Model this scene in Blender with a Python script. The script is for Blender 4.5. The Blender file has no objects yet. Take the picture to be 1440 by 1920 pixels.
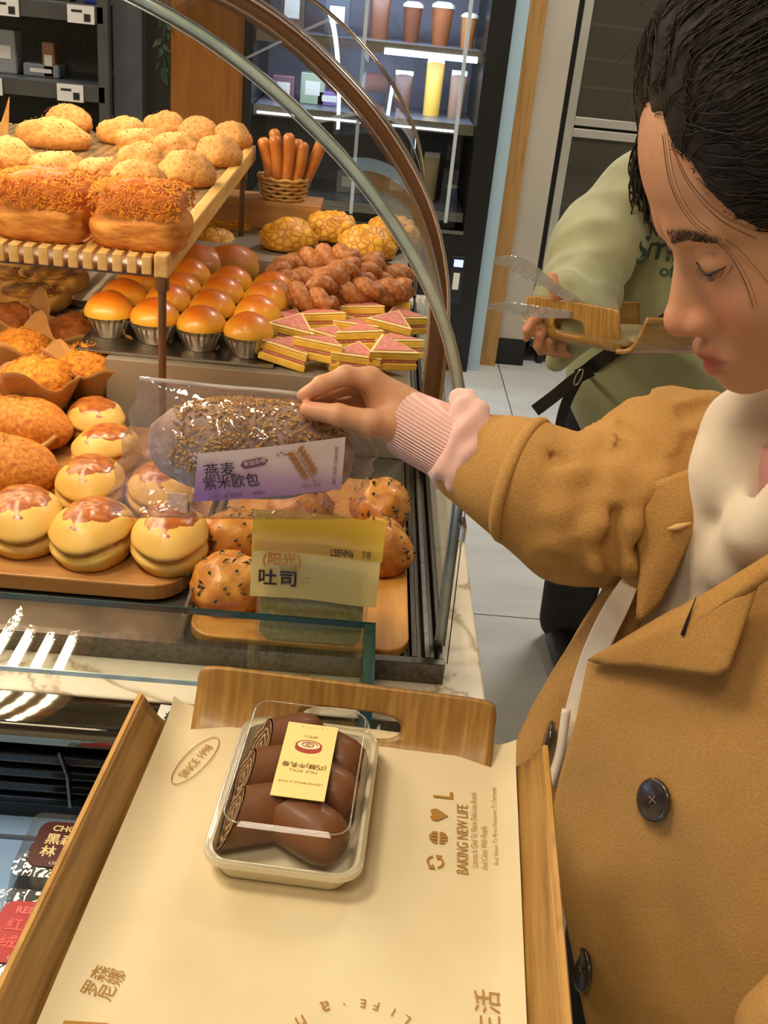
import bpy, bmesh, math, random
import numpy as np
from mathutils import Matrix, Vector, noise as mnoise

random.seed(7)
scene = bpy.context.scene
col = scene.collection
PI = math.pi

# ------------------------------------------------------------------ camera
FPX = 2000.0                      # focal length in pixels of the 1440 x 1920 frame
CAM = np.array([0.0, 0.0, 1.50])
RW = np.array([[0.99561159, 0.08606804, 0.03674038],
               [0.00580887, -0.44868264, 0.89367228],
               [0.09340139, -0.88953706, -0.4472136]])   # world <- (right, image down, forward)
cd = bpy.data.cameras.new('camera')
cam = bpy.data.objects.new('camera', cd)
col.objects.link(cam)
cd.sensor_fit = 'VERTICAL'
cd.sensor_height = 36.0
cd.lens = FPX / 1920.0 * 36.0
cd.clip_start = 0.02
M = Matrix.Identity(4)
for i in range(3):
    M[i][0] = RW[i][0]
    M[i][1] = -RW[i][1]
    M[i][2] = -RW[i][2]
    M[i][3] = CAM[i]
cam.matrix_world = M
scene.camera = cam

# ------------------------------------------------------------------ world, light, exposure
world = bpy.data.worlds.new('world')
scene.world = world
world.use_nodes = True
world.node_tree.nodes['Background'].inputs[0].default_value = (1.0, 0.86, 0.66, 1)
world.node_tree.nodes['Background'].inputs[1].default_value = 0.05
vs = scene.view_settings
vs.view_transform = 'Standard'
vs.look = 'None'
vs.exposure = -0.22
vs.gamma = 1.0
vs.use_curve_mapping = False
scene.cycles.use_denoising = True
scene.cycles.max_bounces = 10
scene.cycles.transparent_max_bounces = 24
scene.cycles.caustics_reflective = False
scene.cycles.caustics_refractive = False
scene.cycles.sample_clamp_indirect = 4.0

WARM = (1.0, 0.85, 0.64)
NEUTRAL = (1.0, 0.93, 0.82)
CEIL_Z = 2.90
def area(name, loc, size, sizey, power, color, rot=(0, 0, 0), parent=None, spread=None):
    l = bpy.data.lights.new(name, 'AREA')
    l.shape = 'RECTANGLE'
    l.size = size
    l.size_y = sizey
    l.energy = power
    l.color = color
    if spread:
        l.spread = spread
    o = bpy.data.objects.new(name, l)
    col.objects.link(o)
    o.location = loc
    o.rotation_euler = rot
    o.parent = parent
    return o
# ceiling lighting of the shop (each lamp sits in a fixture built further down)
CEILING_LAMPS = [(-0.9, 0.6), (-0.35, -0.45), (1.35, 1.2), (-2.3, 3.4), (0.95, 3.2), (-2.2, 1.2)]
LAMP_WATTS = [32.0, 19.0, 8.0, 34.0, 46.0, 18.0]
for k, (x, y) in enumerate(CEILING_LAMPS):
    area('ceiling_lamp_light', (x, y, CEIL_Z - 0.045), 0.5, 0.5, LAMP_WATTS[k], WARM if y < 2 else NEUTRAL)
# warm light strip below the canopy of the bread case
CASE_LED = dict(x=-0.585, z=1.462, y0=0.985, y1=2.36)
# (the five emitting strips are built with the case)

# ------------------------------------------------------------------ pixel -> place helpers (used to read off positions)
def ray(x, y):
    return RW @ np.array([x - 720.0, y - 960.0, FPX])
def pz(x, y, z):
    d = ray(x, y)
    return Vector(CAM + d * (z - CAM[2]) / d[2])
def py(x, y, Y):
    d = ray(x, y)
    return Vector(CAM + d * Y / d[1])
def pd(x, y, D):
    return Vector(CAM + ray(x, y) * D / FPX)

# ------------------------------------------------------------------ materials
def lin(c):
    if isinstance(c, str):
        c = c.lstrip('#')
        c = [int(c[i:i + 2], 16) / 255 for i in (0, 2, 4)]
        c = [v / 12.92 if v <= 0.04045 else ((v + 0.055) / 1.055) ** 2.4 for v in c]
    return (c[0], c[1], c[2], 1.0)
MATS = {}
def newmat(name):
    m = bpy.data.materials.new(name)
    m.use_nodes = True
    nt = m.node_tree
    return m, nt, nt.nodes['Principled BSDF']
def N(nt, kind, **kw):
    n = nt.nodes.new(kind)
    for k, v in kw.items():
        setattr(n, k, v)
    return n
def ramp(nt, src, stops):
    r = N(nt, 'ShaderNodeValToRGB')
    e = r.color_ramp.elements
    while len(e) < len(stops):
        e.new(0.5)
    for k, (p, c) in enumerate(stops):
        e[k].position = p
        e[k].color = lin(c)
    nt.links.new(src, r.inputs[0])
    return r
def mat(name, stops, scale=20.0, rough=0.6, bump=0.0, bscale=None, detail=4.0, metal=0.0, sss=0.0, coat=0.0,
        stretch=None, sheen=0.0, spec=0.5, dist=0.002, coord='Object', sssr=0.01, grad=None, gmix=0.5):
    """noise -> colour ramp -> base colour, with noise bump; grad: a second ramp over the baked height of the thing"""
    if name in MATS:
        return MATS[name]
    m, nt, b = newmat(name)
    tc = N(nt, 'ShaderNodeTexCoord')
    src = tc.outputs[coord]
    if stretch:
        mp = N(nt, 'ShaderNodeMapping')
        mp.inputs['Scale'].default_value = stretch
        nt.links.new(src, mp.inputs[0])
        src = mp.outputs[0]
    if isinstance(stops, (str, tuple)):
        b.inputs['Base Color'].default_value = lin(stops)
    else:
        nz = N(nt, 'ShaderNodeTexNoise')
        nz.inputs['Scale'].default_value = scale
        nz.inputs['Detail'].default_value = detail
        nt.links.new(src, nz.inputs['Vector'])
        r = ramp(nt, nz.outputs[0], stops)
        out = r.outputs[0]
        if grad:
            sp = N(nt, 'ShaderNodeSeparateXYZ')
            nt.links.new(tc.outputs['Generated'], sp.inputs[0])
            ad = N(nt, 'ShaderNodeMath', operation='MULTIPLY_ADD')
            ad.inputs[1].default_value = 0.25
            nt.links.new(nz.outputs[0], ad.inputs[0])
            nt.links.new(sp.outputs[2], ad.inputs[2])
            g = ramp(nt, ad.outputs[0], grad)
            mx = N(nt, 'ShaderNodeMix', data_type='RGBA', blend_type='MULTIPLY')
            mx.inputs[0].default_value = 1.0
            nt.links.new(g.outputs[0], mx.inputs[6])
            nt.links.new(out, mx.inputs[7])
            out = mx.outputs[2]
        nt.links.new(out, b.inputs['Base Color'])
    if bump:
        nb = N(nt, 'ShaderNodeTexNoise')
        nb.inputs['Scale'].default_value = bscale or scale * 2
        nb.inputs['Detail'].default_value = 5.0
        nt.links.new(src, nb.inputs['Vector'])
        bp = N(nt, 'ShaderNodeBump')
        bp.inputs['Strength'].default_value = bump
        bp.inputs['Distance'].default_value = dist
        nt.links.new(nb.outputs[0], bp.inputs['Height'])
        nt.links.new(bp.outputs[0], b.inputs['Normal'])
    b.inputs['Roughness'].default_value = rough
    b.inputs['Metallic'].default_value = metal
    b.inputs['Coat Weight'].default_value = coat
    b.inputs['Coat Roughness'].default_value = 0.15
    b.inputs['Sheen Weight'].default_value = sheen
    b.inputs['Specular IOR Level'].default_value = spec
    if sss:
        b.inputs['Subsurface Weight'].default_value = sss
        b.inputs['Subsurface Scale'].default_value = sssr
        b.inputs['Subsurface Radius'].default_value = (1.0, 0.45, 0.25)
    MATS[name] = m
    return m
def glass(name, tint=(0.93, 0.97, 0.95), refl=1.0, rough=0.0, haze=0.0, hazec=(0.8, 0.8, 0.8), bump=0.0, bscale=30.0, lo=0.04):
    """thin pane: see-through with Fresnel reflection"""
    if name in MATS:
        return MATS[name]
    m, nt, b = newmat(name)
    nt.nodes.remove(b)
    out = nt.nodes['Material Output']
    tr = N(nt, 'ShaderNodeBsdfTransparent')
    tr.inputs[0].default_value = (*tint, 1)
    gl = N(nt, 'ShaderNodeBsdfGlossy')
    gl.inputs['Roughness'].default_value = rough
    lw = N(nt, 'ShaderNodeLayerWeight')
    lw.inputs[0].default_value = 0.35
    mr = N(nt, 'ShaderNodeMapRange')
    mr.inputs[3].default_value = lo * refl
    mr.inputs[4].default_value = 0.75 * refl
    pw = N(nt, 'ShaderNodeMath', operation='POWER')
    pw.inputs[1].default_value = 2.6
    nt.links.new(lw.outputs['Facing'], pw.inputs[0])
    nt.links.new(pw.outputs[0], mr.inputs[0])
    mx = N(nt, 'ShaderNodeMixShader')
    nt.links.new(mr.outputs[0], mx.inputs[0])
    first = tr
    if haze:
        df = N(nt, 'ShaderNodeBsdfDiffuse')
        df.inputs[0].default_value = (*hazec, 1)
        m2 = N(nt, 'ShaderNodeMixShader')
        m2.inputs[0].default_value = haze
        nt.links.new(tr.outputs[0], m2.inputs[1])
        nt.links.new(df.outputs[0], m2.inputs[2])
        first = m2
    nt.links.new(first.outputs[0], mx.inputs[1])
    nt.links.new(gl.outputs[0], mx.inputs[2])
    if bump:
        tc = N(nt, 'ShaderNodeTexCoord')
        nb = N(nt, 'ShaderNodeTexNoise')
        nb.inputs['Scale'].default_value = bscale
        nb.inputs['Detail'].default_value = 3
        nt.links.new(tc.outputs['Object'], nb.inputs['Vector'])
        bp = N(nt, 'ShaderNodeBump')
        bp.inputs['Strength'].default_value = bump
        bp.inputs['Distance'].default_value = 0.01
        nt.links.new(nb.outputs[0], bp.inputs['Height'])
        nt.links.new(bp.outputs[0], gl.inputs['Normal'])
        nt.links.new(bp.outputs[0], lw.inputs['Normal'])
    nt.links.new(mx.outputs[0], out.inputs[0])
    MATS[name] = m
    return m
def emit(name, color, strength):
    if name in MATS:
        return MATS[name]
    m, nt, b = newmat(name)
    b.inputs['Base Color'].default_value = (0.8, 0.8, 0.8, 1)
    b.inputs['Emission Color'].default_value = (*color, 1)
    b.inputs['Emission Strength'].default_value = strength
    MATS[name] = m
    return m
def wood(name, c1, c2, scale=6.0, stretch=(1, 14, 14), rough=0.45, coat=0.0, bump=0.15, c3=None):
    st = [(0.30, c2), (0.5, c1), (0.72, c3 or c1)]
    return mat(name, st, scale=scale, stretch=stretch, rough=rough, coat=coat, bump=bump, bscale=scale * 3, detail=6, dist=0.001)

# ------------------------------------------------------------------ mesh helpers
class MB:
    def __init__(s):
        s.v = []
        s.f = []
    def add(s, vs, fs, m=None):
        k = len(s.v)
        if m is not None:
            vs = [m @ Vector(p) for p in vs]
        s.v += [tuple(p) for p in vs]
        s.f += [tuple(i + k for i in f) for f in fs]
        return s
    def box(s, lo, hi, m=None):
        x0, y0, z0 = lo
        x1, y1, z1 = hi
        return s.add([(x0, y0, z0), (x1, y0, z0), (x1, y1, z0), (x0, y1, z0), (x0, y0, z1), (x1, y0, z1), (x1, y1, z1), (x0, y1, z1)],
                     [(3, 2, 1, 0), (4, 5, 6, 7), (0, 1, 5, 4), (1, 2, 6, 5), (2, 3, 7, 6), (3, 0, 4, 7)], m)
    def cyl(s, a, b, r, r2=None, n=16, caps=True):
        return s.tube([a, b], [r, r if r2 is None else r2], n, caps)
    def tube(s, pts, r, n=12, caps=True, flat=None, closed=False):
        pts = [Vector(p) for p in pts]
        rs = r if isinstance(r, (list, tuple)) else [r] * len(pts)
        vs = []
        up = None
        L = len(pts)
        for i, p in enumerate(pts):
            if closed:
                t = pts[(i + 1) % L] - pts[i - 1]
            else:
                t = pts[min(i + 1, L - 1)] - pts[max(i - 1, 0)]
            t.normalize()
            if up is None:
                up = Vector((0, 0, 1)) if abs(t.z) < 0.9 else Vector((1, 0, 0))
            a = t.cross(up)
            if a.length < 1e-6:
                a = t.orthogonal()
            a.normalize()
            b = a.cross(t)
            up = b
            for k in range(n):
                w = 2 * PI * k / n
                q = a * math.cos(w) * rs[i] + b * math.sin(w) * rs[i] * (flat or 1.0)
                vs.append(p + q)
        fs = []
        for i in range(L if closed else L - 1):
            j = (i + 1) % L
            for k in range(n):
                k2 = (k + 1) % n
                fs.append((i * n + k, i * n + k2, j * n + k2, j * n + k))
        if caps and not closed:
            fs.append(tuple(range(n - 1, -1, -1)))
            fs.append(tuple((L - 1) * n + k for k in range(n)))
        return s.add(vs, fs)
    def lathe(s, prof, n=32, c=(0, 0, 0), wob=None, m=None):
        vs = []
        for (r, z) in prof:
            for k in range(n):
                w = 2 * PI * k / n
                rr = r * (wob(w, z) if wob else 1)
                vs.append((c[0] + rr * math.cos(w), c[1] + rr * math.sin(w), c[2] + z))
        fs = []
        for i in range(len(prof) - 1):
            for k in range(n):
                k2 = (k + 1) % n
                fs.append((i * n + k, i * n + k2, (i + 1) * n + k2, (i + 1) * n + k))
        if prof[0][0] > 1e-5:
            fs.append(tuple(range(n - 1, -1, -1)))
        if prof[-1][0] > 1e-5:
            fs.append(tuple((len(prof) - 1) * n + k for k in range(n)))
        return s.add(vs, fs, m)
    def prism(s, poly, z0, z1, m=None):
        n = len(poly)
        vs = [(x, y, z0) for x, y in poly] + [(x, y, z1) for x, y in poly]
        fs = [tuple(range(n - 1, -1, -1)), tuple(range(n, 2 * n))]
        fs += [(i, (i + 1) % n, n + (i + 1) % n, n + i) for i in range(n)]
        return s.add(vs, fs, m)
    def grid(s, fn, nu, nv, closeu=False):
        vs = []
        for j in range(nv):
            for i in range(nu):
                vs.append(fn(i / (nu if closeu else nu - 1), j / (nv - 1)))
        fs = []
        for j in range(nv - 1):
            for i in range(nu if closeu else nu - 1):
                i2 = (i + 1) % nu
                fs.append((j * nu + i, j * nu + i2, (j + 1) * nu + i2, (j + 1) * nu + i))
        return s.add(vs, fs)
    def mesh(s, name, smooth=False):
        me = bpy.data.meshes.new(name)
        me.from_pydata(s.v, [], s.f)
        if smooth:
            me.polygons.foreach_set('use_smooth', [True] * len(me.polygons))
        me.update()
        return me
    def ob(s, name, m, parent=None, smooth=False, bevel=0, seg=2, **kw):
        return link(name, s.mesh(name, smooth), m, parent, bevel=bevel, seg=seg, **kw)
def link(name, me, m, parent=None, bevel=0, seg=2, loc=None, rz=None, label=None, cat=None, group=None, kind=None, solid=0, sub=0, matrix=None):
    o = bpy.data.objects.new(name, me)
    col.objects.link(o)
    if m is not None and me is not None and len(me.materials) == 0:
        me.materials.append(m)
    o.parent = parent
    if loc is not None:
        o.location = loc
    if rz is not None:
        o.rotation_euler = (0, 0, rz)
    if matrix is not None:
        o.matrix_local = matrix
    if solid:
        md = o.modifiers.new('thickness', 'SOLIDIFY')
        md.thickness = solid
        md.offset = 0
    if sub:
        md = o.modifiers.new('smooth', 'SUBSURF')
        md.levels = md.render_levels = sub
    if bevel:
        md = o.modifiers.new('bevel', 'BEVEL')
        md.width = bevel
        md.segments = seg
        md.limit_method = 'ANGLE'
        md.angle_limit = 0.6
    tag(o, label, cat, group, kind)
    return o
def tag(o, label=None, cat=None, group=None, kind=None):
    if label:
        o['label'] = label
    if cat:
        o['category'] = cat
    if group:
        o['group'] = group
    if kind:
        o['kind'] = kind
    return o
def thing(name, loc=(0, 0, 0), rz=0.0, label=None, cat=None, group=None, kind=None):
    o = bpy.data.objects.new(name, None)
    col.objects.link(o)
    o.empty_display_size = 0.02
    o.location = loc
    o.rotation_euler = (0, 0, rz)
    return tag(o, label, cat, group, kind)
def copy_tree(o, parent=None, loc=None, rot=None, label=None, scale=None):
    c = o.copy()
    col.objects.link(c)
    c.parent = parent
    if loc is not None:
        c.location = loc
    if rot is not None:
        c.rotation_euler = rot if isinstance(rot, (tuple, list)) else (0, 0, rot)
    if scale is not None:
        c.scale = scale if isinstance(scale, (tuple, list)) else (scale,) * 3
    if label:
        c['label'] = label
    for ch in [x for x in bpy.data.objects if x.parent == o and x is not c]:
        copy_tree(ch, c)
    return c
def frame(o, x, y):
    x = Vector(x).normalized()
    y = Vector(y)
    z = x.cross(y).normalized()
    y = z.cross(x)
    m = Matrix((x, y, z)).transposed().to_4x4()
    m.translation = Vector(o)
    return m
def crspline(pts, n=8, closed=False):
    """Catmull-Rom through points"""
    pts = [Vector(p) for p in pts]
    out = []
    L = len(pts)
    for i in range(L if closed else L - 1):
        if closed:
            p0, p1, p2, p3 = pts[i - 1], pts[i], pts[(i + 1) % L], pts[(i + 2) % L]
        else:
            p0, p1, p2, p3 = pts[max(i - 1, 0)], pts[i], pts[i + 1], pts[min(i + 2, L - 1)]
        for k in range(n):
            t = k / n
            out.append(0.5 * ((2 * p1) + (p2 - p0) * t + (2 * p0 - 5 * p1 + 4 * p2 - p3) * t * t + (3 * p1 - p0 - 3 * p2 + p3) * t ** 3))
    if not closed:
        out.append(pts[-1])
    return out
def roundrect(x0, y0, x1, y1, r, n=6):
    out = []
    for cx, cy, a in ((x1 - r, y1 - r, 0), (x0 + r, y1 - r, PI / 2), (x0 + r, y0 + r, PI), (x1 - r, y0 + r, 3 * PI / 2)):
        for k in range(n + 1):
            w = a + PI / 2 * k / n
            out.append((cx + r * math.cos(w), cy + r * math.sin(w)))
    return out
_tmp = []
def text(body, size, m, parent, mtx, name='lettering', align='CENTER', bold=0.0, sx=1.0, space=1.0, shear=0.0, line=1.0):
    """printed letters: a thin mesh lying in the local XY plane of mtx"""
    c = bpy.data.curves.new('t', 'FONT')
    c.body = body
    c.size = 1.0
    c.align_x = align
    c.align_y = 'CENTER'
    cjk = any(ord(q) > 0x2e80 for q in body)
    c.offset = 0.0 if cjk else bold / size
    c.space_character = space
    c.space_line = line
    c.shear = shear
    c.resolution_u = 3
    o = bpy.data.objects.new('t', c)
    col.objects.link(o)
    bpy.context.view_layer.update()
    me = bpy.data.meshes.new_from_object(o.evaluated_get(bpy.context.evaluated_depsgraph_get()))
    bpy.data.objects.remove(o)
    bpy.data.curves.remove(c)
    me.materials.clear()
    if cjk and bold:      # heavier strokes: overlay shifted copies
        bt = bmesh.new()
        for k, (ax, ay) in enumerate(((0, 0), (1, 1), (-1, 1), (1, -1), (-1, -1))):
            m2 = me.copy()
            m2.transform(Matrix.Translation((ax * bold / size, ay * bold / size, k * 0.00002 / size)))
            bt.from_mesh(m2)
            bpy.data.meshes.remove(m2)
        bt.to_mesh(me)
        bt.free()
    me.transform(Matrix.Diagonal((sx * size, size, size, 1)))
    return link(name, me, m, parent, matrix=mtx)

# ---- implicit surfaces (organic shapes) meshed by surface nets
def smin(a, b, k):
    h = np.clip(0.5 + 0.5 * (b - a) / k, 0, 1)
    return b * (1 - h) + a * h - k * h * (1 - h)
def smax(a, b, k):
    return -smin(-a, -b, k)
def s_ell(P, c, r, R=None):
    q = P - np.array(c, dtype=np.float32)
    if R is not None:
        q = q @ np.array(R, dtype=np.float32)
    r = np.array(r, dtype=np.float32)
    k0 = np.sqrt(((q / r) ** 2).sum(1)) + 1e-9
    k1 = np.sqrt(((q / (r * r)) ** 2).sum(1)) + 1e-9
    return k0 * (k0 - 1) / k1
def s_cap(P, a, b, ra, rb=None):
    a = np.array(a, dtype=np.float32)
    b = np.array(b, dtype=np.float32)
    rb = ra if rb is None else rb
    ab = b - a
    t = np.clip(((P - a) @ ab) / max(float(ab @ ab), 1e-12), 0, 1)
    d = np.sqrt(((P - a - t[:, None] * ab) ** 2).sum(1))
    return d - (ra + (rb - ra) * t)
def s_chain(P, pts, rs, k=0.01):
    d = None
    for i in range(len(pts) - 1):
        e = s_cap(P, pts[i], pts[i + 1], rs[i], rs[i + 1])
        d = e if d is None else smin(d, e, k)
    return d
def surf(fn, lo, hi, step):
    lo = np.array(lo, dtype=np.float32)
    hi = np.array(hi, dtype=np.float32)
    n = np.maximum(np.ceil((hi - lo) / step).astype(int) + 1, 4)
    ax = [lo[i] + step * np.arange(n[i], dtype=np.float32) for i in range(3)]
    V = np.empty(n, dtype=np.float32)
    Yg, Zg = np.meshgrid(ax[1], ax[2], indexing='ij')
    for i0 in range(0, n[0], 24):
        i1 = min(i0 + 24, n[0])
        P = np.empty((i1 - i0, n[1], n[2], 3), dtype=np.float32)
        P[..., 0] = ax[0][i0:i1][:, None, None]
        P[..., 1] = Yg
        P[..., 2] = Zg
        V[i0:i1] = fn(P.reshape(-1, 3)).reshape(i1 - i0, n[1], n[2])
    S = V < 0
    nc = n - 1
    acc = np.zeros((*nc, 3), dtype=np.float32)
    cnt = np.zeros(nc, dtype=np.float32)
    sl = lambda a, o: a[o[0]:o[0] + nc[0], o[1]:o[1] + nc[1], o[2]:o[2] + nc[2]]
    for axis in range(3):
        for b in range(4):
            o = [0, 0, 0]
            oth = [k for k in range(3) if k != axis]
            o[oth[0]] = b & 1
            o[oth[1]] = b >> 1
            o2 = list(o)
            o2[axis] += 1
            va, vb = sl(V, o), sl(V, o2)
            cr = (va < 0) != (vb < 0)
            t = np.where(cr, va / np.where(cr, va - vb, 1), 0)
            for k in range(3):
                acc[..., k] += np.where(cr, o[k] + (t if k == axis else 0), 0)
            cnt += cr
    act = cnt > 0
    idx = -np.ones(nc, dtype=np.int64)
    idx[act] = np.arange(act.sum())
    cells = np.argwhere(act)
    verts = lo + step * (cells + acc[act] / cnt[act][:, None])
    quads = []
    for axis in range(3):
        u, v = [(1, 2), (2, 0), (0, 1)][axis]
        d = np.diff(S.astype(np.int8), axis=axis)
        e = np.argwhere(d != 0)
        e = e[(e[:, u] > 0) & (e[:, v] > 0) & (e[:, u] < n[u] - 1) & (e[:, v] < n[v] - 1)]
        sg = d[tuple(e.T)]
        def cell(du, dv):
            q = e.copy()
            q[:, u] -= du
            q[:, v] -= dv
            return idx[tuple(q.T)]
        a, b2, c, dd = cell(1, 1), cell(0, 1), cell(0, 0), cell(1, 0)
        Q = np.stack([a, b2, c, dd], 1)
        Q[sg > 0] = Q[sg > 0][:, ::-1]
        quads.append(Q)
    Q = np.concatenate(quads)
    Q = Q[(Q >= 0).all(1)]
    return verts, Q
def sdf_mesh(name, fn, lo, hi, step, smooth_iter=1, mtx=None):
    v, q = surf(fn, lo, hi, step)
    for _ in range(smooth_iter):
        acc = np.zeros_like(v)
        cnt = np.zeros(len(v))
        for a, b in ((0, 1), (1, 2), (2, 3), (3, 0)):
            np.add.at(acc, q[:, a], v[q[:, b]])
            np.add.at(acc, q[:, b], v[q[:, a]])
            np.add.at(cnt, q[:, a], 1)
            np.add.at(cnt, q[:, b], 1)
        v = v * 0.5 + 0.5 * acc / np.maximum(cnt, 1)[:, None]
    me = bpy.data.meshes.new(name)
    me.vertices.add(len(v))
    me.vertices.foreach_set('co', v.astype(np.float32).ravel())
    me.loops.add(len(q) * 4)
    me.loops.foreach_set('vertex_index', q.ravel().astype(np.int32))
    me.polygons.add(len(q))
    me.polygons.foreach_set('loop_start', np.arange(0, len(q) * 4, 4, dtype=np.int32))
    me.polygons.foreach_set('use_smooth', np.ones(len(q), dtype=bool))
    me.update(calc_edges=True)
    me.validate()
    if mtx is not None:
        me.transform(mtx)
    return me
def blob(rx, ry, h, nu=28, nv=16, amp=0.0, ns=20.0, seed=0, power=2.0, flat=0.25, bow=0.0):
    """a domed bread: superellipse plan, flat base at z = 0"""
    b = MB()
    zb = -flat
    def fn(u, v):
        w = 2 * PI * u
        a = -PI / 2 + PI * v
        cx, sx = math.cos(w), math.sin(w)
        e = 2.0 / power
        X = math.copysign(abs(cx) ** e, cx) * math.cos(a)
        Y = math.copysign(abs(sx) ** e, sx) * math.cos(a)
        Z = max(math.sin(a), zb)
        z = (Z - zb) / (1 - zb) * h
        p = Vector((X * rx, Y * ry + bow * (X * X), z))
        if amp:
            d = mnoise.fractal(p * ns + Vector((seed * 3.7, seed * 1.3, seed)), 0.8, 2.0, 3)
            k = amp * d * min(1.0, z / (0.3 * h))
            p += Vector((X, Y, max(Z, 0))) * k
        return p
    b.grid(fn, nu, nv, True)
    return b

# ================================================================== THE SETTING
M_plaster = mat('plaster', [(0.3, '#b9b2a4'), (0.7, '#c6bfb0')], 3, 0.9, 0.1)
M_ceil = mat('ceiling_paint', [(0.3, '#8d857a'), (0.7, '#999184')], 2, 0.9)
M_grout = mat('grout', [(0.3, '#5f5d58'), (0.7, '#6c6963')], 40, 0.9)
M_tile = mat('floor_tile', [(0.25, '#bcbdbb'), (0.5, '#c8c9c8'), (0.8, '#d0d1cf')], 2.2, 0.42, 0.05, stretch=(1, 5, 1), detail=8)
M_black = mat('black_powder', '#0b0b0c', rough=0.4, bump=0.02)
M_steel = mat('brushed_steel', [(0.3, '#8e8a82'), (0.7, '#b2aea6')], 6, 0.28, 0.05, metal=1.0, stretch=(1, 40, 40))
M_darksteel = mat('dark_steel', [(0.3, '#57534c'), (0.7, '#746f66')], 6, 0.33, 0.05, metal=1.0, stretch=(30, 1, 30))
M_chrome = mat('chrome', '#c9c6c0', rough=0.12, metal=1.0)
M_oak = wood('oak_veneer', '#a97f47', '#8d6634', 5.0, (14, 14, 1), 0.45)
M_panel_orange = wood('amber_veneer', '#8f5616', '#7d4910', 4.0, (12, 12, 1), 0.35, coat=0.2)
M_white_metal = mat('white_enamel', '#d5d8da', rough=0.35)
M_paleblue = mat('pale_blue_enamel', '#9fb9c8', rough=0.35)
M_tag = mat('tag_card', '#d9d6cf', rough=0.6)
M_ink = mat('ink', '#1b1714', rough=0.6)
M_window = glass('cabinet_glass', (0.95, 0.97, 0.98), 0.8)

fl = MB().box((-3.2, -1.7, -0.06), (2.4, 5.3, -0.006)).ob('floor', M_grout, kind='structure')
tm = MB().box((-0.2975, -0.5975, -0.02), (0.2975, 0.5975, 0.0)).mesh('tile')
tm.materials.append(M_tile)
for i in range(-6, 3):
    for j in range(-3, 3):
        o = link('tile', tm, None, fl, loc=(0.628 + 0.3 + 0.6 * i, 2.436 + 0.6 + 1.2 * j, 0.0))
MB().box((-3.2, 5.12, 0), (2.4, 5.3, CEIL_Z)).ob('wall_back', M_plaster, kind='structure')
MB().box((-3.3, -1.7, 0), (-3.12, 5.3, CEIL_Z)).ob('wall_left', M_plaster, kind='structure')
MB().box((2.3, -1.7, 0), (2.48, 5.3, CEIL_Z)).ob('wall_right', M_plaster, kind='structure')
MB().box((-3.3, -1.88, 0), (2.48, -1.7, CEIL_Z)).ob('wall_front', M_plaster, kind='structure')
MB().box((-3.3, -1.88, CEIL_Z), (2.48, 5.3, CEIL_Z + 0.1)).ob('ceiling', M_ceil, kind='structure')

# ---- ceiling lamps
M_lamp = emit('lamp_diffuser', (1.0, 0.86, 0.62), 3.0)
M_spot = emit('spot_lens', (1.0, 0.88, 0.66), 60.0)
M_tube = emit('tube_light', (1.0, 0.95, 0.80), 9.0)
for k, (x, y) in enumerate(CEILING_LAMPS):
    t = thing('ceiling_lamp', (x, y, CEIL_Z), label='square warm ceiling lamp set in the shop ceiling', cat='lamp', group='square ceiling lamps')
    b = MB()
    for lo, hi in (((-.28, -.28), (.28, -.25)), ((-.28, .25), (.28, .28)), ((-.28, -.25), (-.25, .25)), ((.25, -.25), (.28, .25))):
        b.box((*lo, -0.035), (*hi, 0))
    b.ob('frame', M_black, t)
    MB().box((-.25, -.25, -0.012), (.25, .25, 0)).ob('diffuser', M_lamp, t)
for k, (x, y) in enumerate(((-0.07, 3.82), (0.09, 3.80), (-0.83, 3.82))):
    t = thing('downlight', (x, y, CEIL_Z - 0.1), label='small round black spotlight under the ceiling', cat='lamp', group='round ceiling spotlights')
    MB().lathe([(0.03, 0.1), (0.055, 0.09), (0.055, -0.03), (0.047, -0.03), (0.045, 0.0)], 24).ob('housing', M_black, t, smooth=False)
    MB().lathe([(0.0, -0.018), (0.044, -0.018), (0.044, -0.012), (0.0, -0.012)], 24).ob('lens', M_spot, t)
# ---- refrigerated display at the back of the shop
FY = 4.42
fr = thing('refrigerated_cabinet', (0, FY, 0), label='tall black refrigerated display with glass doors and lit shelves behind the bread case', cat='refrigerator')
MB().box((0.385, 0, 0), (0.475, 0.66, 2.15)).ob('side_panel', M_black, fr)
MB().box((-0.53, 0, 0), (-0.50, 0.66, 2.15)).ob('side_panel', M_black, fr)
MB().box((-0.50, 0, 2.0), (0.385, 0.66, 2.15)).ob('header', M_black, fr)
MB().box((-0.50, 0.0, 0), (0.385, 0.66, 0.58)).ob('plinth', M_black, fr)
MB().box((-0.50, -0.008, 0.585), (0.385, 0.0, 0.60)).ob('door_sill', M_steel, fr)
M_fridge_in = mat('fridge_lining', [(0.3, '#66677a'), (0.7, '#7a7b8c')], 3, 0.5)
MB().box((-0.50, 0.60, 0.58), (0.385, 0.66, 2.0)).ob('back_panel', M_fridge_in, fr)
M_led_cool = emit('cool_led', (0.75, 0.86, 1.0), 5.0)
M_shelf = mat('shelf_plate', '#7b7f8a', rough=0.35, metal=0.6)
for z in (0.66, 1.0, 1.27, 1.56):
    s = MB().box((-0.495, 0.06, z - 0.012), (0.38, 0.56, z)).ob('shelf', M_shelf, fr)
    MB().box((-0.495, 0.045, z - 0.035), (0.38, 0.06, z + 0.004)).ob('price_rail', M_steel, s)
for x in (-0.08, 0.31):
    MB().box((x - 0.007, 0.03, 0.62), (x + 0.007, 0.042, 1.98)).ob('door_mullion', M_white_metal, fr)
MB().box((0.0, 0.036, 1.232), (0.36, 0.044, 1.254)).ob('light_strip', M_led_cool, fr)
MB().box((-0.48, 0.036, 1.53), (0.36, 0.044, 1.548)).ob('light_strip', M_led_cool, fr)
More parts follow.
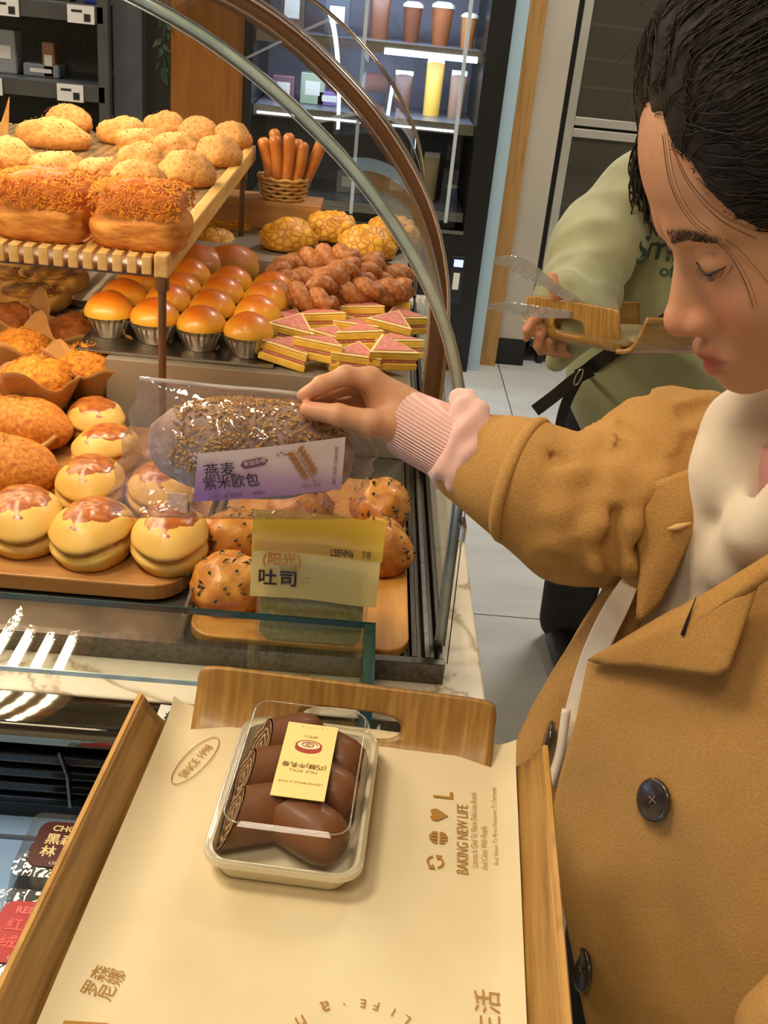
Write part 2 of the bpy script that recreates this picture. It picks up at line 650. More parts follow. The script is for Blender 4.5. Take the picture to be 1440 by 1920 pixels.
MB().box((-0.48, 0.040, 0.972), (0.30, 0.044, 0.980)).ob('light_strip', M_led_cool, fr)
area('refrigerator_light', (-0.05, FY + 0.09, 1.52), 0.8, 0.03, 8.0, (0.72, 0.84, 1.0), rot=(math.radians(18), 0, 0))
area('refrigerator_light', (-0.05, FY + 0.09, 1.232), 0.8, 0.03, 7.0, (0.72, 0.84, 1.0), rot=(math.radians(18), 0, 0))
MB().box((-0.50, 0.012, 0.60), (-0.06, 0.018, 2.0)).ob('door_pane', M_window, fr)
MB().box((-0.06, 0.012, 0.60), (0.385, 0.018, 2.0)).ob('door_pane', M_window, fr)
cp = MB().box((0.35, -0.012, 0.30), (0.41, 0.0, 0.50)).ob('control_panel', mat('panel_grey', '#1b1d22', rough=0.3), fr, bevel=0.004)
MB().box((0.362, -0.014, 0.455), (0.40, -0.011, 0.485)).ob('display', emit('blue_display', (0.12, 0.2, 1.0), 2.5), cp)
MB().box((0.366, -0.014, 0.36), (0.392, -0.011, 0.43)).ob('sticker', M_tag, cp)

# goods in the refrigerator: small bags, cups and boxes
goods = [  # x, z shelf, w, h, kind, colour, words
    (0.215, 1.0, 0.075, 0.21, 'bag', '#d7a94a', 'yellow pouch with cream top on the lit refrigerator shelf'),
    (0.315, 1.0, 0.07, 0.17, 'bag', '#8b6a56', 'brown pouch at the right end of the middle refrigerator shelf'),
    (-0.28, 1.0, 0.10, 0.12, 'box', '#9aa78f', 'pale green box in the refrigerator behind the glass arch'),
    (-0.21, 1.0, 0.10, 0.055, 'box', '#7c63a0', 'purple box lying in the refrigerator behind the glass arch'),
    (-0.40, 1.0, 0.09, 0.10, 'box', '#7a5560', 'dull red box beside the amber panel in the refrigerator'),
    (0.09, 1.0, 0.08, 0.15, 'bag', '#5c4038', 'dark brown bag left of the yellow pouch'),
    (0.22, 1.27, 0.09, 0.16, 'cup', '#8a4f2d', 'brown cup on the upper refrigerator shelf'),
    (0.10, 1.27, 0.08, 0.15, 'cup', '#6a3a24', 'dark cup on the upper refrigerator shelf'),
    (0.33, 1.27, 0.07, 0.13, 'cup', '#b0703c', 'caramel cup at the right end of the upper refrigerator shelf'),
    (-0.03, 1.27, 0.08, 0.17, 'bag', '#6d3f2a', 'rust brown bag on the upper refrigerator shelf'),
    (-0.20, 1.27, 0.10, 0.14, 'box', '#3f4652', 'slate box on the upper refrigerator shelf'),
    (-0.38, 1.27, 0.10, 0.15, 'box', '#54463d', 'dark brown box on the upper refrigerator shelf'),
    (0.24, 0.66, 0.07, 0.18, 'bag', '#c9b48a', 'cream pouch on the bottom refrigerator shelf'),
    (0.34, 0.66, 0.05, 0.07, 'cup', '#3c59b8', 'small blue cup at the foot of the refrigerator'),
    (0.10, 0.66, 0.10, 0.10, 'box', '#6b625e', 'taupe box on the bottom refrigerator shelf'),
    (-0.10, 0.66, 0.11, 0.09, 'box', '#8a8890', 'grey box on the bottom refrigerator shelf'),
    (-0.32, 0.66, 0.12, 0.10, 'box', '#5d5560', 'dusky box on the bottom refrigerator shelf'),
]
for (x, z, w, h, kind, c, words) in goods:
    m = mat('goods_' + c, [(0.4, c), (0.7, c)], 20, 0.5)
    t = thing({'bag': 'pouch', 'cup': 'paper_cup', 'box': 'carton'}[kind], (x, FY + 0.30, z), label=words, cat={'bag': 'pouch', 'cup': 'cup', 'box': 'box'}[kind], group='goods in the refrigerator')
    if kind == 'bag':
        def fn(u, v, w=w, h=h):
            a = 2 * PI * u
            k = (1 - v ** 3) * 0.6 + 0.08
            return Vector((math.cos(a) * w / 2 * (0.9 + 0.1 * v), math.sin(a) * w / 2 * k, v * h))
        MB().grid(fn, 20, 10, True).ob('body', m, t, smooth=True)
        MB().box((-w * 0.46, -0.004, h * 0.96), (w * 0.46, 0.004, h * 1.08)).ob('seal', M_tag, t)
    elif kind == 'cup':
        MB().lathe([(w * 0.36, 0), (w * 0.48, h * 0.86)], 20).ob('body', m, t, smooth=False)
        MB().lathe([(w * 0.52, h * 0.86), (w * 0.5, h * 0.93), (w * 0.3, h)], 20).ob('lid', M_tag, t)
    else:
        MB().box((-w / 2, -w * 0.4, 0), (w / 2, w * 0.4, h)).ob('body', m, t, bevel=0.004)
        MB().box((-w * 0.3, -w * 0.405, h * 0.3), (w * 0.3, -w * 0.4, h * 0.75)).ob('label_print', M_tag, t)

# ---- pillars and panels beside the refrigerators
MB().box((-0.815, FY + 0.02, 0), (-0.535, FY + 0.10, CEIL_Z)).ob('trim_1', M_panel_orange, kind='structure')
MB().box((-0.925, FY + 0.1, 0), (-0.82, FY + 0.6, CEIL_Z)).ob('trim_2', mat('dark_pillar', '#2a2722', rough=0.5), kind='structure')
MB().box((-1.035, FY + 0.02, 0), (-0.925, FY + 0.5, CEIL_Z)).ob('trim_3', mat('slate_pillar', [(0.3, '#45464a'), (0.7, '#515257')], 5, 0.3), kind='structure')
MB().box((0.478, FY + 0.03, 0), (0.53, FY + 0.6, CEIL_Z)).ob('trim_4', M_paleblue, kind='structure')
MB().box((0.532, FY + 0.12, 0), (0.61, FY + 0.7, CEIL_Z)).ob('trim_5', M_oak, kind='structure')
wc = MB().box((0.611, FY + 0.16, 0.0), (0.735, FY + 0.70, CEIL_Z)).ob('trim_6', mat('cream_column', [(0.3, '#a79f92'), (0.7, '#b3aa9c')], 4, 0.7), kind='structure')
MB().box((0.608, FY + 0.155, 0.0), (0.738, FY + 0.16, 0.12)).ob('plinth', M_black, wc)
# hanging plant between pillar and panel
hp = thing('hanging_plant', (-0.80, FY - 0.05, 1.12), label='dark green trailing plant beside the amber panel', cat='plant')
M_leaf = mat('leaf', [(0.3, '#20301a'), (0.7, '#34492a')], 30, 0.5)
lf = MB()
lf.add([(0, 0, 0), (0.012, 0.003, -0.02), (0, 0.006, -0.05), (-0.012, 0.003, -0.02), (0, -0.004, -0.022)], [(0, 1, 4), (1, 2, 4), (2, 3, 4), (3, 0, 4)])
lfm = lf.mesh('leaf')
lfm.materials.append(M_leaf)
stem = [(-0.03, 0.03, 0.35), (-0.02, 0.0, 0.2), (-0.03, 0, 0.08), (-0.02, 0.0, -0.05)]
MB().tube(crspline(stem, 5), 0.003, 6).ob('stem', M_leaf, hp)
for k in range(22):
    o = link('leaf', lfm, None, hp, loc=(-0.025 + random.uniform(-.015, .015), random.uniform(-.01, .01), random.uniform(-0.04, 0.3)))
    o.rotation_euler = (random.uniform(-.7, .7), random.uniform(-.7, .7), random.uniform(0, 6.28))

# ---- grey shelving at the far left
sh = thing('wall_shelving', (0, FY, 0), label='dark grey shop shelving with price tags at the far left', cat='shelf')
M_shelfdark = mat('shelf_dark', [(0.3, '#3c3a37'), (0.7, '#4a4844')], 8, 0.45)
M_mesh = mat('pegboard', [(0.35, '#4c4c47'), (0.65, '#66665f')], 60, 0.6, stretch=(1, 1, 2))
MB().box((-2.2, 0.40, 0.2), (-1.05, 0.44, 2.2)).ob('back_panel', M_mesh, sh)
for z in (0.78, 1.02, 1.30):
    s = MB().box((-2.2, -0.02, z - 0.012), (-1.06, 0.40, z)).ob('shelf', M_shelf, sh)
    MB().box((-2.2, -0.03, z - 0.06), (-1.06, -0.02, z - 0.004)).ob('price_rail', M_shelfdark, s)
for x in (-1.062, -2.2):
    MB().box((x - 0.02, -0.03, 0.0), (x + 0.02, 0.02, 2.2)).ob('upright', M_shelfdark, sh)
MB().box((-2.2, 0.0, 0.0), (-1.05, 0.42, 0.2)).ob('plinth', M_shelfdark, sh)
for (x, z) in ((-1.19, 1.005), (-1.14, 1.285), (-1.50, 1.002), (-1.42, 1.285)):
    tg = MB().box((x - 0.05, -0.038, z - 0.05), (x + 0.05, -0.031, z + 0.012)).ob('price_tag', M_tag, sh)
    MB().box((x - 0.035, -0.0395, z - 0.012), (x + 0.005, -0.0385, z - 0.004)).ob('print', M_ink, tg)
    MB().box((x + 0.012, -0.0395, z - 0.042), (x + 0.036, -0.0385, z - 0.016)).ob('print', M_ink, tg)
for (x, z, w, h, c, words) in ((-1.13, 1.30, 0.06, 0.09, '#27338a', 'blue carton on the top grey shelf'), (-1.25, 1.30, 0.09, 0.06, '#6d7f3a', 'green bag of snacks on the top grey shelf'),
                               (-1.33, 1.02, 0.14, 0.05, '#77808f', 'grey tray of wrapped goods on the lower grey shelf'), (-1.47, 1.02, 0.09, 0.16, '#8d9093', 'pale wrapped packet on the lower grey shelf'),
                               (-1.30, 1.02, 0.05, 0.13, '#8a6248', 'small tan figure shaped packet on the lower grey shelf'), (-1.32, 0.78, 0.2, 0.06, '#a3aaa6', 'clear covered tray on the lowest grey shelf')):
    t = thing('packet', (x, FY + 0.12, z), label=words, cat='packet', group='goods on the grey shelving')
    m = mat('goods_' + c, [(0.4, c), (0.7, c)], 20, 0.45)
    MB().box((-w / 2, -0.05, 0), (w / 2, 0.05, h)).ob('body', m, t, bevel=0.008)
    MB().box((-w * 0.3, -0.052, h * 0.35), (w * 0.3, -0.0495, h * 0.65)).ob('label_print', M_tag, t)

# ---- glass fronted oven / proving cabinet at the right
ov = thing('proving_cabinet', (0.74, FY + 0.20, 0), label='dark glass fronted oven cabinet with pale frame and trays inside', cat='oven')
M_ovframe = mat('oven_frame', [(0.3, '#a5a199'), (0.7, '#b3afa7')], 6, 0.35, metal=0.3)
M_ovdark = mat('oven_inside', [(0.3, '#2c2820'), (0.7, '#3b362b')], 4, 0.5)
MB().box((0.0, 0.45, 0.1), (1.3, 0.48, 2.1)).ob('back_panel', M_ovdark, ov)
MB().box((0.0, 0.0, 0.08), (1.3, 0.48, 0.12)).ob('floor_plate', M_ovdark, ov)
MB().box((0.0, 0.0, 2.05), (1.3, 0.48, 2.1)).ob('top_plate', M_ovdark, ov)
MB().box((-0.002, 0.0, 0.08), (0.02, 0.48, 2.1)).ob('side_plate', M_black, ov)
for x in (0.02, 0.62, 1.25):
    MB().box((x, -0.02, 0.12), (x + 0.036, 0.012, 2.05)).ob('door_stile', M_ovframe, ov, bevel=0.003)
for z in (0.12, 0.985, 1.03, 2.02):
    MB().box((0.056, -0.018, z), (1.25, 0.01, z + 0.034)).ob('door_rail', M_ovframe, ov, bevel=0.003)
M_smoke = glass('smoked_glass', (0.72, 0.70, 0.64), 0.9, haze=0.12, hazec=(0.30, 0.28, 0.22))
MB().box((0.056, -0.006, 0.154), (1.25, 0.0, 0.985)).ob('door_pane', M_smoke, ov)
MB().box((0.056, -0.006, 1.064), (1.25, 0.0, 2.02)).ob('door_pane', M_smoke, ov)
for z in (1.17, 1.275, 1.40, 1.52, 0.5, 0.7):
    MB().box((0.07, 0.03, z), (0.60, 0.42, z + 0.012)).ob('baking_tray', M_steel, ov)
for x in (0.08, 0.64):
    cs = MB().box((x - 0.02, 0.02, 0.05), (x + 0.02, 0.06, 0.08)).ob('caster', M_black, ov)
    MB().cyl((x - 0.015, 0.04, 0.045), (x + 0.015, 0.04, 0.045), 0.045, n=20).ob('wheel', M_black, cs)

# ================================================================== COUNTER, CHILLER, BREAD CASE
def marble():
    m, nt, b = newmat('marble')
    tc = N(nt, 'ShaderNodeTexCoord')
    nz = N(nt, 'ShaderNodeTexNoise')
    nz.inputs['Scale'].default_value = 4
    nz.inputs['Detail'].default_value = 6
    nz.inputs['Distortion'].default_value = 2.2
    nt.links.new(tc.outputs['Object'], nz.inputs['Vector'])
    r = ramp(nt, nz.outputs[0], [(0.36, '#ddd2bc'), (0.47, '#d8ccb5'), (0.50, '#a79579'), (0.53, '#d9cdb6'), (0.8, '#e2d8c4')])
    nt.links.new(r.outputs[0], b.inputs['Base Color'])
    b.inputs['Roughness'].default_value = 0.22
    return m
M_marble = marble()
M_glass = glass('clear_glass', (0.97, 0.985, 0.975), 1.0)
M_glassedge = mat('glass_edge', '#123f3c', rough=0.12, spec=0.8)
M_greenedge = mat('pale_glass_edge', [(0.3, '#93a596'), (0.7, '#c2cdbf')], 30, 0.1, coat=0.6)
M_brown = mat('bronze_strut', [(0.3, '#5a3a1a'), (0.7, '#6a4722')], 12, 0.4, metal=0.1)
M_counter = mat('counter_panel', [(0.3, '#c9bca3'), (0.7, '#d2c6ae')], 3, 0.6)

ct = thing('service_counter', (0, 0, 0), label='cream counter with a veined marble top under the bread case', cat='counter')
MB().box((-1.2, 0.90, 0.0), (0.15, 2.52, 0.785)).ob('base_cabinet', M_counter, ct)
MB().box((-1.22, 0.885, 0.785), (0.168, 2.55, 0.82)).ob('marble_top', M_marble, ct, bevel=0.003)

ch = thing('chiller_cabinet', (0, 0, 0), label='open top chiller with blue lit deck and black vents in front of the counter', cat='chiller')
prof = [(0.884, 0.80), (0.884, 0.8185), (0.874, 0.8176), (0.862, 0.8162), (0.850, 0.8140), (0.842, 0.8110), (0.8365, 0.8040), (0.835, 0.794), (0.845, 0.787)]
prof = prof[:1] + [(p.x, p.y) for p in crspline([(y, z, 0) for y, z in prof[1:-1]], 5)] + prof[-1:]
b = MB()
n = len(prof)
b.add([(-1.2, y, z) for y, z in prof] + [(0.13, y, z) for y, z in prof], [(i, i + 1, n + i + 1, n + i) for i in range(n - 1)] + [tuple(range(n)), tuple(range(2 * n - 1, n - 1, -1))])
b.ob('steel_lip', mat('polished_steel', [(0.3, '#7d776b'), (0.7, '#938d80')], 5, 0.035, 0.0, metal=1.0), ch, smooth=False)
MB().box((-1.2, 0.86, 0.55), (0.13, 0.884, 0.80)).ob('back_wall', M_black, ch)
for k in range(4):
    z = 0.774 - 0.022 * k
    MB().box((-1.2, 0.842 + 0.004 * k, z - 0.011), (0.13, 0.86, z)).ob('vent_slat', mat('vent_black', '#101216', rough=0.18), ch, bevel=0.002)
for x in (-0.262, -0.62):
    MB().tube([(x, 0.838, 0.782), (x + 0.006, 0.842, 0.75), (x + 0.004, 0.852, 0.70)], 0.0016, 6).ob('vent_clip', M_steel, ch)
M_deck = mat('chiller_deck', [(0.3, '#8fb4e0'), (0.7, '#9cbde4')], 4, 0.3)
MB().box((-1.2, 0.20, 0.62), (0.13, 0.86, 0.675)).ob('deck', M_deck, ch)
MB().box((-1.2, 0.826, 0.675), (0.13, 0.830, 0.678)).ob('deck_rail', mat('rail_grey', '#59636e', rough=0.5), ch)
MB().box((-1.2, 0.18, 0.0), (0.13, 0.86, 0.62)).ob('body', M_counter, ch)
MB().box((-1.2, 0.18, 0.62), (0.13, 0.20, 0.70)).ob('front_rim', M_steel, ch)
MB().box((0.11, 0.20, 0.675), (0.13, 0.86, 0.80)).ob('side_wall', M_steel, ch)
M_ledblue = emit('blue_led', (0.35, 0.6, 1.0), 10.0)
MB().box((-1.2, 0.2005, 0.690), (0.11, 0.206, 0.698)).ob('light_strip', M_ledblue, ch)
area('chiller_strip_light', (-0.5, 0.212, 0.70), 1.2, 0.02, 10.0, (0.42, 0.66, 1.0), rot=(math.radians(62), 0, 0), spread=math.radians(50))

# low glass box along the front of the case
gb = thing('glass_ledge', (0, 0, 0), label='low clear glass ledge with dark teal edge in front of the bread case', cat='glass shelf')
MB().box((-1.15, 0.830, 0.884), (0.030, 0.954, 0.890)).ob('top_pane', M_glass, gb)
MB().box((-1.15, 0.9535, 0.8835), (0.043, 0.9555, 0.8905)).ob('far_edge', M_glassedge, gb)
MB().box((-1.15, 0.8285, 0.8845), (0.030, 0.830, 0.8895)).ob('near_edge', M_greenedge, gb)
MB().box((0.031, 0.829, 0.8205), (0.043, 0.9535, 0.890)).ob('end_pane', M_glassedge, gb)
MB().box((0.029, 0.831, 0.8205), (0.031, 0.952, 0.884)).ob('end_pane', M_glass, gb)

# ---- the bread case
Y0, Y1 = 0.952, 2.42
case = thing('bread_display_case', (0, 0, 0), label='long bread display case with curved glass canopy and bronze strut', cat='display case')
MB().box((-1.1, Y0, 0.8205), (0.122, Y0 + 0.012, 0.846)).ob('front_frame', M_darksteel, case, bevel=0.001)
MB().box((-1.1, Y0 + 0.012, 0.8205), (0.085, Y1, 0.832)).ob('floor_plate', mat('case_floor', [(0.3, '#6d665a'), (0.7, '#857d70')], 5, 0.3, metal=0.6), case)
for k in range(5):
    x = 0.0865 + 0.0072 * k
    MB().box((x, Y0 + 0.0125, 0.8205), (x + (0.0052 if k % 2 == 0 else 0.0046), Y1, 0.846 if k % 2 == 0 else 0.836)).ob('slide_rail', M_darksteel if k != 2 else M_steel, case)
PROF = [(0.1175, 0.846), (0.1165, 0.93), (0.116, 1.014), (0.1125, 1.085), (0.102, 1.145), (0.077, 1.215), (0.034, 1.284), (-0.03, 1.354), (-0.119, 1.421),
        (-0.206, 1.463), (-0.33, 1.498), (-0.5, 1.517), (-0.7, 1.525), (-1.0, 1.528)]
PS = [(p.x, p.y) for p in crspline([(x, z, 0) for x, z in PROF], 4)]
def offset_prof(d):
    out = []
    for i, (x, z) in enumerate(PS):
        x0, z0 = PS[max(i - 1, 0)]
        x1, z1 = PS[min(i + 1, len(PS) - 1)]
        tx, tz = x1 - x0, z1 - z0
        l = math.hypot(tx, tz)
        out.append((x + tz / l * d, z - tx / l * d))
    return out
def band(y0, y1, d0, d1, b=None):
    b = b or MB()
    A, B = offset_prof(d0), offset_prof(d1)
    n = len(A)
    vs = [(x, y0, z) for x, z in A] + [(x, y0, z) for x, z in B] + [(x, y1, z) for x, z in A] + [(x, y1, z) for x, z in B]
    fs = []
    for i in range(n - 1):
        fs += [(i, i + 1, n + i + 1, n + i), (2 * n + i, 3 * n + i, 3 * n + i + 1, 2 * n + i + 1), (i, 2 * n + i, 2 * n + i + 1, i + 1), (n + i, n + i + 1, 3 * n + i + 1, 3 * n + i)]
    fs += [(0, n, 3 * n, 2 * n), (n - 1, 3 * n - 1, 4 * n - 1, 2 * n - 1)]
    return b.add(vs, fs)
YA, YB = 0.992, 1.50
M_canopy = glass('canopy_glass', (0.97, 0.98, 0.97), 1.0)
def sheet(y0, y1):
    b = MB()
    n = len(PS)
    return b.add([(x, y0, z) for x, z in PS] + [(x, y1, z) for x, z in PS], [(i, i + 1, n + i + 1, n + i) for i in range(n - 1)])
sheet(YA, YB - 0.022).ob('canopy_glass', M_canopy, case, smooth=True)
sheet(YB + 0.022, Y1).ob('canopy_glass', M_canopy, case, smooth=True)
band(YA - 0.004, YA, -0.0050, 0.0050).ob('glass_rim', M_greenedge, case, smooth=True)
band(YA - 0.0052, YA - 0.004, -0.0068, -0.0052).ob('rim_trim', M_chrome, case, smooth=True)
band(YA - 0.0052, YA - 0.004, 0.0050, 0.0058).ob('rim_trim', M_chrome, case, smooth=True)
band(YA + 0.022, YA + 0.027, -0.003, 0.002).ob('rim_trim', M_chrome, case, smooth=True)
band(YB - 0.022, YB + 0.022, -0.016, 0.012).ob('bronze_strut', M_brown, case, smooth=False)
band(YB - 0.026, YB - 0.0225, 0.007, 0.012).ob('rim_trim', M_chrome, case, smooth=True)
band(YB + 0.0225, YB + 0.026, -0.016, -0.010).ob('rim_trim', M_chrome, case, smooth=True)
band(Y1 - 0.004, Y1, -0.004, 0.004).ob('glass_rim', M_chrome, case, smooth=True)
# near end: a low clear pane, glass clamp and thin stay wire
MB().box((0.119, YA - 0.02, 0.985), (0.127, YA + 0.005, 1.005)).ob('glass_clamp', M_chrome, case, bevel=0.003)
MB().tube([(0.124, 0.955, 0.846), (0.123, 0.975, 0.99), (0.122, 0.985, 1.13)], 0.0007, 6).ob('stay_wire', M_darksteel, case)
MB().box((-0.164, Y0 + 0.014, 0.832), (-0.161, 1.46, 0.872)).ob('divider_pane', glass('divider_glass', (0.9, 0.93, 0.9), 1.5, haze=0.1), case)
# top rail and light strip
MB().box((CASE_LED['x'] - 0.12, CASE_LED['y0'], 1.470), (CASE_LED['x'] + 0.12, CASE_LED['y1'], 1.476)).ob('light_housing', M_steel, case)
for k in range(5):
    x = CASE_LED['x'] - 0.084 + 0.042 * k
    MB().box((x - 0.006, CASE_LED['y0'], 1.4645), (x + 0.006, CASE_LED['y1'], 1.470)).ob('light_strip', emit('case_led', (1.0, 0.83, 0.57), 40.0), case)
for y in (1.1, 2.3):
    MB().cyl((CASE_LED['x'], y, 1.476), (CASE_LED['x'], y, 1.515), 0.004).ob('light_hanger', M_steel, case)
for y in (1.0, Y1 - 0.04):
    MB().box((-1.06, y, 0.82), (-1.02, y + 0.03, 1.53)).ob('post', M_darksteel, case)
# stepped platforms inside
M_riser = mat('riser_panel', [(0.3, '#8a8072'), (0.7, '#9c9284')], 5, 0.4, metal=0.2)
MB().box((-0.375, 1.52, 0.832), (0.083, 2.40, 0.955)).ob('riser', M_riser, case, bevel=0.002)
MB().box((-1.0, 1.54, 0.832), (-0.377, 2.40, 0.885)).ob('riser', M_riser, case, bevel=0.002)
MB().box((-0.375, 2.04, 0.955), (0.083, 2.40, 0.995)).ob('riser', M_riser, case, bevel=0.002)

# ---- slatted shelf on rods
SX1, SY0, SY1, SZ = -0.257, 1.365, 2.36, 1.152
ss = thing('slatted_shelf', (0, 0, 0), label='raised slatted bamboo shelf on bronze rods holding crumb buns', cat='shelf')
M_bamboo = wood('bamboo', '#caa15c', '#b88d49', 8.0, (10, 1, 10), 0.45, c3='#d8b473')
MB().box((-0.80, SY0 + 0.055, SZ - 0.030), (-0.285, SY0 + 0.069, SZ - 0.0245)).ob('light_strip', emit('added_shelf_glow', (1.0, 0.83, 0.57), 60.0), ss)  # unseen glowing strip, added to brighten the breads below the shelf
slm = MB().box((-0.0065, 0, -0.024), (0.0065, SY1 - SY0, 0)).mesh('slat')
slm.materials.append(M_bamboo)
for k in range(30):
    o = link('slat', slm, None, ss, loc=(SX1 - 0.024 - 0.0188 * k, SY0, SZ), bevel=0.0015)
for k in range(3):
    y = SY0 + k * (SY1 - SY0) / 3
    MB().box((SX1 - 0.015, y + 0.001, SZ - 0.028), (SX1 + 0.004, y + (SY1 - SY0) / 3 - 0.001, SZ + 0.004)).ob('side_rail', M_bamboo, ss, bevel=0.003)
for y in (SY0 + 0.03, (SY0 + SY1) / 2, SY1 - 0.04):
    MB().box((-0.83, y, SZ - 0.034), (SX1, y + 0.02, SZ - 0.024)).ob('cross_bar', M_brown, ss)
for x in (-0.262, -0.80):
    for y in (SY0 + 0.008, 2.22):
        MB().cyl((x, y, 0.832 if y < 1.5 else 0.90), (x, y, SZ - 0.024), 0.0055).ob('rod', M_brown, ss)
        MB().lathe([(0.009, SZ - 0.044), (0.009, SZ - 0.026)], 12, (x, y, 0)).ob('rod_collar', M_brown, ss)
MB().box((-0.83, SY0 + 0.12, SZ), (-0.262, SY1 - 0.02, SZ + 0.0015)).ob('liner_film', glass('film_liner', (0.93, 0.9, 0.85), 1.4, rough=0.12, haze=0.12, hazec=(0.75, 0.6, 0.4), bump=0.3, bscale=60), ss)

# ================================================================== BREADS
rnd = random.Random(11)
M_board = wood('serving_board', '#c58b3e', '#b07630', 5.0, (12, 1, 12), 0.42, coat=0.15, c3='#cf9a4c')
M_boardx = wood('acacia_plate', '#ab763e', '#8f5e2e', 5.0, (1, 10, 10), 0.42, c3='#bb8c52')
M_pan = mat('dark_pan', '#2f2822', rough=0.3, metal=0.4)
M_foil = mat('foil', '#cfcac0', rough=0.25, metal=1.0, bump=0.25, bscale=120)
M_kraft = mat('kraft_paper', [(0.3, '#a5743c'), (0.7, '#b8864b')], 30, 0.8)
M_paper = mat('baking_paper', [(0.3, '#d8d0bd'), (0.7, '#e4dcc9')], 20, 0.7)

def slivers(n, fn, ln, w, seed):
    """small shreds lying on a surface; fn(rng) -> (point, normal)"""
    r = random.Random(seed)
    b = MB()
    for _ in range(n):
        p, nr = fn(r)
        nr = Vector(nr).normalized()
        t = nr.orthogonal().normalized()
        t = Matrix.Rotation(r.uniform(0, 6.28), 3, nr) @ t
        t = (t + nr * r.uniform(-0.1, 0.5)).normalized()
        s = t.cross(nr).normalized()
        L = ln * r.uniform(0.5, 1.2)
        W = w * r.uniform(0.6, 1.2)
        a = Vector(p) - t * L / 2
        c = Vector(p) + t * L / 2
        m = Vector(p) + nr * W
        b.add([a, m + s * W, c, m - s * W, m + nr * W], [(0, 1, 4), (1, 2, 4), (2, 3, 4), (3, 0, 4)])
    return b
def dome_sampler(rx, ry, h, flat, zmin=0.2, lift=0.0):
    def fn(r):
        while True:
            w = r.uniform(0, 2 * PI)
            sz = r.uniform(zmin, 1)
            c = math.sqrt(max(0, 1 - sz * sz))
            X, Y = math.cos(w) * c, math.sin(w) * c
            z = (sz + flat) / (1 + flat) * h
            return Vector((X * rx, Y * ry, z)) * (1 + lift), (X / rx, Y / ry, sz / h)
    return fn

# ---- crumb (pineapple) buns on the slatted shelf
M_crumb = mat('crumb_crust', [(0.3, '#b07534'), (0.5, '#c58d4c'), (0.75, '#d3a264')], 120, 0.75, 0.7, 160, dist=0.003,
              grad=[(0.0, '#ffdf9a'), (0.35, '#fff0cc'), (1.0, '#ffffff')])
M_fleck = mat('oat_fleck', [(0.3, '#8a4f1c'), (0.7, '#a56a2c')], 80, 0.7)
crumb_me, fleck_me = [], []
for v in range(3):
    rx = 0.048
    me = blob(rx, 0.040, 0.052, 30, 16, 0.006, 42, v + 1, flat=0.35).mesh('bun', True)
    me.materials.append(M_crumb)
    crumb_me.append(me)
    fm = slivers(60, dome_sampler(rx, 0.040, 0.052, 0.35, 0.3, 0.03), 0.006, 0.0009, v).mesh('oat_flakes')
    fm.materials.append(M_fleck)
    fleck_me.append(fm)
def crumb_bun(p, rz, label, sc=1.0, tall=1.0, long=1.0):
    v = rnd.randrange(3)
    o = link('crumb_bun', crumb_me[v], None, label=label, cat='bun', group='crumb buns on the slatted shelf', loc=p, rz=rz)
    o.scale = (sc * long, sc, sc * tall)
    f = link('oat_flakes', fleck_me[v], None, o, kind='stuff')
zt = SZ + 0.002
CB = [  # px of the base centre, rotation, scale, lengthening, words
    (100, 275, 0.0, 1.0, 1.45, 'long split crumb bun on the shelf, front of the far left pair'),
    (128, 243, 0.1, 0.95, 1.1, 'crumb bun peeking over the long split bun at the far left'),
    (235, 268, 0.2, 0.95, 1.2, 'crumb bun at the far left of the heap of crumb buns'),
    (312, 258, 0.3, 1.0, 1.0, 'crumb bun in the back row behind the heap, below the amber panel'),
    (372, 268, -0.2, 1.0, 1.0, 'crumb bun in the back row, second from the shelf rail'),
    (436, 275, 1.2, 0.95, 1.0, 'crumb bun at the back corner beside the shelf rail'),
    (265, 290, 0.1, 0.95, 1.05, 'crumb bun in the second row at the left of the heap'),
    (332, 300, 0.3, 1.0, 1.0, 'crumb bun in the middle of the heap'),
    (410, 308, 0.9, 1.0, 1.05, 'crumb bun beside the shelf rail, second from the back'),
    (268, 322, 0.0, 0.95, 1.0, 'small crumb bun at the left of the third row'),
    (350, 345, 0.5, 1.05, 1.0, 'large crumb bun beside the shelf rail nearest the loaves'),
    (258, 360, 0.0, 0.95, 1.1, 'crumb bun touching the right hand shredded loaf'),
    (190, 350, 0.4, 0.9, 1.0, 'crumb bun behind the gap between the two right shredded loaves'),
    (110, 345, 0.2, 1.0, 1.0, 'crumb bun behind the middle shredded loaf'),
    (15, 318, 0.2, 1.0, 1.0, 'crumb bun cut by the left picture edge on the shelf'),
]
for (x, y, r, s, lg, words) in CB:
    crumb_bun(pz(x, y, zt), r, words, s, 1.0, lg)
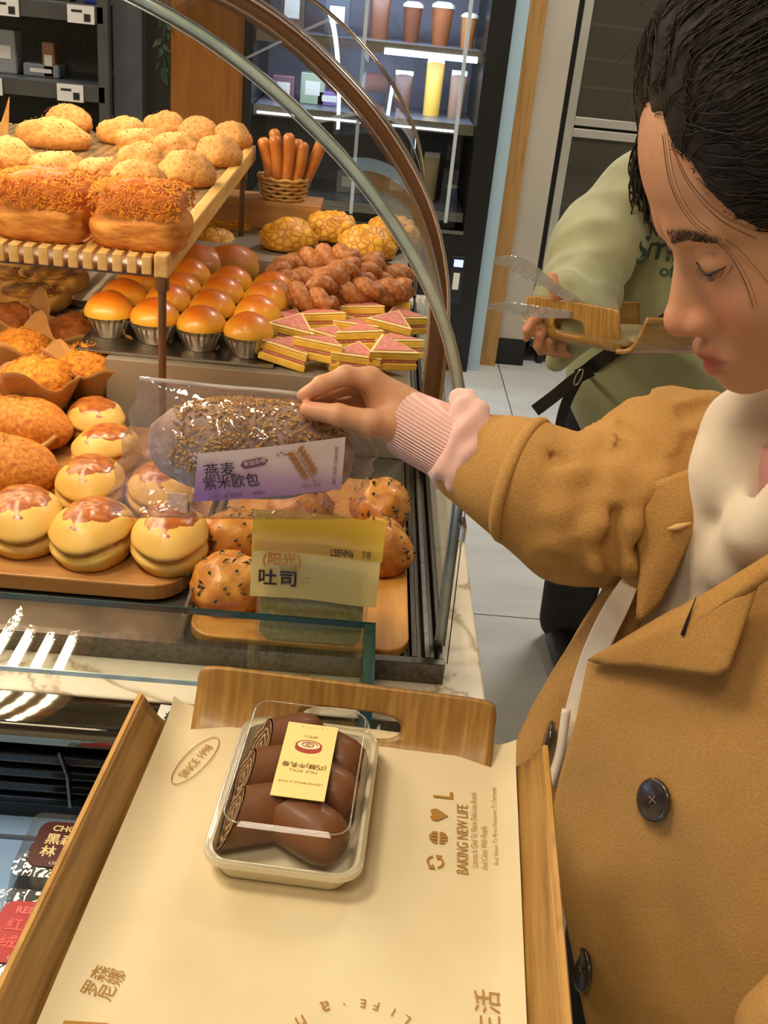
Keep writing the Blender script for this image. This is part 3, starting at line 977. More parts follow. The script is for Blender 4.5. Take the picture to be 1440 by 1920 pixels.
# ---- shredded loaves along the shelf front
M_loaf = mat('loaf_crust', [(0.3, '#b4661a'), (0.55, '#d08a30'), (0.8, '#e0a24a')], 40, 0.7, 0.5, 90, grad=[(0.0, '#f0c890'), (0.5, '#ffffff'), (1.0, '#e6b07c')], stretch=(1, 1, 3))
M_floss = mat('orange_floss', [(0.3, '#c46a10'), (0.6, '#de8a20'), (0.85, '#efa93c')], 150, 0.75)
def loafmesh(rx, ry, h, seed, split=True):
    b = MB()
    def fn(u, v):
        w = 2 * PI * u
        a = -PI / 2 + PI * v
        c, s = math.cos(w), math.sin(w)
        e = 0.5
        ca = max(math.cos(a), 0) ** 0.55
        X = math.copysign(abs(c) ** e, c) * ca
        Y = math.copysign(abs(s) ** e, s) * ca
        Z = max(math.sin(a), -0.55)
        z = (Z + 0.55) / 1.55 * h
        p = Vector((X * rx, Y * ry, z))
        d = mnoise.fractal(p * 26 + Vector((seed * 7.1, 0, seed)), 0.8, 2.0, 3) * 0.006 * min(1, z / 0.02)
        if split:
            d -= 0.006 * math.exp(-((z / h - 0.55 - 0.05 * math.sin(p.x * 40)) / 0.07) ** 2)
        return p + Vector((X, Y, max(Z, 0))) * d
    return b.grid(fn, 44, 26, True)
def loaf_sampler(rx, ry, h):
    def fn(r):
        x, y = r.uniform(-0.95, 0.95), r.uniform(-0.95, 0.95)
        z = h * (0.99 - 0.10 * (x ** 4) - 0.14 * (y ** 4))
        if r.random() < 0.5:
            s = r.choice((-1, 1))
            return Vector((x * rx, s * ry * 0.98, h * r.uniform(0.5, 0.95))), (0, s, 0.4)
        return Vector((x * rx * 0.97, y * ry * 0.97, z)), (x * 0.4, y * 0.4, 1)
    return fn
LX, LY, LH = 0.062, 0.048, 0.082
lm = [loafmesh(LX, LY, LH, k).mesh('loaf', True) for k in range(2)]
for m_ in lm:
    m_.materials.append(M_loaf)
flm = slivers(1500, loaf_sampler(LX, LY, LH), 0.010, 0.0011, 5).mesh('orange_shreds')
flm.materials.append(M_floss)
for k, (x, words) in enumerate(((-0.298, 'loaf topped with orange shreds at the shelf corner above the rod'), (-0.424, 'middle of the three orange shredded loaves on the shelf front'),
                                (-0.55, 'orange shredded loaf on the shelf front at the left picture edge'))):
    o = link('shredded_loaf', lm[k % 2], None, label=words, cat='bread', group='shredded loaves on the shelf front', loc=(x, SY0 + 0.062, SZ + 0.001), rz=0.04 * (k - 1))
    link('orange_shreds', flm, None, o, kind='stuff')

# ---- boards on the case floor
def board(name, x0, y0, x1, y1, z, th, m, label, r=0.03):
    t = thing(name, ((x0 + x1) / 2, (y0 + y1) / 2, z), label=label, cat='board')
    hx, hy = (x1 - x0) / 2, (y1 - y0) / 2
    MB().prism(roundrect(-hx, -hy, hx, hy, r), 0.0, th).ob('plank', m, t, bevel=0.002)
    b = MB()
    for sx in (-1, 1):
        for sy in (-1, 1):
            b2 = MB().cyl((sx * (hx - 0.03), sy * (hy - 0.03), -0.006), (sx * (hx - 0.03), sy * (hy - 0.03), 0.0), 0.008, n=10)
            b2.ob('foot', M_black, t)
    return t
board('serving_board', -0.52, 1.045, -0.175, 1.50, 0.838, 0.020, M_boardx, 'rounded wooden board under the grilled filled buns', 0.045)
board('serving_board', -0.158, 0.966, 0.083, 1.40, 0.838, 0.012, M_board, 'honey coloured board with herb breads beside the steel rails', 0.03)
BZ1, BZ2 = 0.858, 0.850
# ---- grilled filled buns
M_bunyellow = mat('soft_bun', [(0.3, '#d6a348'), (0.6, '#e2b65a'), (0.8, '#cf9640')], 18, 0.55, 0.2, 60, coat=0.1, sss=0.05)
M_grill = mat('grilled_top', [(0.25, '#7a3412'), (0.45, '#a4561f'), (0.62, '#bf7a34'), (0.85, '#dba552')], 70, 0.35, 0.5, 80, coat=0.4)
M_ham = mat('ham_fill', [(0.3, '#a4512c'), (0.7, '#cf8a52')], 60, 0.5, 0.4, 90)
def grilled_parts():
    t = thing('grilled_bun', (0, 0, 0), cat='bun', group='grilled filled buns on the board')
    RX, RY, H = 0.043, 0.053, 0.056
    def surf_pt(u, v, groove=True):
        w = 2 * PI * u
        a = -PI / 2 + PI * v
        r = math.cos(a) ** 0.85 if math.cos(a) > 0 else 0.0
        zz = max(math.sin(a), -0.62)
        z = (zz + 0.62) / 1.62 * H
        p = Vector((math.cos(w) * r * RX, math.sin(w) * r * RY * (1 + 0.05 * math.cos(w)), z))
        p += Vector((p.x, p.y, 0)).normalized() * 0.003 * mnoise.fractal(p * 28, 0.8, 2, 2) if p.length > 0.001 else Vector()
        if groove:
            front = min(max((-math.sin(w) + 0.15) / 0.4, 0), 1)
            z0 = 0.43 * H + 0.004 * math.sin(2.3 * w + 0.8)
            g = math.exp(-((z - z0) / 0.0042) ** 2) * front
            p.x *= 1 - 0.22 * g
            p.y *= 1 - 0.22 * g
            if z > z0:      # upper lip overhangs the slit
                k = math.exp(-((z - z0 - 0.008) / 0.007) ** 2) * front
                p.x *= 1 + 0.05 * k
                p.y *= 1 + 0.05 * k
                p.z -= 0.002 * k
        return p
    MB().grid(lambda u, v: surf_pt(u, v), 64, 44, True).ob('bread', M_bunyellow, t, smooth=True)
    g = MB()
    def fg(u, v):
        w = 2 * PI * u
        r = v * (1 + 0.07 * math.sin(3 * w + 1) + 0.05 * math.sin(7 * w))
        x, y = math.cos(w) * r * 0.034, math.sin(w) * r * 0.042 + 0.002
        q = math.sqrt(min(0.999, (x / RX) ** 2 + (y / RY) ** 2)) ** (1 / 0.85)
        zz = math.sqrt(max(0, 1 - q * q))
        z = (zz + 0.62) / 1.62 * H + 0.0022 * (1 - v ** 6) - 0.0008
        return Vector((x, y, z + mnoise.noise(Vector((x, y, 0)) * 110) * 0.0014))
    g.grid(fg, 48, 12, True).ob('grilled_crust', M_grill, t, smooth=True)
    pts, rr = [], []
    for k in range(25):
        w = -PI * 0.97 + PI * 0.94 * k / 24
        p = Vector((math.cos(w) * RX * 0.79, math.sin(w) * RY * 0.79, 0.43 * H + 0.004 * math.sin(2.3 * w + 0.8)))
        pts.append(p)
        rr.append(0.0034 + 0.0011 * math.sin(k * 1.9) if 0 < k < 24 else 0.001)
    MB().tube(pts, rr, 8).ob('filling', M_ham, t, smooth=True)
    return t
gb0 = grilled_parts()
GB = [(45, 985, 0.3, 1.12, 'grilled filled bun at the left picture edge, nearest row'), (176, 1008, -0.15, 1.12, 'grilled filled bun in the middle of the nearest row'),
      (320, 1018, 0.15, 1.10, 'grilled filled bun at the right end of the nearest row, below the purple bag'), (172, 915, 0.1, 1.05, 'grilled filled bun directly behind the middle one of the nearest row'),
      (200, 848, -0.4, 1.0, 'grilled filled bun half hidden by the left edge of the purple bag'), (180, 795, 0.5, 1.0, 'grilled filled bun farthest back beside the round plate'),
      (300, 925, 0.3, 1.0, 'grilled filled bun seen through the purple bread bag')]
for k, (x, y, r, s, words) in enumerate(GB):
    p = pz(x, y, BZ1 + 0.02)
    p.z = BZ1
    if k == 0:
        gb0.location = p
        gb0.rotation_euler = (0, 0, r)
        gb0.scale = (s, s, s)
        gb0['label'] = words
    else:
        copy_tree(gb0, None, p, r, words, (s, s, s))

# ---- round plate with breaded buns
pl = thing('round_plate', (-0.56, 1.375, 0.858), label='round wooden plate with breaded buns at the left picture edge', cat='plate')
MB().lathe([(0.0, 0.0), (0.10, 0.0), (0.14, 0.012), (0.158, 0.034), (0.152, 0.036), (0.134, 0.018), (0.10, 0.009), (0.0, 0.009)], 48).ob('dish', M_boardx, pl, smooth=True)
M_bread = mat('bread_crumbs', [(0.3, '#a8590f'), (0.55, '#cd7f24'), (0.8, '#e0a042')], 170, 0.7, 0.8, 220, dist=0.002)
bm_ = [blob(0.075, 0.05, 0.062, 36, 20, 0.003, 30, k, flat=0.5).mesh('breaded_bun', True) for k in range(2)]
for m_ in bm_:
    m_.materials.append(M_bread)
M_herb = mat('dried_herb', [(0.3, '#3d3a14'), (0.7, '#5d5a22')], 60, 0.8)
hm = slivers(26, lambda r: (Vector((r.gauss(0, 0.014), r.gauss(0, 0.010), 0.0625)), (0, 0, 1)), 0.005, 0.0008, 3).mesh('herb_flakes')
hm.materials.append(M_herb)
for k, (x, y, words) in enumerate(((40, 800, 'breaded orange bun on the round plate, farther of the two'), (10, 880, 'breaded orange bun on the round plate, nearer of the two'))):
    p = pz(x, y, 0.885)
    p.z = 0.858 + 0.0095
    o = link('breaded_bun', bm_[k], None, label=words, cat='bun', group='breaded buns on the round plate', loc=p, rz=-0.25)
    link('herb_flakes', hm, None, o, kind='stuff')

# ---- shred balls in kraft paper cups
M_ball = mat('shred_ball', [(0.3, '#b3600f'), (0.55, '#d98a22'), (0.8, '#f0ae40')], 140, 0.7, 0.9, 170, dist=0.004)
bl = blob(0.047, 0.045, 0.066, 28, 18, 0.006, 50, 4, flat=0.8).mesh('ball', True)
bl.materials.append(M_ball)
bs = slivers(330, dome_sampler(0.047, 0.045, 0.066, 0.8, 0.05, 0.02), 0.006, 0.0009, 9).mesh('crumb_shreds')
bs.materials.append(mat('ball_shreds', [(0.3, '#c8740f'), (0.6, '#e89a2a'), (0.85, '#f7c257')], 150, 0.7))
def kraft_cup(seed):
    r = random.Random(seed)
    ph = [r.uniform(0, 6.28) for _ in range(3)]
    b = MB()
    def fn(u, v):
        w = 2 * PI * u
        k = max(math.cos(2 * (w - ph[0])), 0) ** 3
        rr = 0.036 + v * (0.020 + 0.014 * k + 0.004 * math.sin(7 * w + ph[1]))
        z = v * (0.046 + 0.030 * k + 0.004 * math.sin(5 * w + ph[2]))
        return Vector((math.cos(w) * rr, math.sin(w) * rr, z))
    b.grid(fn, 40, 8, True)
    n = len(b.v)
    b.add([(math.cos(2 * PI * k / 40) * 0.036, math.sin(2 * PI * k / 40) * 0.036, 0) for k in range(40)], [tuple(range(39, -1, -1))])
    return b
kc = [kraft_cup(k).mesh('paper_cup', True) for k in range(3)]
for m_ in kc:
    m_.materials.append(M_kraft)
M_brownball = mat('brown_ball', [(0.3, '#7c3a0c'), (0.6, '#a65a18'), (0.8, '#c47a28')], 90, 0.7, 0.8, 130)
bl2 = blob(0.044, 0.044, 0.060, 28, 18, 0.006, 50, 6, flat=0.8).mesh('ball', True)
bl2.materials.append(M_brownball)
PB = [(166, 700, 0, 'orange shred bun in a kraft paper cup, nearest the foil cup buns'), (70, 728, 0, 'orange shred bun in a kraft paper cup just behind the round plate'),
      (40, 672, 0, 'orange shred bun in a kraft paper cup at the left picture edge'), (140, 634, 1, 'brown bun in a kraft paper cup behind the orange shred buns'),
      (22, 612, 1, 'large brown bun in kraft paper below the pizza breads at the left edge')]
for k, (x, y, v, words) in enumerate(PB):
    p = pz(x, y, 0.915)
    p.z = 0.8862
    t = thing('paper_cup_bun', p, rnd.uniform(0, 6), words, 'bun', 'buns in kraft paper cups')
    t.scale = (1.08,) * 3
    link('paper_cup', kc[k % 3], None, t, solid=0.0006)
    o = link('ball', bl2 if v else bl, None, t, loc=(0, 0, 0.003))
    link('crumb_shreds' if not v else 'herb_flakes', bs if not v else hm, None, o, kind='stuff', loc=(0, 0, 0 if not v else -0.002))

# ---- pizza breads on a papered steel tray
tr = thing('steel_tray', (-0.70, 2.20, 0.8855), label='dark steel tray lined with white paper under the pizza breads', cat='tray')
MB().box((-0.22, -0.23, 0), (0.245, 0.16, 0.008)).ob('pan', M_pan, tr, bevel=0.003)
MB().box((-0.21, -0.20, 0.008), (0.20, 0.15, 0.009)).ob('paper', M_paper, tr)
M_pizza = mat('pizza_rim', [(0.3, '#c98a36'), (0.7, '#dca552')], 30, 0.6, 0.3, 70)
M_top1 = mat('pizza_top', [(0.3, '#8a4a16'), (0.5, '#b97a28'), (0.65, '#d3a13c'), (0.8, '#6d6a20')], 70, 0.55, 0.6, 110)
pz_me = MB().lathe([(0.0, 0.0), (0.058, 0.0), (0.066, 0.008), (0.066, 0.02), (0.060, 0.027), (0.052, 0.024), (0.0, 0.022)], 36).mesh('crust', True)
pz_me.materials.append(M_pizza)
tp_me = slivers(420, lambda r: ((lambda a, q: (Vector((math.cos(a) * q, math.sin(a) * q, 0.0235)), (0, 0, 1)))(r.uniform(0, 6.28), 0.056 * math.sqrt(r.random()))), 0.010, 0.0016, 12).mesh('topping')
tp_me.materials.append(M_top1)
tb_me = MB().lathe([(0.0, 0.0222), (0.054, 0.0248), (0.0, 0.0265)], 30).mesh('sauce', True)
tb_me.materials.append(M_top1)
for k, (x, y, words) in enumerate(((100, 528, 'pizza bread with shredded topping at the right of the papered tray'), (62, 562, 'pizza bread with shredded topping nearest the front of the papered tray'),
                                   (5, 530, 'pizza bread cut by the left picture edge on the papered tray'), (60, 500, 'pizza bread at the back of the papered tray under the slatted shelf'))):
    p = pz(x, y, 0.905)
    p.z = 0.8952
    t = thing('pizza_bread', p, rnd.uniform(0, 6), words, 'bread', 'pizza breads on the papered tray')
    t.scale = (1.05, 1.05, 1.1)
    link('crust', pz_me, None, t)
    s = link('sauce', tb_me, None, t)
    link('topping', tp_me, None, s, kind='stuff')

# ---- glossy rolls in foil cups
RZ = 0.955
ft = thing('foil_cup_tray', (-0.27, 1.70, RZ), label='flat steel tray carrying the rolls in foil cups', cat='tray')
MB().box((-0.155, -0.165, 0.0005), (0.145, 0.23, 0.006)).ob('pan', M_steel, ft, bevel=0.002)
M_gloss = mat('glazed_roll', [(0.3, '#e9b440'), (0.7, '#f0bf4c')], 14, 0.40, 0.08, 60, coat=0.25,
              grad=[(0.15, '#fff2c8'), (0.60, '#ffe9ae'), (0.85, '#f6bd7c'), (1.1, '#e0935a')])
gl_me = blob(0.039, 0.039, 0.040, 28, 18, 0.001, 30, 2, flat=0.1).mesh('roll', True)
gl_me.materials.append(M_gloss)
b = MB()
def fc(u, v):
    w = 2 * PI * u
    rr = (0.027 + 0.0145 * v) * (1 + 0.02 * math.sin(26 * w) * v) + (0.002 if v > 0.95 else 0)
    return Vector((math.cos(w) * rr, math.sin(w) * rr, v * 0.034))
b.grid(fc, 104, 6, True)
b.add([(0, 0, 0.0005)] + [(math.cos(2 * PI * k / 26) * 0.026, math.sin(2 * PI * k / 26) * 0.026, 0) for k in range(26)], [(0, 1 + (k + 1) % 26, 1 + k) for k in range(26)])
fo_me = b.mesh('foil_cup', False)
fo_me.materials.append(M_foil)
ROWN = ['front', 'second', 'third', 'back']
COLN = ['column next to the pink sandwiches', 'second column from the pink sandwiches', 'third column from the pink sandwiches', 'column farthest from the pink sandwiches']
for j in range(4):
    for i in range(4):
        p = (-0.170 - 0.0735 * i + 0.004 * j, 1.582 + 0.082 * j + 0.012 * i, RZ + 0.0065)
        t = thing('foil_cup_roll', p, rnd.uniform(0, 6), 'glazed golden roll in a foil cup, %s row, %s' % (ROWN[j], COLN[i]), 'roll', 'glazed rolls in foil cups')
        link('foil_cup', fo_me, None, t)
        o = link('roll', gl_me, None, t, loc=(0, 0, 0.027))
        o.scale = (1, 1, rnd.uniform(0.92, 1.08))

# ---- triangular sandwiches
M_egg = mat('egg_bread', [(0.3, '#dca832'), (0.7, '#efc654')], 40, 0.6, 0.3, 90)
M_meat = mat('pink_top', [(0.3, '#b86250'), (0.5, '#c8796a'), (0.75, '#d79484')], 160, 0.55, 0.4, 200)
M_crustw = mat('pale_crust', [(0.3, '#e6c878'), (0.7, '#f0dba0')], 60, 0.6)
def tri(r0, k=1.0):
    return [(math.cos(a) * r0 * k, math.sin(a) * r0 * (1.0 if abs(math.cos(a)) > 0.9 else 1.08) * k) for a in (0, 2 * PI / 3, 4 * PI / 3)]
def trimesh(r0, z0, z1, name, m):
    me = MB().prism(tri(r0), z0, z1).mesh(name)
    me.materials.append(m)
    return me
T1 = [trimesh(0.044, 0.0, 0.012, 'egg_slice', M_egg), trimesh(0.042, 0.012, 0.017, 'filling', M_meat), trimesh(0.044, 0.017, 0.028, 'egg_slice', M_egg),
      trimesh(0.0445, 0.028, 0.031, 'crust', M_crustw), trimesh(0.036, 0.031, 0.0325, 'ham_top', M_meat)]
k = 0
TW = {0: 'front', 1: 'second', 2: 'third', 3: 'fourth', 4: 'fifth', 5: 'back'}
TC = ['leftmost, beside the foil cups', 'second from the foil cups', 'second from the steel rail', 'rightmost, beside the steel rail']
for j in range(5):
    for i in range(4):
        p = (-0.112 + 0.055 * i + rnd.uniform(-.006, .006) + (0.01 if j % 2 else -0.004), 1.565 + 0.072 * j + rnd.uniform(-.006, .006), RZ + 0.004 + 0.010 * ((i + j) % 2))
        t = thing('triangle_sandwich', p, rnd.uniform(0, 6.28), 'pink topped egg sandwich triangle, %s row, %s' % (TW[j], TC[i]), 'sandwich', 'pink topped sandwich triangles')
        t.rotation_euler = (rnd.uniform(-.16, .16), rnd.uniform(-.16, .16), rnd.choice((-0.5, 1.6, 3.6)) + rnd.uniform(-.3, .3))
        for me in T1:
            link(me.name.split('.')[0], me, None, t, bevel=0.002)

# ---- twisted doughnuts on a dark pan
RZ2 = 0.995
pn = thing('round_pan', (-0.045, 2.0, RZ), label='round dark pan under the sugared twists', cat='pan')
MB().lathe([(0.0, 0.001), (0.105, 0.001), (0.118, 0.045), (0.124, 0.046), (0.110, 0.0), ], 44).ob('dish', M_pan, pn, smooth=True)
MB().lathe([(0.0, 0.002), (0.106, 0.002), (0.110, 0.024), (0.0, 0.024)], 40).ob('paper', M_paper, pn)
M_twist = mat('sugared_twist', [(0.3, '#8c4a1c'), (0.55, '#ad6a34'), (0.8, '#d3a074')], 130, 0.6, 0.6, 200, dist=0.0015)
def twist(L, R, turns, seed):
    b = MB()
    for ph in (0, PI):
        pts, rs = [], []
        for i in range(34):
            t = i / 33
            a = turns * 2 * PI * t + ph
            e = math.sin(PI * min(max(t, 0.04), 0.96)) ** 0.35
            pts.append((L * (t - 0.5), R * 0.72 * math.cos(a) * e, R * 1.5 + R * 0.72 * math.sin(a) * e))
            rs.append(R * (0.55 + 0.45 * e))
        b.tube(pts, rs, 10)
    me = b.mesh('twist', True)
    me.materials.append(M_twist)
    return me
tw = [twist(0.125, 0.0165, 1.6, 0), twist(0.115, 0.016, 1.9, 1)]
TWI = [(538, 525, 1.2, 0, 0.02, 'sugared twist at the left end of the pan, standing up'), (580, 548, 0.3, 0, 0.0, 'sugared twist at the left of the pile beside the foil cups'),
       (560, 580, -0.4, 0, 0.0, 'sugared twist at the near left of the pan'), (630, 540, 0.9, 0.030, 0.0, 'sugared twist lying across the middle of the pile'),
       (615, 505, -0.6, 0.034, 0.0, 'sugared twist on top of the pile, pointing at the yellow buns'), (690, 530, 1.3, 0.020, 0.0, 'sugared twist standing at the right of the pile'),
       (650, 572, -0.1, 0.004, 0.0, 'sugared twist at the near edge of the pan, middle'), (715, 572, 0.25, 0.004, 0.0, 'sugared twist at the near right edge of the pan'),
       (728, 545, 1.0, 0.0, 0.0, 'sugared twist at the far right edge of the pan')]
for k, (x, y, r, dz, til, words) in enumerate(TWI):
    p = pz(x, y, RZ + 0.03 + dz)
    p.z = RZ + 0.0245 + dz
    o = link('sugared_twist', tw[k % 2], None, label=words, cat='doughnut', group='sugared twists on the dark pan', loc=p)
    o.rotation_euler = (rnd.uniform(0, 3), 0, r)
    o.rotation_euler = (0, -0.25 * (1 if dz else 0), r)

# ---- cracked yellow buns on a dark pan behind
pn2 = thing('round_pan', (-0.06, 2.255, RZ2), label='dark pan under the cracked yellow buns at the back', cat='pan')
MB().lathe([(0.0, 0.001), (0.128, 0.001), (0.142, 0.018), (0.146, 0.018), (0.134, 0.0)], 44).ob('dish', M_pan, pn2, smooth=True)
def crackmat():
    m, nt, b = newmat('cracked_topping')
    tc = N(nt, 'ShaderNodeTexCoord')
    vo = N(nt, 'ShaderNodeTexVoronoi', feature='DISTANCE_TO_EDGE')
    vo.inputs['Scale'].default_value = 62
    nt.links.new(tc.outputs['Object'], vo.inputs['Vector'])
    r = ramp(nt, vo.outputs[0], [(0.0, '#b86c16'), (0.08, '#cf8c20'), (0.22, '#e0a62e'), (0.6, '#e8b43a')])
    nt.links.new(r.outputs[0], b.inputs['Base Color'])
    bp = N(nt, 'ShaderNodeBump')
    bp.inputs['Strength'].default_value = 0.9
    bp.inputs['Distance'].default_value = 0.004
    nt.links.new(r.outputs[0], bp.inputs['Height'])
    nt.links.new(bp.outputs[0], b.inputs['Normal'])
    b.inputs['Roughness'].default_value = 0.5
    return m
M_crack = crackmat()
cr = [blob(0.058, 0.048, 0.058, 30, 18, 0.008, 40, k, flat=0.3).mesh('bun', True) for k in range(2)]
for m_ in cr:
    m_.materials.append(M_crack)
for k, (x, y, r, words) in enumerate(((543, 448, 0.4, 'cracked yellow bun at the left of the back pan'), (622, 432, 0.1, 'cracked yellow bun in the middle of the back pan'),
                                      (688, 462, -0.1, 'cracked yellow bun at the right front of the back pan'), (735, 440, 0.2, 'cracked yellow bun at the far right of the back pan behind the glass rim'))):
    p = pz(x, y, RZ2 + 0.02)
    p.z = RZ2 + 0.003
    link('cracked_bun', cr[k % 2], None, label=words, cat='bun', group='cracked yellow buns on the back pan', loc=p, rz=r)

# ---- brown rolls behind the foil cups
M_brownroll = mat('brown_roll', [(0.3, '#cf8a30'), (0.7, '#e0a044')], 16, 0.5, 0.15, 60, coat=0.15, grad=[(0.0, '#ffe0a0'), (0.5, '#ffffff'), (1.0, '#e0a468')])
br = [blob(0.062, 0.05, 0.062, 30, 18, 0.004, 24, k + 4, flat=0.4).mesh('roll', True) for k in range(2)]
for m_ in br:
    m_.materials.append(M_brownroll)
for k, (x, y, r, words) in enumerate(((372, 492, 0.2, 'smooth brown roll behind the foil cups, nearest the bronze rod'), (432, 492, 0.5, 'smooth brown roll behind the foil cups, right of its neighbour'),
                                      (400, 455, 0.1, 'rough brown roll in the second row behind the foil cups'), (435, 432, -0.2, 'yellowish crumbed roll at the back below the shelf rail'))):
    p = pz(x, y, RZ + 0.03)
    p.z = RZ + 0.001
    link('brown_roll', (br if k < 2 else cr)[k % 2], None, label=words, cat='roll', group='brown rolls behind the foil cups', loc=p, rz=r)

# ---- basket of bread sticks on a wooden crate
cx = thing('wooden_crate', (-0.235, 2.345, RZ2), label='plain wooden crate under the basket of bread sticks', cat='crate')
for (lo, hi) in (((-0.13, -0.05, 0), (0.13, -0.042, 0.055)), ((-0.13, 0.042, 0), (0.13, 0.05, 0.055)), ((-0.13, -0.042, 0), (-0.122, 0.042, 0.055)), ((0.122, -0.042, 0), (0.13, 0.042, 0.055)), ((-0.13, -0.05, 0.055), (0.13, 0.05, 0.06))):
    MB().box(lo, hi).ob('panel', M_boardx, cx, bevel=0.001)
bk = thing('wicker_basket', (-0.19, 2.345, RZ2 + 0.0605), label='small round basket holding upright bread sticks', cat='basket')
M_wick = mat('wicker', [(0.3, '#9a6a30'), (0.7, '#c59a58')], 60, 0.6)
for k in range(6):
    z = 0.004 + 0.008 * k
    R = 0.045 + 0.0016 * k
    MB().tube([(math.cos(a) * R, math.sin(a) * R, z + 0.002 * math.sin(a * 10 + k * PI)) for a in [2 * PI * q / 40 for q in range(40)]], 0.0042, 6, closed=True).ob('woven_ring', M_wick, bk, smooth=True)
MB().lathe([(0.0, 0.0), (0.046, 0.0), (0.046, 0.003), (0.0, 0.003)], 24).ob('basket_base', M_wick, bk)
M_stick = mat('bread_stick', [(0.3, '#a4581a'), (0.7, '#c47a30')], 24, 0.45, 0.2, 70, coat=0.2)
STK = [(-0.036, -0.012, -0.20, 'leftmost'), (-0.018, -0.024, -0.08, 'second from the left'), (0.002, -0.026, 0.05, 'front middle'), (0.022, -0.018, 0.2, 'right of the middle'), (0.036, 0.002, 0.42, 'rightmost, leaning outward'),
       (-0.02, 0.012, -0.1, 'back left'), (0.012, 0.016, 0.15, 'back right')]
for k, (x, y, lean, words) in enumerate(STK):
    L = 0.115 + 0.008 * (k % 3)
    pts = [(0.9 * x * 0.7, y * 0.7, 0.006)] + [(x * 0.7 + lean * L * t + 0.006 * math.sin(PI * t), y, 0.006 + L * t) for t in (0.25, 0.5, 0.75, 1.0)]
    b = MB().tube(crspline(pts, 5), [0.006] + [0.0125] * 18 + [0.011, 0.006], 12)
    b.ob('bread_stick', M_stick, smooth=True, loc=(-0.19, 2.345, RZ2 + 0.0605), label='curved brown bread stick in the basket, ' + words, cat='bread stick', group='bread sticks in the basket')

# ---- crumbed loaf behind the purple bag, herb breads on the honey board
big = loafmesh(0.108, 0.050, 0.098, 8, True).mesh('loaf', True)
M_cheese = mat('cheese_crust', [(0.3, '#a8620f'), (0.5, '#cd8a22'), (0.75, '#e3ab45')], 60, 0.65, 0.8, 110, dist=0.004)
big.materials.append(M_cheese)
o = link('cheese_loaf', big, None, label='long loaf with cheesy crumb crust behind the purple bread bag', cat='bread', loc=(-0.118, 1.452, 0.8325))
fm = slivers(600, loaf_sampler(0.108, 0.050, 0.098), 0.008, 0.0014, 21).mesh('crumb_flakes')
fm.materials.append(mat('cheese_flakes', [(0.3, '#b86c14'), (0.6, '#d99a30'), (0.85, '#ecc160')], 150, 0.7))
link('crumb_flakes', fm, None, o, kind='stuff')
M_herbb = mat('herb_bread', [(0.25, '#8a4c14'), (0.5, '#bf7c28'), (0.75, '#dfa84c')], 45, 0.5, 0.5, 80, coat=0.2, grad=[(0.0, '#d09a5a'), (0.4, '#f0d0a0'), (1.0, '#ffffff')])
M_green = mat('green_herb', [(0.3, '#20250f'), (0.7, '#3a431c')], 60, 0.6)
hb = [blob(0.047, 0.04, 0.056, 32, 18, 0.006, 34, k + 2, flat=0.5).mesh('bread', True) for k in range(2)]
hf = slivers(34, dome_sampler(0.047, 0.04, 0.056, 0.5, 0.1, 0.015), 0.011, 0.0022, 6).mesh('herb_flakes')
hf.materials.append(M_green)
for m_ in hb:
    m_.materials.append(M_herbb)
for k, (x, y, r, s, words) in enumerate(((440, 1012, 0.3, 1.0, 'herb bread at the back left of the honey board beside the glass divider'), (432, 1100, 0.1, 1.0, 'herb bread at the front left of the honey board'),
                                         (715, 950, 1.3, 1.0, 'herb bread at the back right of the honey board'), (712, 1030, 1.7, 1.0, 'herb bread behind the right end of the yellow toast pack'),
                                         (560, 960, 0.8, 1.0, 'herb bread hidden between the purple bag and the yellow toast pack'))):
    p = pz(x, y, BZ2 + 0.018)
    p.z = BZ2
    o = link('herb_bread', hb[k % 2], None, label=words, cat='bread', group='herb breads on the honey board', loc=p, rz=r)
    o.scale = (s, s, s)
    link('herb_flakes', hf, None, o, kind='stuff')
# price card on a stick in front of the divider, paper cone at the far left
M_pinkcard = mat('pale_card', '#e6d3bf', rough=0.7)
t = thing('price_card', (-0.182, 1.115, 0.8585), label='small pale price card on a black stick by the glass divider', cat='price card')
MB().cyl((0, 0, 0), (0, 0, 0.075), 0.0012, n=8).ob('stick', M_black, t)
MB().lathe([(0.0, 0), (0.008, 0), (0.006, 0.004), (0, 0.004)], 12).ob('foot', M_black, t)
MB().box((-0.024, -0.002, 0.03), (-0.002, -0.001, 0.085)).ob('card', M_pinkcard, t)
t = thing('paper_flag', tuple(pz(2, 285, zt)), label='thin pointed paper flag at the left end of the slatted shelf', cat='flag')
MB().cyl((0, 0, 0), (0, 0, 0.01), 0.012, n=12).ob('foot', M_wick, t)
MB().add([(-0.012, 0, 0.01), (0.012, 0, 0.01), (0.02, 0.001, 0.095), (-0.012, 0.003, 0.01), (0.012, 0.003, 0.01), (0.02, 0.004, 0.095)],
         [(0, 1, 2), (5, 4, 3), (0, 3, 4, 1), (1, 4, 5, 2), (2, 5, 3, 0)]).ob('blade', M_wick, t)

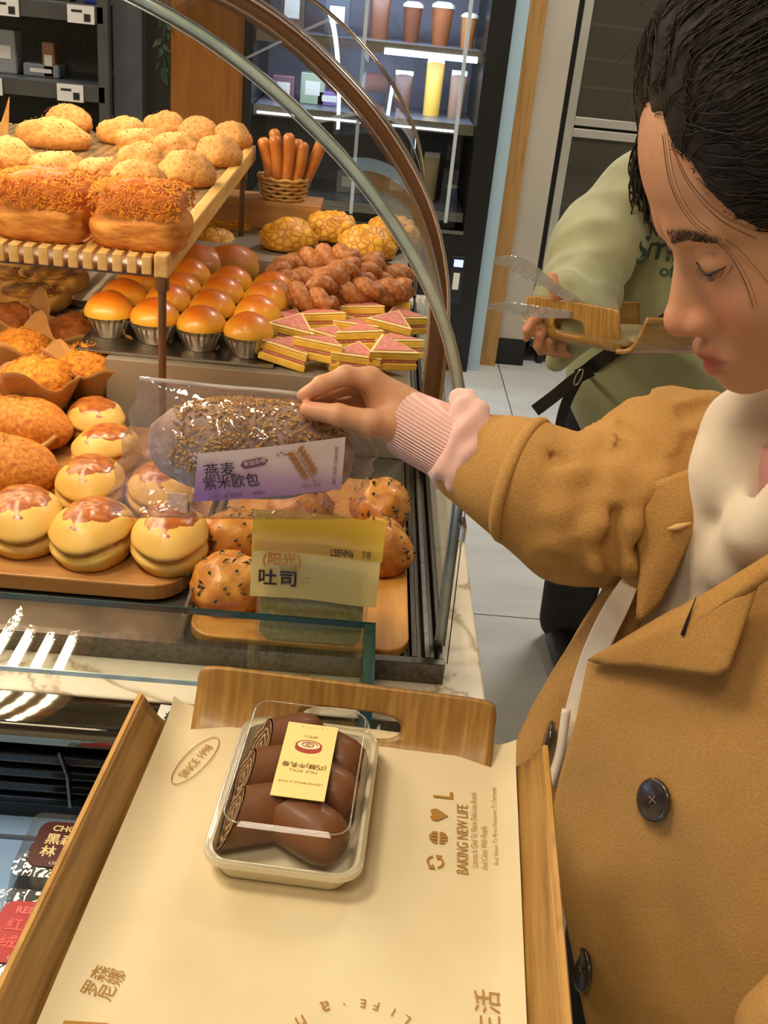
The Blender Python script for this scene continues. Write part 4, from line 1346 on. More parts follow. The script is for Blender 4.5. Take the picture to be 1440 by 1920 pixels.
# ================================================================== TRAY IN FRONT
M_ply = wood('bent_ply', '#a17638', '#7d5826', 9.0, (14, 1.0, 14), 0.42, coat=0.1, c3='#b48a4a')
M_plyx = wood('bent_ply_cross', '#a17638', '#8d6630', 9.0, (26, 2.0, 2.0), 0.42, coat=0.1, c3='#b48a4a')
M_plyedge = wood('ply_edge', '#c2924a', '#a67a36', 12.0, (3, 3, 30), 0.5)
M_liner = mat('tray_paper', [(0.3, '#d2bf98'), (0.5, '#d9c8a2'), (0.75, '#dfcfab')], 9, 0.8, 0.05, 40)
M_gold = mat('gold_print', '#a5772e', rough=0.7)
M_goldpale = mat('pale_gold_print', '#b8924e', rough=0.7)
TZ = 0.950
TR = Matrix.Translation((0.0135, 0.684, TZ)) @ Matrix.Rotation(math.radians(-4.4), 4, 'Z')
tray = thing('bakery_tray', (0.0135, 0.684, TZ), math.radians(-4.4), 'large bent oak tray with slotted end wall and paper liner, held in front', 'tray')
SEC = crspline([(-0.030, 0.0, 0), (-0.016, 0.0012, 0), (-0.004, 0.006, 0), (0.003, 0.016, 0), (0.0085, 0.030, 0), (0.0135, 0.046, 0)], 5)
def sec(s):
    k = s * (len(SEC) - 1)
    i = min(int(k), len(SEC) - 2)
    p = SEC[i].lerp(SEC[i + 1], k - i)
    return p.x, p.y
TL = 0.42
MB().box((-0.115, -TL, -0.006), (0.115, -0.028, 0.0)).ob('floor_panel', M_ply, tray)
def side_wall(sg):
    b = MB()
    def fn(u, v):
        o, z = sec(v)
        far = 0.004 - 0.024 * v
        return Vector((sg * (0.141 + o + 0.002), -TL + (TL + far - 0.006) * u, z * 0.9 - 0.003))
    b.grid(fn, 30, 16)
    return b.ob('side_wall', M_ply, tray, smooth=True, solid=0.006)
side_wall(-1)
side_wall(1)
def end_wall():
    b = MB()
    n = 72
    sl_c, sl_a, sl_b = (0.006, 0.62), 0.040, 0.15      # slot centre (u, s), half length, half height in s
    def stadium(w):
        # rounded slot in (u, s)
        c, s = math.cos(w), math.sin(w)
        e = 0.55
        return sl_c[0] + math.copysign(abs(c) ** e, c) * sl_a, sl_c[1] + math.copysign(abs(s) ** 0.8, s) * sl_b
    def outer(w):
        c, s = math.cos(w), math.sin(w)
        e = 0.16
        x = math.copysign(abs(c) ** e, c)
        y = math.copysign(abs(s) ** e, s)
        m = 1.0
        return x * 0.120, 0.5 + y * 0.5
    def fn(u, v):
        w = 2 * PI * (u + 0.003)
        a, bq = stadium(w), outer(w)
        uu = a[0] + (bq[0] - a[0]) * v
        s_ = a[1] + (bq[1] - a[1]) * v
        o, z = sec(min(max(s_, 0), 1))
        return Vector((uu, o, z * 1.08 - 0.003))
    b.grid(fn, 160, 14, True)
    return b
end_wall().ob('end_wall', M_plyx, tray, smooth=True, solid=0.006)
for sg in (-1, 1):
    pts = []
    for k in range(13):
        o, z = sec(1.0)
        pts.append((sg * (0.141 + o + 0.002), -TL + (TL - 0.026) * k / 12, z * 0.9 - 0.003 + 0.0005))
    MB().tube(pts, 0.0026, 6).ob('rim_edge', M_plyedge, tray)
# paper liner: flat, with its far edge lifting onto the end wall
b = MB()
def fp(u, v):
    x = -0.1385 + 0.277 * u
    y = -TL + (TL + 0.006) * v
    e = abs(2 * u - 1)
    z = 0.0022
    if e > 0.86:
        z += 0.008 * ((e - 0.86) / 0.14) ** 2
    if v > 0.93:
        z += 0.008 * ((v - 0.93) / 0.07) ** 2
    return Vector((x, y, z + 0.0004 * math.sin(x * 40) * math.sin(y * 23)))
b.grid(fp, 48, 48).ob('paper_liner', M_liner, tray, smooth=True)
TI = TR.inverted()
def onpaper(x, y, dz=0.0033):
    p = TI @ pz(x, y, TZ + dz)
    return Vector((p.x, p.y, dz))
def pframe(x, y, ang, dz=0.0033):
    """text frame on the paper, ang = direction of reading in the tray plane"""
    p = onpaper(x, y, dz)
    a = math.radians(ang)
    return frame(p, (math.cos(a), math.sin(a), 0), (-math.sin(a), math.cos(a), 0))
text('SINCE 1998', 0.0098, M_gold, tray, pframe(368, 1426, 72), 'print', sx=0.85)
c0 = onpaper(367, 1425, 0.0033)
el = []
for k in range(40):
    w = 2 * PI * k / 40
    ex, ey = 0.0305 * math.cos(w), 0.0095 * math.sin(w)
    a = math.radians(72)
    el.append((c0.x + ex * math.cos(a) - ey * math.sin(a), c0.y + ex * math.sin(a) + ey * math.cos(a), 0.0033))
MB().tube(el, 0.00035, 4, closed=True).ob('print', M_gold, tray)
text('BAKING NEW LIFE', 0.0118, M_gold, tray, pframe(868, 1571, 91), 'print', bold=0.00005, sx=0.72)
for (x, y, s, l) in ((889, 1552, 'Lsenna Is Glad To Share Delicious Breads', 0.077), (908, 1588, 'And Cakes With People', 0.043), (929, 1546, 'And Hopes To Bring Happiness To Everyone', 0.081)):
    o = text(s, 0.0065, M_goldpale, tray, pframe(x, y, 91), 'print')
    xs = [v.co.x for v in o.data.vertices]
    o.data.transform(Matrix.Diagonal((l / (max(xs) - min(xs)), 1, 1, 1)))
text('L', 0.021, M_gold, tray, pframe(833, 1491, 91), 'print', bold=0.0004, sx=0.8)
def flat(poly, m, mtx, name='print', z=0.0):
    me = MB().add([(x, y, z) for x, y in poly], [tuple(range(len(poly)))]).mesh(name)
    return link(name, me, m, None, matrix=mtx)
def heart(s):
    pts = [(0, -1.0), (0.55, -0.35), (0.95, 0.25), (0.85, 0.75), (0.5, 0.95), (0.18, 0.85), (0, 0.5), (-0.18, 0.85), (-0.5, 0.95), (-0.85, 0.75), (-0.95, 0.25), (-0.55, -0.35)]
    return [(x * s, y * s) for x, y in pts]
o = flat(heart(0.0068), M_gold, pframe(823, 1528, 91))
o.parent = tray
for sx in (-1, 1):   # striped globe
    for k in range(4):
        y0, y1 = -0.0060 + 0.0032 * k, -0.0060 + 0.0032 * k + 0.0023
        w = lambda y: sx * math.sqrt(max(0.0, 0.0068 ** 2 - y * y)) if abs(y) < 0.0068 else 0
        poly = [(y0, sx * 0.0007), (y0, w(y0)), ((y0 + y1) / 2, w((y0 + y1) / 2)), (y1, w(y1)), (y1, sx * 0.0007)]
        if sx < 0:
            poly = poly[::-1]
        o = flat(poly, M_gold, pframe(822, 1570, 91))
        o.parent = tray
for ph in (0, PI):   # two turning arrows
    arc = [(0.0062 * math.cos(a + ph), 0.0062 * math.sin(a + ph)) for a in [0.3 + 2.2 * k / 10 for k in range(11)]]
    inn = [(x * 0.74, y * 0.74) for x, y in arc]
    o = flat(arc + inn[::-1], M_gold, pframe(816, 1616, 91))
    o.parent = tray
    ex, ey = 0.0054 * math.cos(2.5 + ph), 0.0054 * math.sin(2.5 + ph)
    tx, ty = -math.sin(2.5 + ph), math.cos(2.5 + ph)
    o = flat([(ex + ty * 0.003, ey - tx * 0.003), (ex + tx * 0.0042, ey + ty * 0.0042), (ex - ty * 0.003, ey + tx * 0.003)][::1], M_gold, pframe(816, 1616, 91))
    o.parent = tray
text('罗森', 0.0112, M_gold, tray, pframe(181, 1838, 80), 'print')
text('尼娜', 0.0112, M_gold, tray, pframe(211, 1846, 80), 'print')
text('LSENNA', 0.050, M_gold, tray, pframe(157, 1905, 80), 'print', align='RIGHT', bold=0.0005, sx=0.6)
text('新生活', 0.0175, M_gold, tray, pframe(919, 1925, 91), 'print')
for (x, y, ch_, a, s) in ((565, 1916, 'n', 214, 0.014), (610, 1889, 'a', 200, 0.014), (645, 1881, '·', 190, 0.010), (681, 1880, 'E', 181, 0.0085), (706, 1885, 'F', 171, 0.0085), (738, 1897, 'I', 158, 0.0085), (763, 1911, 'L', 147, 0.0085)):
    text(ch_, s, M_gold, tray, pframe(x, y, a), 'print')

# ---- clear box of chocolate rolls on the tray
cc = Vector((-0.0165, 0.594, TZ + 0.0036))
CROT = math.radians(-4.3)
box = thing('roll_box', cc, CROT, 'clear lidded box of chocolate rolls with cream label on the tray', 'box')
M_whitetray = mat('white_plastic', '#ded3b4', rough=0.35, coat=0.2)
M_lid = glass('clear_plastic', (0.985, 0.98, 0.965), 1.0, bump=0.03, bscale=15, lo=0.03)
W2, L2 = 0.0535, 0.0775
def ring(polyo, zo):
    return [(x, y, zo) for x, y in polyo]
b = MB()
lv = [(roundrect(-W2 + .010, -L2 + .010, W2 - .010, L2 - .010, 0.012), 0.0025), (roundrect(-W2 + .0085, -L2 + .0085, W2 - .0085, L2 - .0085, 0.014), 0.004), (roundrect(-W2 + .005, -L2 + .005, W2 - .005, L2 - .005, 0.015), 0.019), (roundrect(-W2, -L2, W2, L2, 0.018), 0.0205),
      (roundrect(-W2 - .0005, -L2 - .0005, W2 + .0005, L2 + .0005, 0.018), 0.0165), (roundrect(-W2 + .004, -L2 + .004, W2 - .004, L2 - .004, 0.015), 0.0155), (roundrect(-W2 + .009, -L2 + .009, W2 - .009, L2 - .009, 0.014), 0.0)]
n = len(lv[0][0])
vs = []
for pol, z in lv:
    vs += ring(pol, z)
fs = [tuple(range(n))]
for i in range(len(lv) - 1):
    fs += [(i * n + k, i * n + (k + 1) % n, (i + 1) * n + (k + 1) % n, (i + 1) * n + k) for k in range(n)]
fs.append(tuple(range((len(lv) - 1) * n, len(lv) * n))[::-1])
b.add(vs, fs).ob('base_tray', M_whitetray, box, smooth=False)
b = MB()
lv = [(roundrect(-W2 + .001, -L2 + .001, W2 - .001, L2 - .001, 0.017), 0.0215), (roundrect(-W2 + .004, -L2 + .004, W2 - .004, L2 - .004, 0.015), 0.0225), (roundrect(-W2 + .0095, -L2 + .0095, W2 - .0095, L2 - .0095, 0.013), 0.0445), (roundrect(-W2 + .0125, -L2 + .0125, W2 - .0125, L2 - .0125, 0.012), 0.0470)]
vs = []
for pol, z in lv:
    vs += ring(pol, z)
fs = []
for i in range(len(lv) - 1):
    fs += [(i * n + k, i * n + (k + 1) % n, (i + 1) * n + (k + 1) % n, (i + 1) * n + k) for k in range(n)]
fs.append(tuple(range((len(lv) - 1) * n, len(lv) * n)))
lid = b.add(vs, fs).ob('clear_lid', M_lid, box, smooth=False)
for pol, z, r in ((roundrect(-W2 + .0015, -L2 + .0015, W2 - .0015, L2 - .0015, 0.017), 0.0222, 0.0009), (roundrect(-W2 + .0115, -L2 + .0115, W2 - .0115, L2 - .0115, 0.012), 0.0460, 0.0006)):
    MB().tube(ring(pol, z), r, 6, closed=True).ob('lid_rim', glass('lid_rim_plastic', (0.97, 0.96, 0.93), 2.0, haze=0.15, hazec=(0.9, 0.85, 0.7)), lid, smooth=True)
M_card = mat('cream_card', '#efd58a', rough=0.6)
card = MB().box((-0.0185, -0.044, 0.0517), (0.0185, 0.036, 0.0522)).ob('label_card', M_card, box)
card.location = (0.004, 0.006, -0.0045)
M_cardink = mat('card_ink', '#8a5f22', rough=0.7)
M_red = mat('card_red', '#a63a22', rough=0.6)
def cf(x, y):
    return frame((x, y, 0.05235), (-1, 0, 0), (0, -1, 0))
text('(巧醇)牛乳卷', 0.0056, M_cardink, card, cf(0, -0.0105), 'print', bold=0.00008)
text('MILK ROLL', 0.0042, M_cardink, card, cf(0, -0.0165), 'print')
text('LSENNA BREAD & CAKE', 0.0029, M_cardink, card, cf(0, -0.0285), 'print')
text('· ◦  ──  ◦ ·', 0.004, M_cardink, card, cf(0, 0.032), 'print')
text('(轻芝士)', 0.003, M_cardink, card, cf(0, 0.0215), 'print')
# drawn swiss roll on the card
def ell_poly(rx, ry, cx=0, cy=0, n=26):
    return [(cx + rx * math.cos(2 * PI * k / n), cy + ry * math.sin(2 * PI * k / n)) for k in range(n)]
o = flat(ell_poly(0.0098, 0.0058, 0, 0.0085), M_red, frame((0, 0, 0.05232), (1, 0, 0), (0, 1, 0)))
o.parent = card
o = flat(ell_poly(0.0098, 0.0058, 0, 0.0115), M_red, frame((0, 0, 0.05234), (1, 0, 0), (0, 1, 0)))
o.parent = card
o = flat(ell_poly(0.0082, 0.0043, 0, 0.0118), mat('card_cream', '#f6e2b4', rough=0.6), frame((0, 0, 0.05240), (1, 0, 0), (0, 1, 0)))
o.parent = card
MB().tube([(0.0064 * (1 - k / 44) * math.cos(k * 0.31), 0.0118 + 0.0034 * (1 - k / 44) * math.sin(k * 0.31), 0.0526) for k in range(40)], 0.00035, 4).ob('print', M_red, card)
# the rolls
def rollend():
    m, nt, b_ = newmat('roll_swirl')
    tc = N(nt, 'ShaderNodeTexCoord')
    wv = N(nt, 'ShaderNodeTexWave', wave_type='RINGS', rings_direction='X')
    wv.inputs['Scale'].default_value = 55
    wv.inputs['Distortion'].default_value = 9
    wv.inputs['Detail'].default_value = 4
    nt.links.new(tc.outputs['Object'], wv.inputs['Vector'])
    r = ramp(nt, wv.outputs[0], [(0.2, '#4a2c1a'), (0.5, '#6b4a30'), (0.8, '#8a6a4a'), (1.0, '#c8aa7c')])
    nt.links.new(r.outputs[0], b_.inputs['Base Color'])
    b_.inputs['Roughness'].default_value = 0.6
    return m
M_swirl = rollend()
M_choc = mat('choc_sponge', [(0.3, '#67391a'), (0.6, '#78461f'), (0.85, '#895428')], 20, 0.55, 0.15, 90, coat=0.06)
def roll_mesh():
    b = MB()
    n, L, R = 30, 0.062, 0.0215
    vs, fs = [], []
    prof = [(0.0, 1.0), (0.25, 1.0), (0.5, 1.0), (0.75, 0.96), (0.92, 0.80), (1.0, 0.58)]
    for t, k in prof:
        for i in range(n):
            w = 2 * PI * i / n
            x = L * t
            y, z = R * k * math.cos(w), R * k * math.sin(w)
            if t == 0.0:
                x += 0.40 * y + 0.55 * z
            vs.append((x, y, z * 0.98))
    for a in range(len(prof) - 1):
        fs += [(a * n + i, a * n + (i + 1) % n, (a + 1) * n + (i + 1) % n, (a + 1) * n + i) for i in range(n)]
    fs.append(tuple((len(prof) - 1) * n + i for i in range(n)))
    side = b.add(vs, fs).mesh('sponge', True)
    side.materials.append(M_choc)
    e = MB()
    ev = [(0.40 * R * 0.97 * r * math.cos(w) + 0.55 * R * 0.97 * r * math.sin(w) - 0.0006 - 0.001 * math.sin(r * 9), R * 0.97 * r * math.cos(w), R * 0.95 * r * math.sin(w)) for r in (1.0, 0.7, 0.4, 0.05) for w in [2 * PI * i / n for i in range(n)]]
    ef = [(a * n + (i + 1) % n, a * n + i, (a + 1) * n + i, (a + 1) * n + (i + 1) % n) for a in range(3) for i in range(n)]
    end = e.add(ev, ef).mesh('cut_face', True)
    end.materials.append(M_swirl)
    return side, end
rs_, re_ = roll_mesh()
RL = [(-0.034, 0.036, 0.55, 'chocolate roll at the back left of the clear box'), (-0.002, 0.046, -0.45, 'chocolate roll at the back right of the clear box'), (-0.040, 0.000, 0.45, 'chocolate roll in the middle left of the clear box'),
      (-0.002, 0.012, -0.50, 'chocolate roll in the middle right of the clear box under the label'), (-0.040, -0.040, 0.40, 'chocolate roll at the front left of the clear box with cream swirl showing'), (-0.006, -0.028, -0.55, 'chocolate roll at the front right of the clear box')]
cm = Matrix.Translation(cc) @ Matrix.Rotation(CROT, 4, 'Z')
for (x, y, r, words) in RL:
    p = cm @ Vector((x, y, 0.0245))
    t = thing('chocolate_roll', p, CROT + r, words, 'cake roll', 'chocolate rolls in the clear box')
    t.scale = (0.80, 0.92, 0.95)
    link('sponge', rs_, None, t)
    link('cut_face', re_, None, t)

# ================================================================== TOAST PACK
tp = thing('toast_pack', (-0.026, 0.985, 0.8502), label='bag of sliced toast with yellow paper header standing on the honey board', cat='bread bag')
M_toast = mat('toast_crumb', [(0.3, '#8f8448'), (0.5, '#a1965a'), (0.75, '#b3a76c')], 160, 0.8, 0.4, 220)
M_toastcrust = mat('toast_crust', [(0.3, '#9c6a24'), (0.7, '#bd8a3a')], 30, 0.6)
slm_ = MB().prism(roundrect(-0.055, 0.0, 0.055, 0.105, 0.014), -0.006, 0.006, Matrix.Rotation(PI / 2, 4, 'X')).mesh('toast_slice')
slm_.materials.append(M_toast)
for k in range(4):
    link('toast_slice', slm_, None, tp, loc=(0, -0.012 + 0.0128 * k, 0.001), bevel=0.001)
M_film = glass('bag_film', (0.97, 0.96, 0.90), 1.3, haze=0.05, hazec=(0.8, 0.78, 0.6), bump=0.5, bscale=22)
def packshell(u, v):
    w = 2 * PI * u
    e = 0.35
    c, s = math.cos(w), math.sin(w)
    t = max(0.0, (v - 0.62) / 0.38)
    dep = 0.030 * (1 - t) + 0.0022 * t
    x = math.copysign(abs(c) ** e, c) * (0.0605 + 0.006 * t)
    y = 0.007 * (1 - t) - 0.012 * t + math.copysign(abs(s) ** e, s) * dep
    return Vector((x, y + 0.0012 * math.sin(x * 300 + v * 9), v * 0.152))
b = MB().grid(packshell, 64, 24, True)
b.ob('film_bag', M_film, tp, smooth=True)
def thin_paper(name, c, c2, through=0.5):
    """paper that lets light through from behind"""
    m, nt, b_ = newmat(name)
    nt.nodes.remove(b_)
    tc = N(nt, 'ShaderNodeTexCoord')
    nz = N(nt, 'ShaderNodeTexNoise')
    nz.inputs['Scale'].default_value = 9
    nt.links.new(tc.outputs['Object'], nz.inputs['Vector'])
    r = ramp(nt, nz.outputs[0], [(0.3, c), (0.7, c2)])
    df, tl, gl = N(nt, 'ShaderNodeBsdfDiffuse'), N(nt, 'ShaderNodeBsdfTranslucent'), N(nt, 'ShaderNodeBsdfGlossy')
    gl.inputs['Roughness'].default_value = 0.35
    mx, m2 = N(nt, 'ShaderNodeMixShader'), N(nt, 'ShaderNodeMixShader')
    mx.inputs[0].default_value = through
    m2.inputs[0].default_value = 0.05
    for k in (df, tl):
        nt.links.new(r.outputs[0], k.inputs[0])
    nt.links.new(df.outputs[0], mx.inputs[1])
    nt.links.new(tl.outputs[0], mx.inputs[2])
    nt.links.new(mx.outputs[0], m2.inputs[1])
    nt.links.new(gl.outputs[0], m2.inputs[2])
    nt.links.new(m2.outputs[0], nt.nodes['Material Output'].inputs[0])
    return m
M_yellow = thin_paper('yellow_header', '#f2c332', '#f8d24c', 0.38)
M_paleyellow = thin_paper('pale_yellow_header', '#f6de84', '#fae89a', 0.35)
def face(x, z, d=0.0):
    t = max(0.0, (z / 0.152 - 0.62) / 0.38)
    return Vector((x, 0.007 * (1 - t) - 0.012 * t - (0.030 * (1 - t) + 0.0022 * t) - 0.0022 - d, z))
def header(z0, z1, x0, x1, name, m, d, curl=0.0):
    b = MB()
    def fn(u, v):
        z = z0 + (z1 - z0) * v
        p = face(x0 + (x1 - x0) * u, z, d + 0.0012 * math.sin(u * 9 + v * 2) * 0.5)
        p.y -= curl * math.sin(PI * v)
        p.z += 0.0015 * math.sin(u * 5)
        return p
    return b.grid(fn, 26, 10).ob(name, m, tp, smooth=True)
header(0.058, 0.128, -0.0655, 0.0675, 'paper_front', M_paleyellow, 0.0)
fold = header(0.112, 0.156, -0.0660, 0.0690, 'paper_fold', M_yellow, 0.0012, 0.003)
def tf(x, z, d=0.0012):
    p = face(x, z, d)
    q = face(x, z + 0.01, d)
    return frame(p, (1, 0, 0.02), (q - p))
M_orange = mat('orange_ink', '#e8902c', rough=0.6)
M_darkink = mat('dark_ink', '#2a1712', rough=0.6)
pf = [o for o in bpy.data.objects if o.parent == tp and o.name.startswith('paper_front')][0]
text('(阳光)', 0.0155, M_orange, pf, tf(-0.034, 0.1045, 0.003), 'print', bold=0.0002, sx=1.0)
text('吐司', 0.0205, M_darkink, pf, tf(-0.037, 0.083, 0.003), 'print', bold=0.0004, space=1.1)
for k in range(2):
    text('——', 0.0045, M_darkink, pf, tf(-0.008, 0.087 - 0.005 * k, 0.003), 'print')
text('LSENNa', 0.0105, M_darkink, fold, tf(0.027, 0.1185, 0.0055), 'print', bold=0.0002, sx=0.66)
text('罗森\n尼娜', 0.0048, M_darkink, fold, tf(0.052, 0.1190, 0.0058), 'print', sx=1.0, line=0.8)

# ================================================================== PURPLE RICE BREAD BAG (held up)
BY = 0.915
bag = thing('bread_bag', (-0.10, BY, 1.015), label='clear bag with purple rice bread and lilac label held by the girl', cat='bread bag')
M_rice = mat('purple_bread', [(0.25, '#977a6c'), (0.5, '#b39586'), (0.75, '#c8ab9c')], 60, 0.6, 0.5, 90)
M_oats = mat('oat_crust', [(0.25, '#b07c34'), (0.5, '#d2a252'), (0.8, '#eccb8c')], 110, 0.75, 0.8, 140, dist=0.003)
def bagp(x, y, dy=0.0):
    p = py(x, y, BY + dy)
    return p - Vector((-0.10, BY, 1.015))
bl_ = MB()
lc = bagp(470, 845)
def fl_(u, v):
    w = 2 * PI * u
    a = -PI / 2 + PI * v
    r = math.cos(a) ** 0.8 if math.cos(a) > 0 else 0
    p = Vector((math.sin(a) * 0.096, math.cos(w) * r * 0.030, math.sin(w) * r * 0.047))
    p += p.normalized() * 0.004 * mnoise.fractal(p * 30, 0.8, 2, 3)
    return p + lc
loaf = bl_.grid(fl_, 36, 24, True).ob('loaf', M_rice, bag, smooth=True)
def oat_s(r):
    while True:
        x, w = r.uniform(-0.72, 0.9), r.uniform(0.6, 3.5)
        q = math.sqrt(max(0, 1 - x * x)) ** 0.8
        p = Vector((x * 0.096, math.cos(w) * q * 0.0312, math.sin(w) * q * 0.0485))
        return p + lc, Vector((x * 4, p.y * 30, p.z * 18)).normalized()
slivers(1300, oat_s, 0.0070, 0.0019, 31).ob('oat_crust', M_oats, loaf, kind='stuff')
M_bagfilm = glass('crinkled_film', (0.93, 0.90, 0.91), 1.5, rough=0.04, haze=0.07, hazec=(0.6, 0.55, 0.58), bump=1.0, bscale=26, lo=0.05)
C00, C10, C11, C01 = bagp(196, 968), bagp(672, 972), bagp(712, 835), bagp(262, 712)
Cm = bagp(575, 742)
def film(side):
    b = MB()
    def fn(u, v):
        top = C01.lerp(Cm, min(u / 0.70, 1)) if u < 0.70 else Cm.lerp(C11, (u - 0.70) / 0.30)
        if u < 0.7:
            top = C01.lerp(Cm, u / 0.7)
        p = C00.lerp(C10, u).lerp(top, v)
        e = (math.sin(PI * u) ** 0.5) * (math.sin(PI * min(max(v, 0), 1)) ** 0.55) if 0 < u < 1 and 0 < v < 1 else 0
        wr = mnoise.fractal(Vector((u * 9, v * 7, side * 5)), 0.9, 2, 3) * 0.006 + mnoise.noise(Vector((u * 22 + v * 12, v * 10, side * 3))) * 0.0035
        ed = min(1.0, 6 * min(u, 1 - u, v, 1 - v) + 0.0)
        p = p + Vector((0, side * (0.040 * e + wr * ed), 0))
        if v in (0.0, 1.0) or u in (0.0, 1.0):
            p += Vector((0.002 * math.sin(v * 31), 0, 0.002 * math.sin(u * 27 + 1)))
        return p
    return b.grid(fn, 70, 44)
film(-1).ob('film_front', M_bagfilm, bag, smooth=True)
film(1).ob('film_back', M_bagfilm, bag, smooth=True)
# folded top seam
MB().tube([C01.lerp(Cm, k / 10) + Vector((0, 0.001 * math.sin(k), 0.001)) for k in range(11)], 0.0022, 8).ob('top_seam', glass('film_seam', (0.9, 0.88, 0.86), 1.5, haze=0.35, hazec=(0.75, 0.7, 0.66)), bag, smooth=True)
# label
def lilac():
    m, nt, b_ = newmat('lilac_label')
    tc = N(nt, 'ShaderNodeTexCoord')
    sp = N(nt, 'ShaderNodeSeparateXYZ')
    nt.links.new(tc.outputs['Generated'], sp.inputs[0])
    r = ramp(nt, sp.outputs[2], [(0.10, '#8f5f8f'), (0.42, '#b894a8'), (0.62, '#d9c2bd'), (1.0, '#dcc9c2')])
    nt.links.new(r.outputs[0], b_.inputs['Base Color'])
    b_.inputs['Roughness'].default_value = 0.45
    return m
LD = -0.0435
la = [bagp(*q, LD) for q in ((362, 941), (640, 917), (648, 819), (371, 850))]
b = MB()
b.grid(lambda u, v: la[0].lerp(la[1], u).lerp(la[3].lerp(la[2], u), v) + Vector((0, -0.003 * math.sin(PI * u), 0)), 20, 8)
lab = b.ob('label', lilac(), bag, smooth=True)
lx = (la[1] - la[0]).normalized()
lz = (la[3] - la[0]).normalized()
def lf_(u, v, rot=0.0):
    p = la[0].lerp(la[1], u).lerp(la[3].lerp(la[2], u), v) + Vector((0, -0.0042, 0))
    a = math.radians(rot)
    return frame(p, lx * math.cos(a) + lz * math.sin(a), lz * math.cos(a) - lx * math.sin(a))
M_lilink = mat('lilac_ink', '#6d3f52', rough=0.6)
text('燕麦', 0.0145, M_darkink, lab, lf_(0.165, 0.63), 'print', bold=0.00005)
text('紫米欧包', 0.0140, M_darkink, lab, lf_(0.25, 0.37), 'print', bold=0.00005, sx=0.92)
o = flat([(-0.0135, 0), (-0.010, 0.0038), (0.0075, 0.0038), (0.0125, 0), (0.0075, -0.0038), (-0.010, -0.0038)], M_lilink, lf_(0.40, 0.72, 8))
o.parent = lab
text('有馅杂粮', 0.0052, mat('pale_print', '#e4d2cc', rough=0.6), lab, lf_(0.40, 0.73, 8) @ Matrix.Translation((0, 0, 0.0003)), 'print')
text('◦∿', 0.008, M_lilink, lab, lf_(0.57, 0.83, 8), 'print')
text('◂ 0糖     ◆ 高膳食     ✓ 高蛋白', 0.0038, M_lilink, lab, lf_(0.30, 0.10), 'print')
text('LSENNA 罗森', 0.0032, M_lilink, lab, lf_(0.79, 0.16), 'print')
text('BAKING NEW LIFE', 0.0045, M_darkink, lab, lf_(0.945, 0.5, -86), 'print')
M_sprig = mat('sprig_print', '#a5682c', rough=0.6)
sp0 = Vector((la[0].lerp(la[1], 0.82).lerp(la[3].lerp(la[2], 0.82), 0.22))) + Vector((0, -0.0046, 0))
sp1 = Vector((la[0].lerp(la[1], 0.67).lerp(la[3].lerp(la[2], 0.67), 0.86))) + Vector((0, -0.0046, 0))
MB().tube([sp0, sp0.lerp(sp1, 0.5) + lz * 0.001, sp1], 0.0004, 5).ob('print', M_sprig, lab)
axd = (sp1 - sp0).normalized()
prp = Vector((axd.z, 0, -axd.x))
for k in range(6):
    for sg in (-1, 1):
        c_ = sp0.lerp(sp1, 0.22 + 0.14 * k)
        d = (axd * 0.5 + prp * sg).normalized()
        q = prp * 0
        n_ = Vector((d.z, 0, -d.x))
        p_ = [c_ + d * 0.001, c_ + d * 0.0055 + n_ * 0.0022, c_ + d * 0.0105, c_ + d * 0.0055 - n_ * 0.0022]
        MB().add(p_, [(0, 1, 2, 3)]).ob('print', M_sprig, lab)

# ================================================================== CHILLED BOXES BELOW
def chilled(name, x0, y0, x1, y1, words, m_lab, title, cjk, tcol, ccol, fill):
    t = thing('cake_box', ((x0 + x1) / 2, (y0 + y1) / 2, 0.6755), math.radians(-1), words, 'cake box', 'cake boxes in the chiller')
    hx, hy = (x1 - x0) / 2, (y1 - y0) / 2
    MB().prism(roundrect(-hx, -hy, hx, hy, 0.01), 0.0, 0.006).ob('base_tray', M_black, t)
    b = MB()
    lo, hi = roundrect(-hx, -hy, hx, hy, 0.01), roundrect(-hx + 0.006, -hy + 0.006, hx - 0.006, hy - 0.006, 0.01)
    n = len(lo)
    b.add([(x, y, 0.006) for x, y in lo] + [(x, y, 0.048) for x, y in hi], [(k, (k + 1) % n, n + (k + 1) % n, n + k) for k in range(n)] + [tuple(range(n, 2 * n))])
    b.ob('clear_lid', glass('box_plastic', (0.93, 0.95, 0.96), 1.6, haze=0.06, bump=0.12, bscale=25), t)
    loafmesh(hx * 0.8, hy * 0.72, 0.034, 3, False).ob('cake', fill, t, smooth=True, loc=(0, 0, 0.007))
    lab = MB().prism(roundrect(-hx * 0.78, -hy * 0.62, hx * 0.98, hy * 0.62, 0.012), 0.0485, 0.0492).ob('label', m_lab, t)
    MB().box((-hx * 0.15, -hy * 1.0, 0.0484), (hx * 0.45, hy * 1.0, 0.0489)).ob('label_strap', m_lab, t)
    def f(x, y):
        return frame((x, y, 0.0495), (1, 0, 0), (0, 1, 0))
    text(title, 0.0105, tcol, lab, f(-hx * 0.62, hy * 0.42), 'print', align='LEFT', bold=0.0003)
    text(cjk[0], 0.0150, ccol, lab, f(-hx * 0.66, hy * 0.10), 'print', align='LEFT', bold=0.0003)
    text(cjk[1], 0.0150, ccol, lab, f(-hx * 0.66, -hy * 0.24), 'print', align='LEFT', bold=0.0003)
    text('LSENNA BREAD', 0.0055, M_tag, lab, f(hx * -0.50, -hy * 0.52), 'print', align='LEFT')
M_creamink = mat('cream_ink', '#e8cf96', rough=0.6)
pA, pB = pz(5, 1655, 0.72), pz(58, 1520, 0.72)
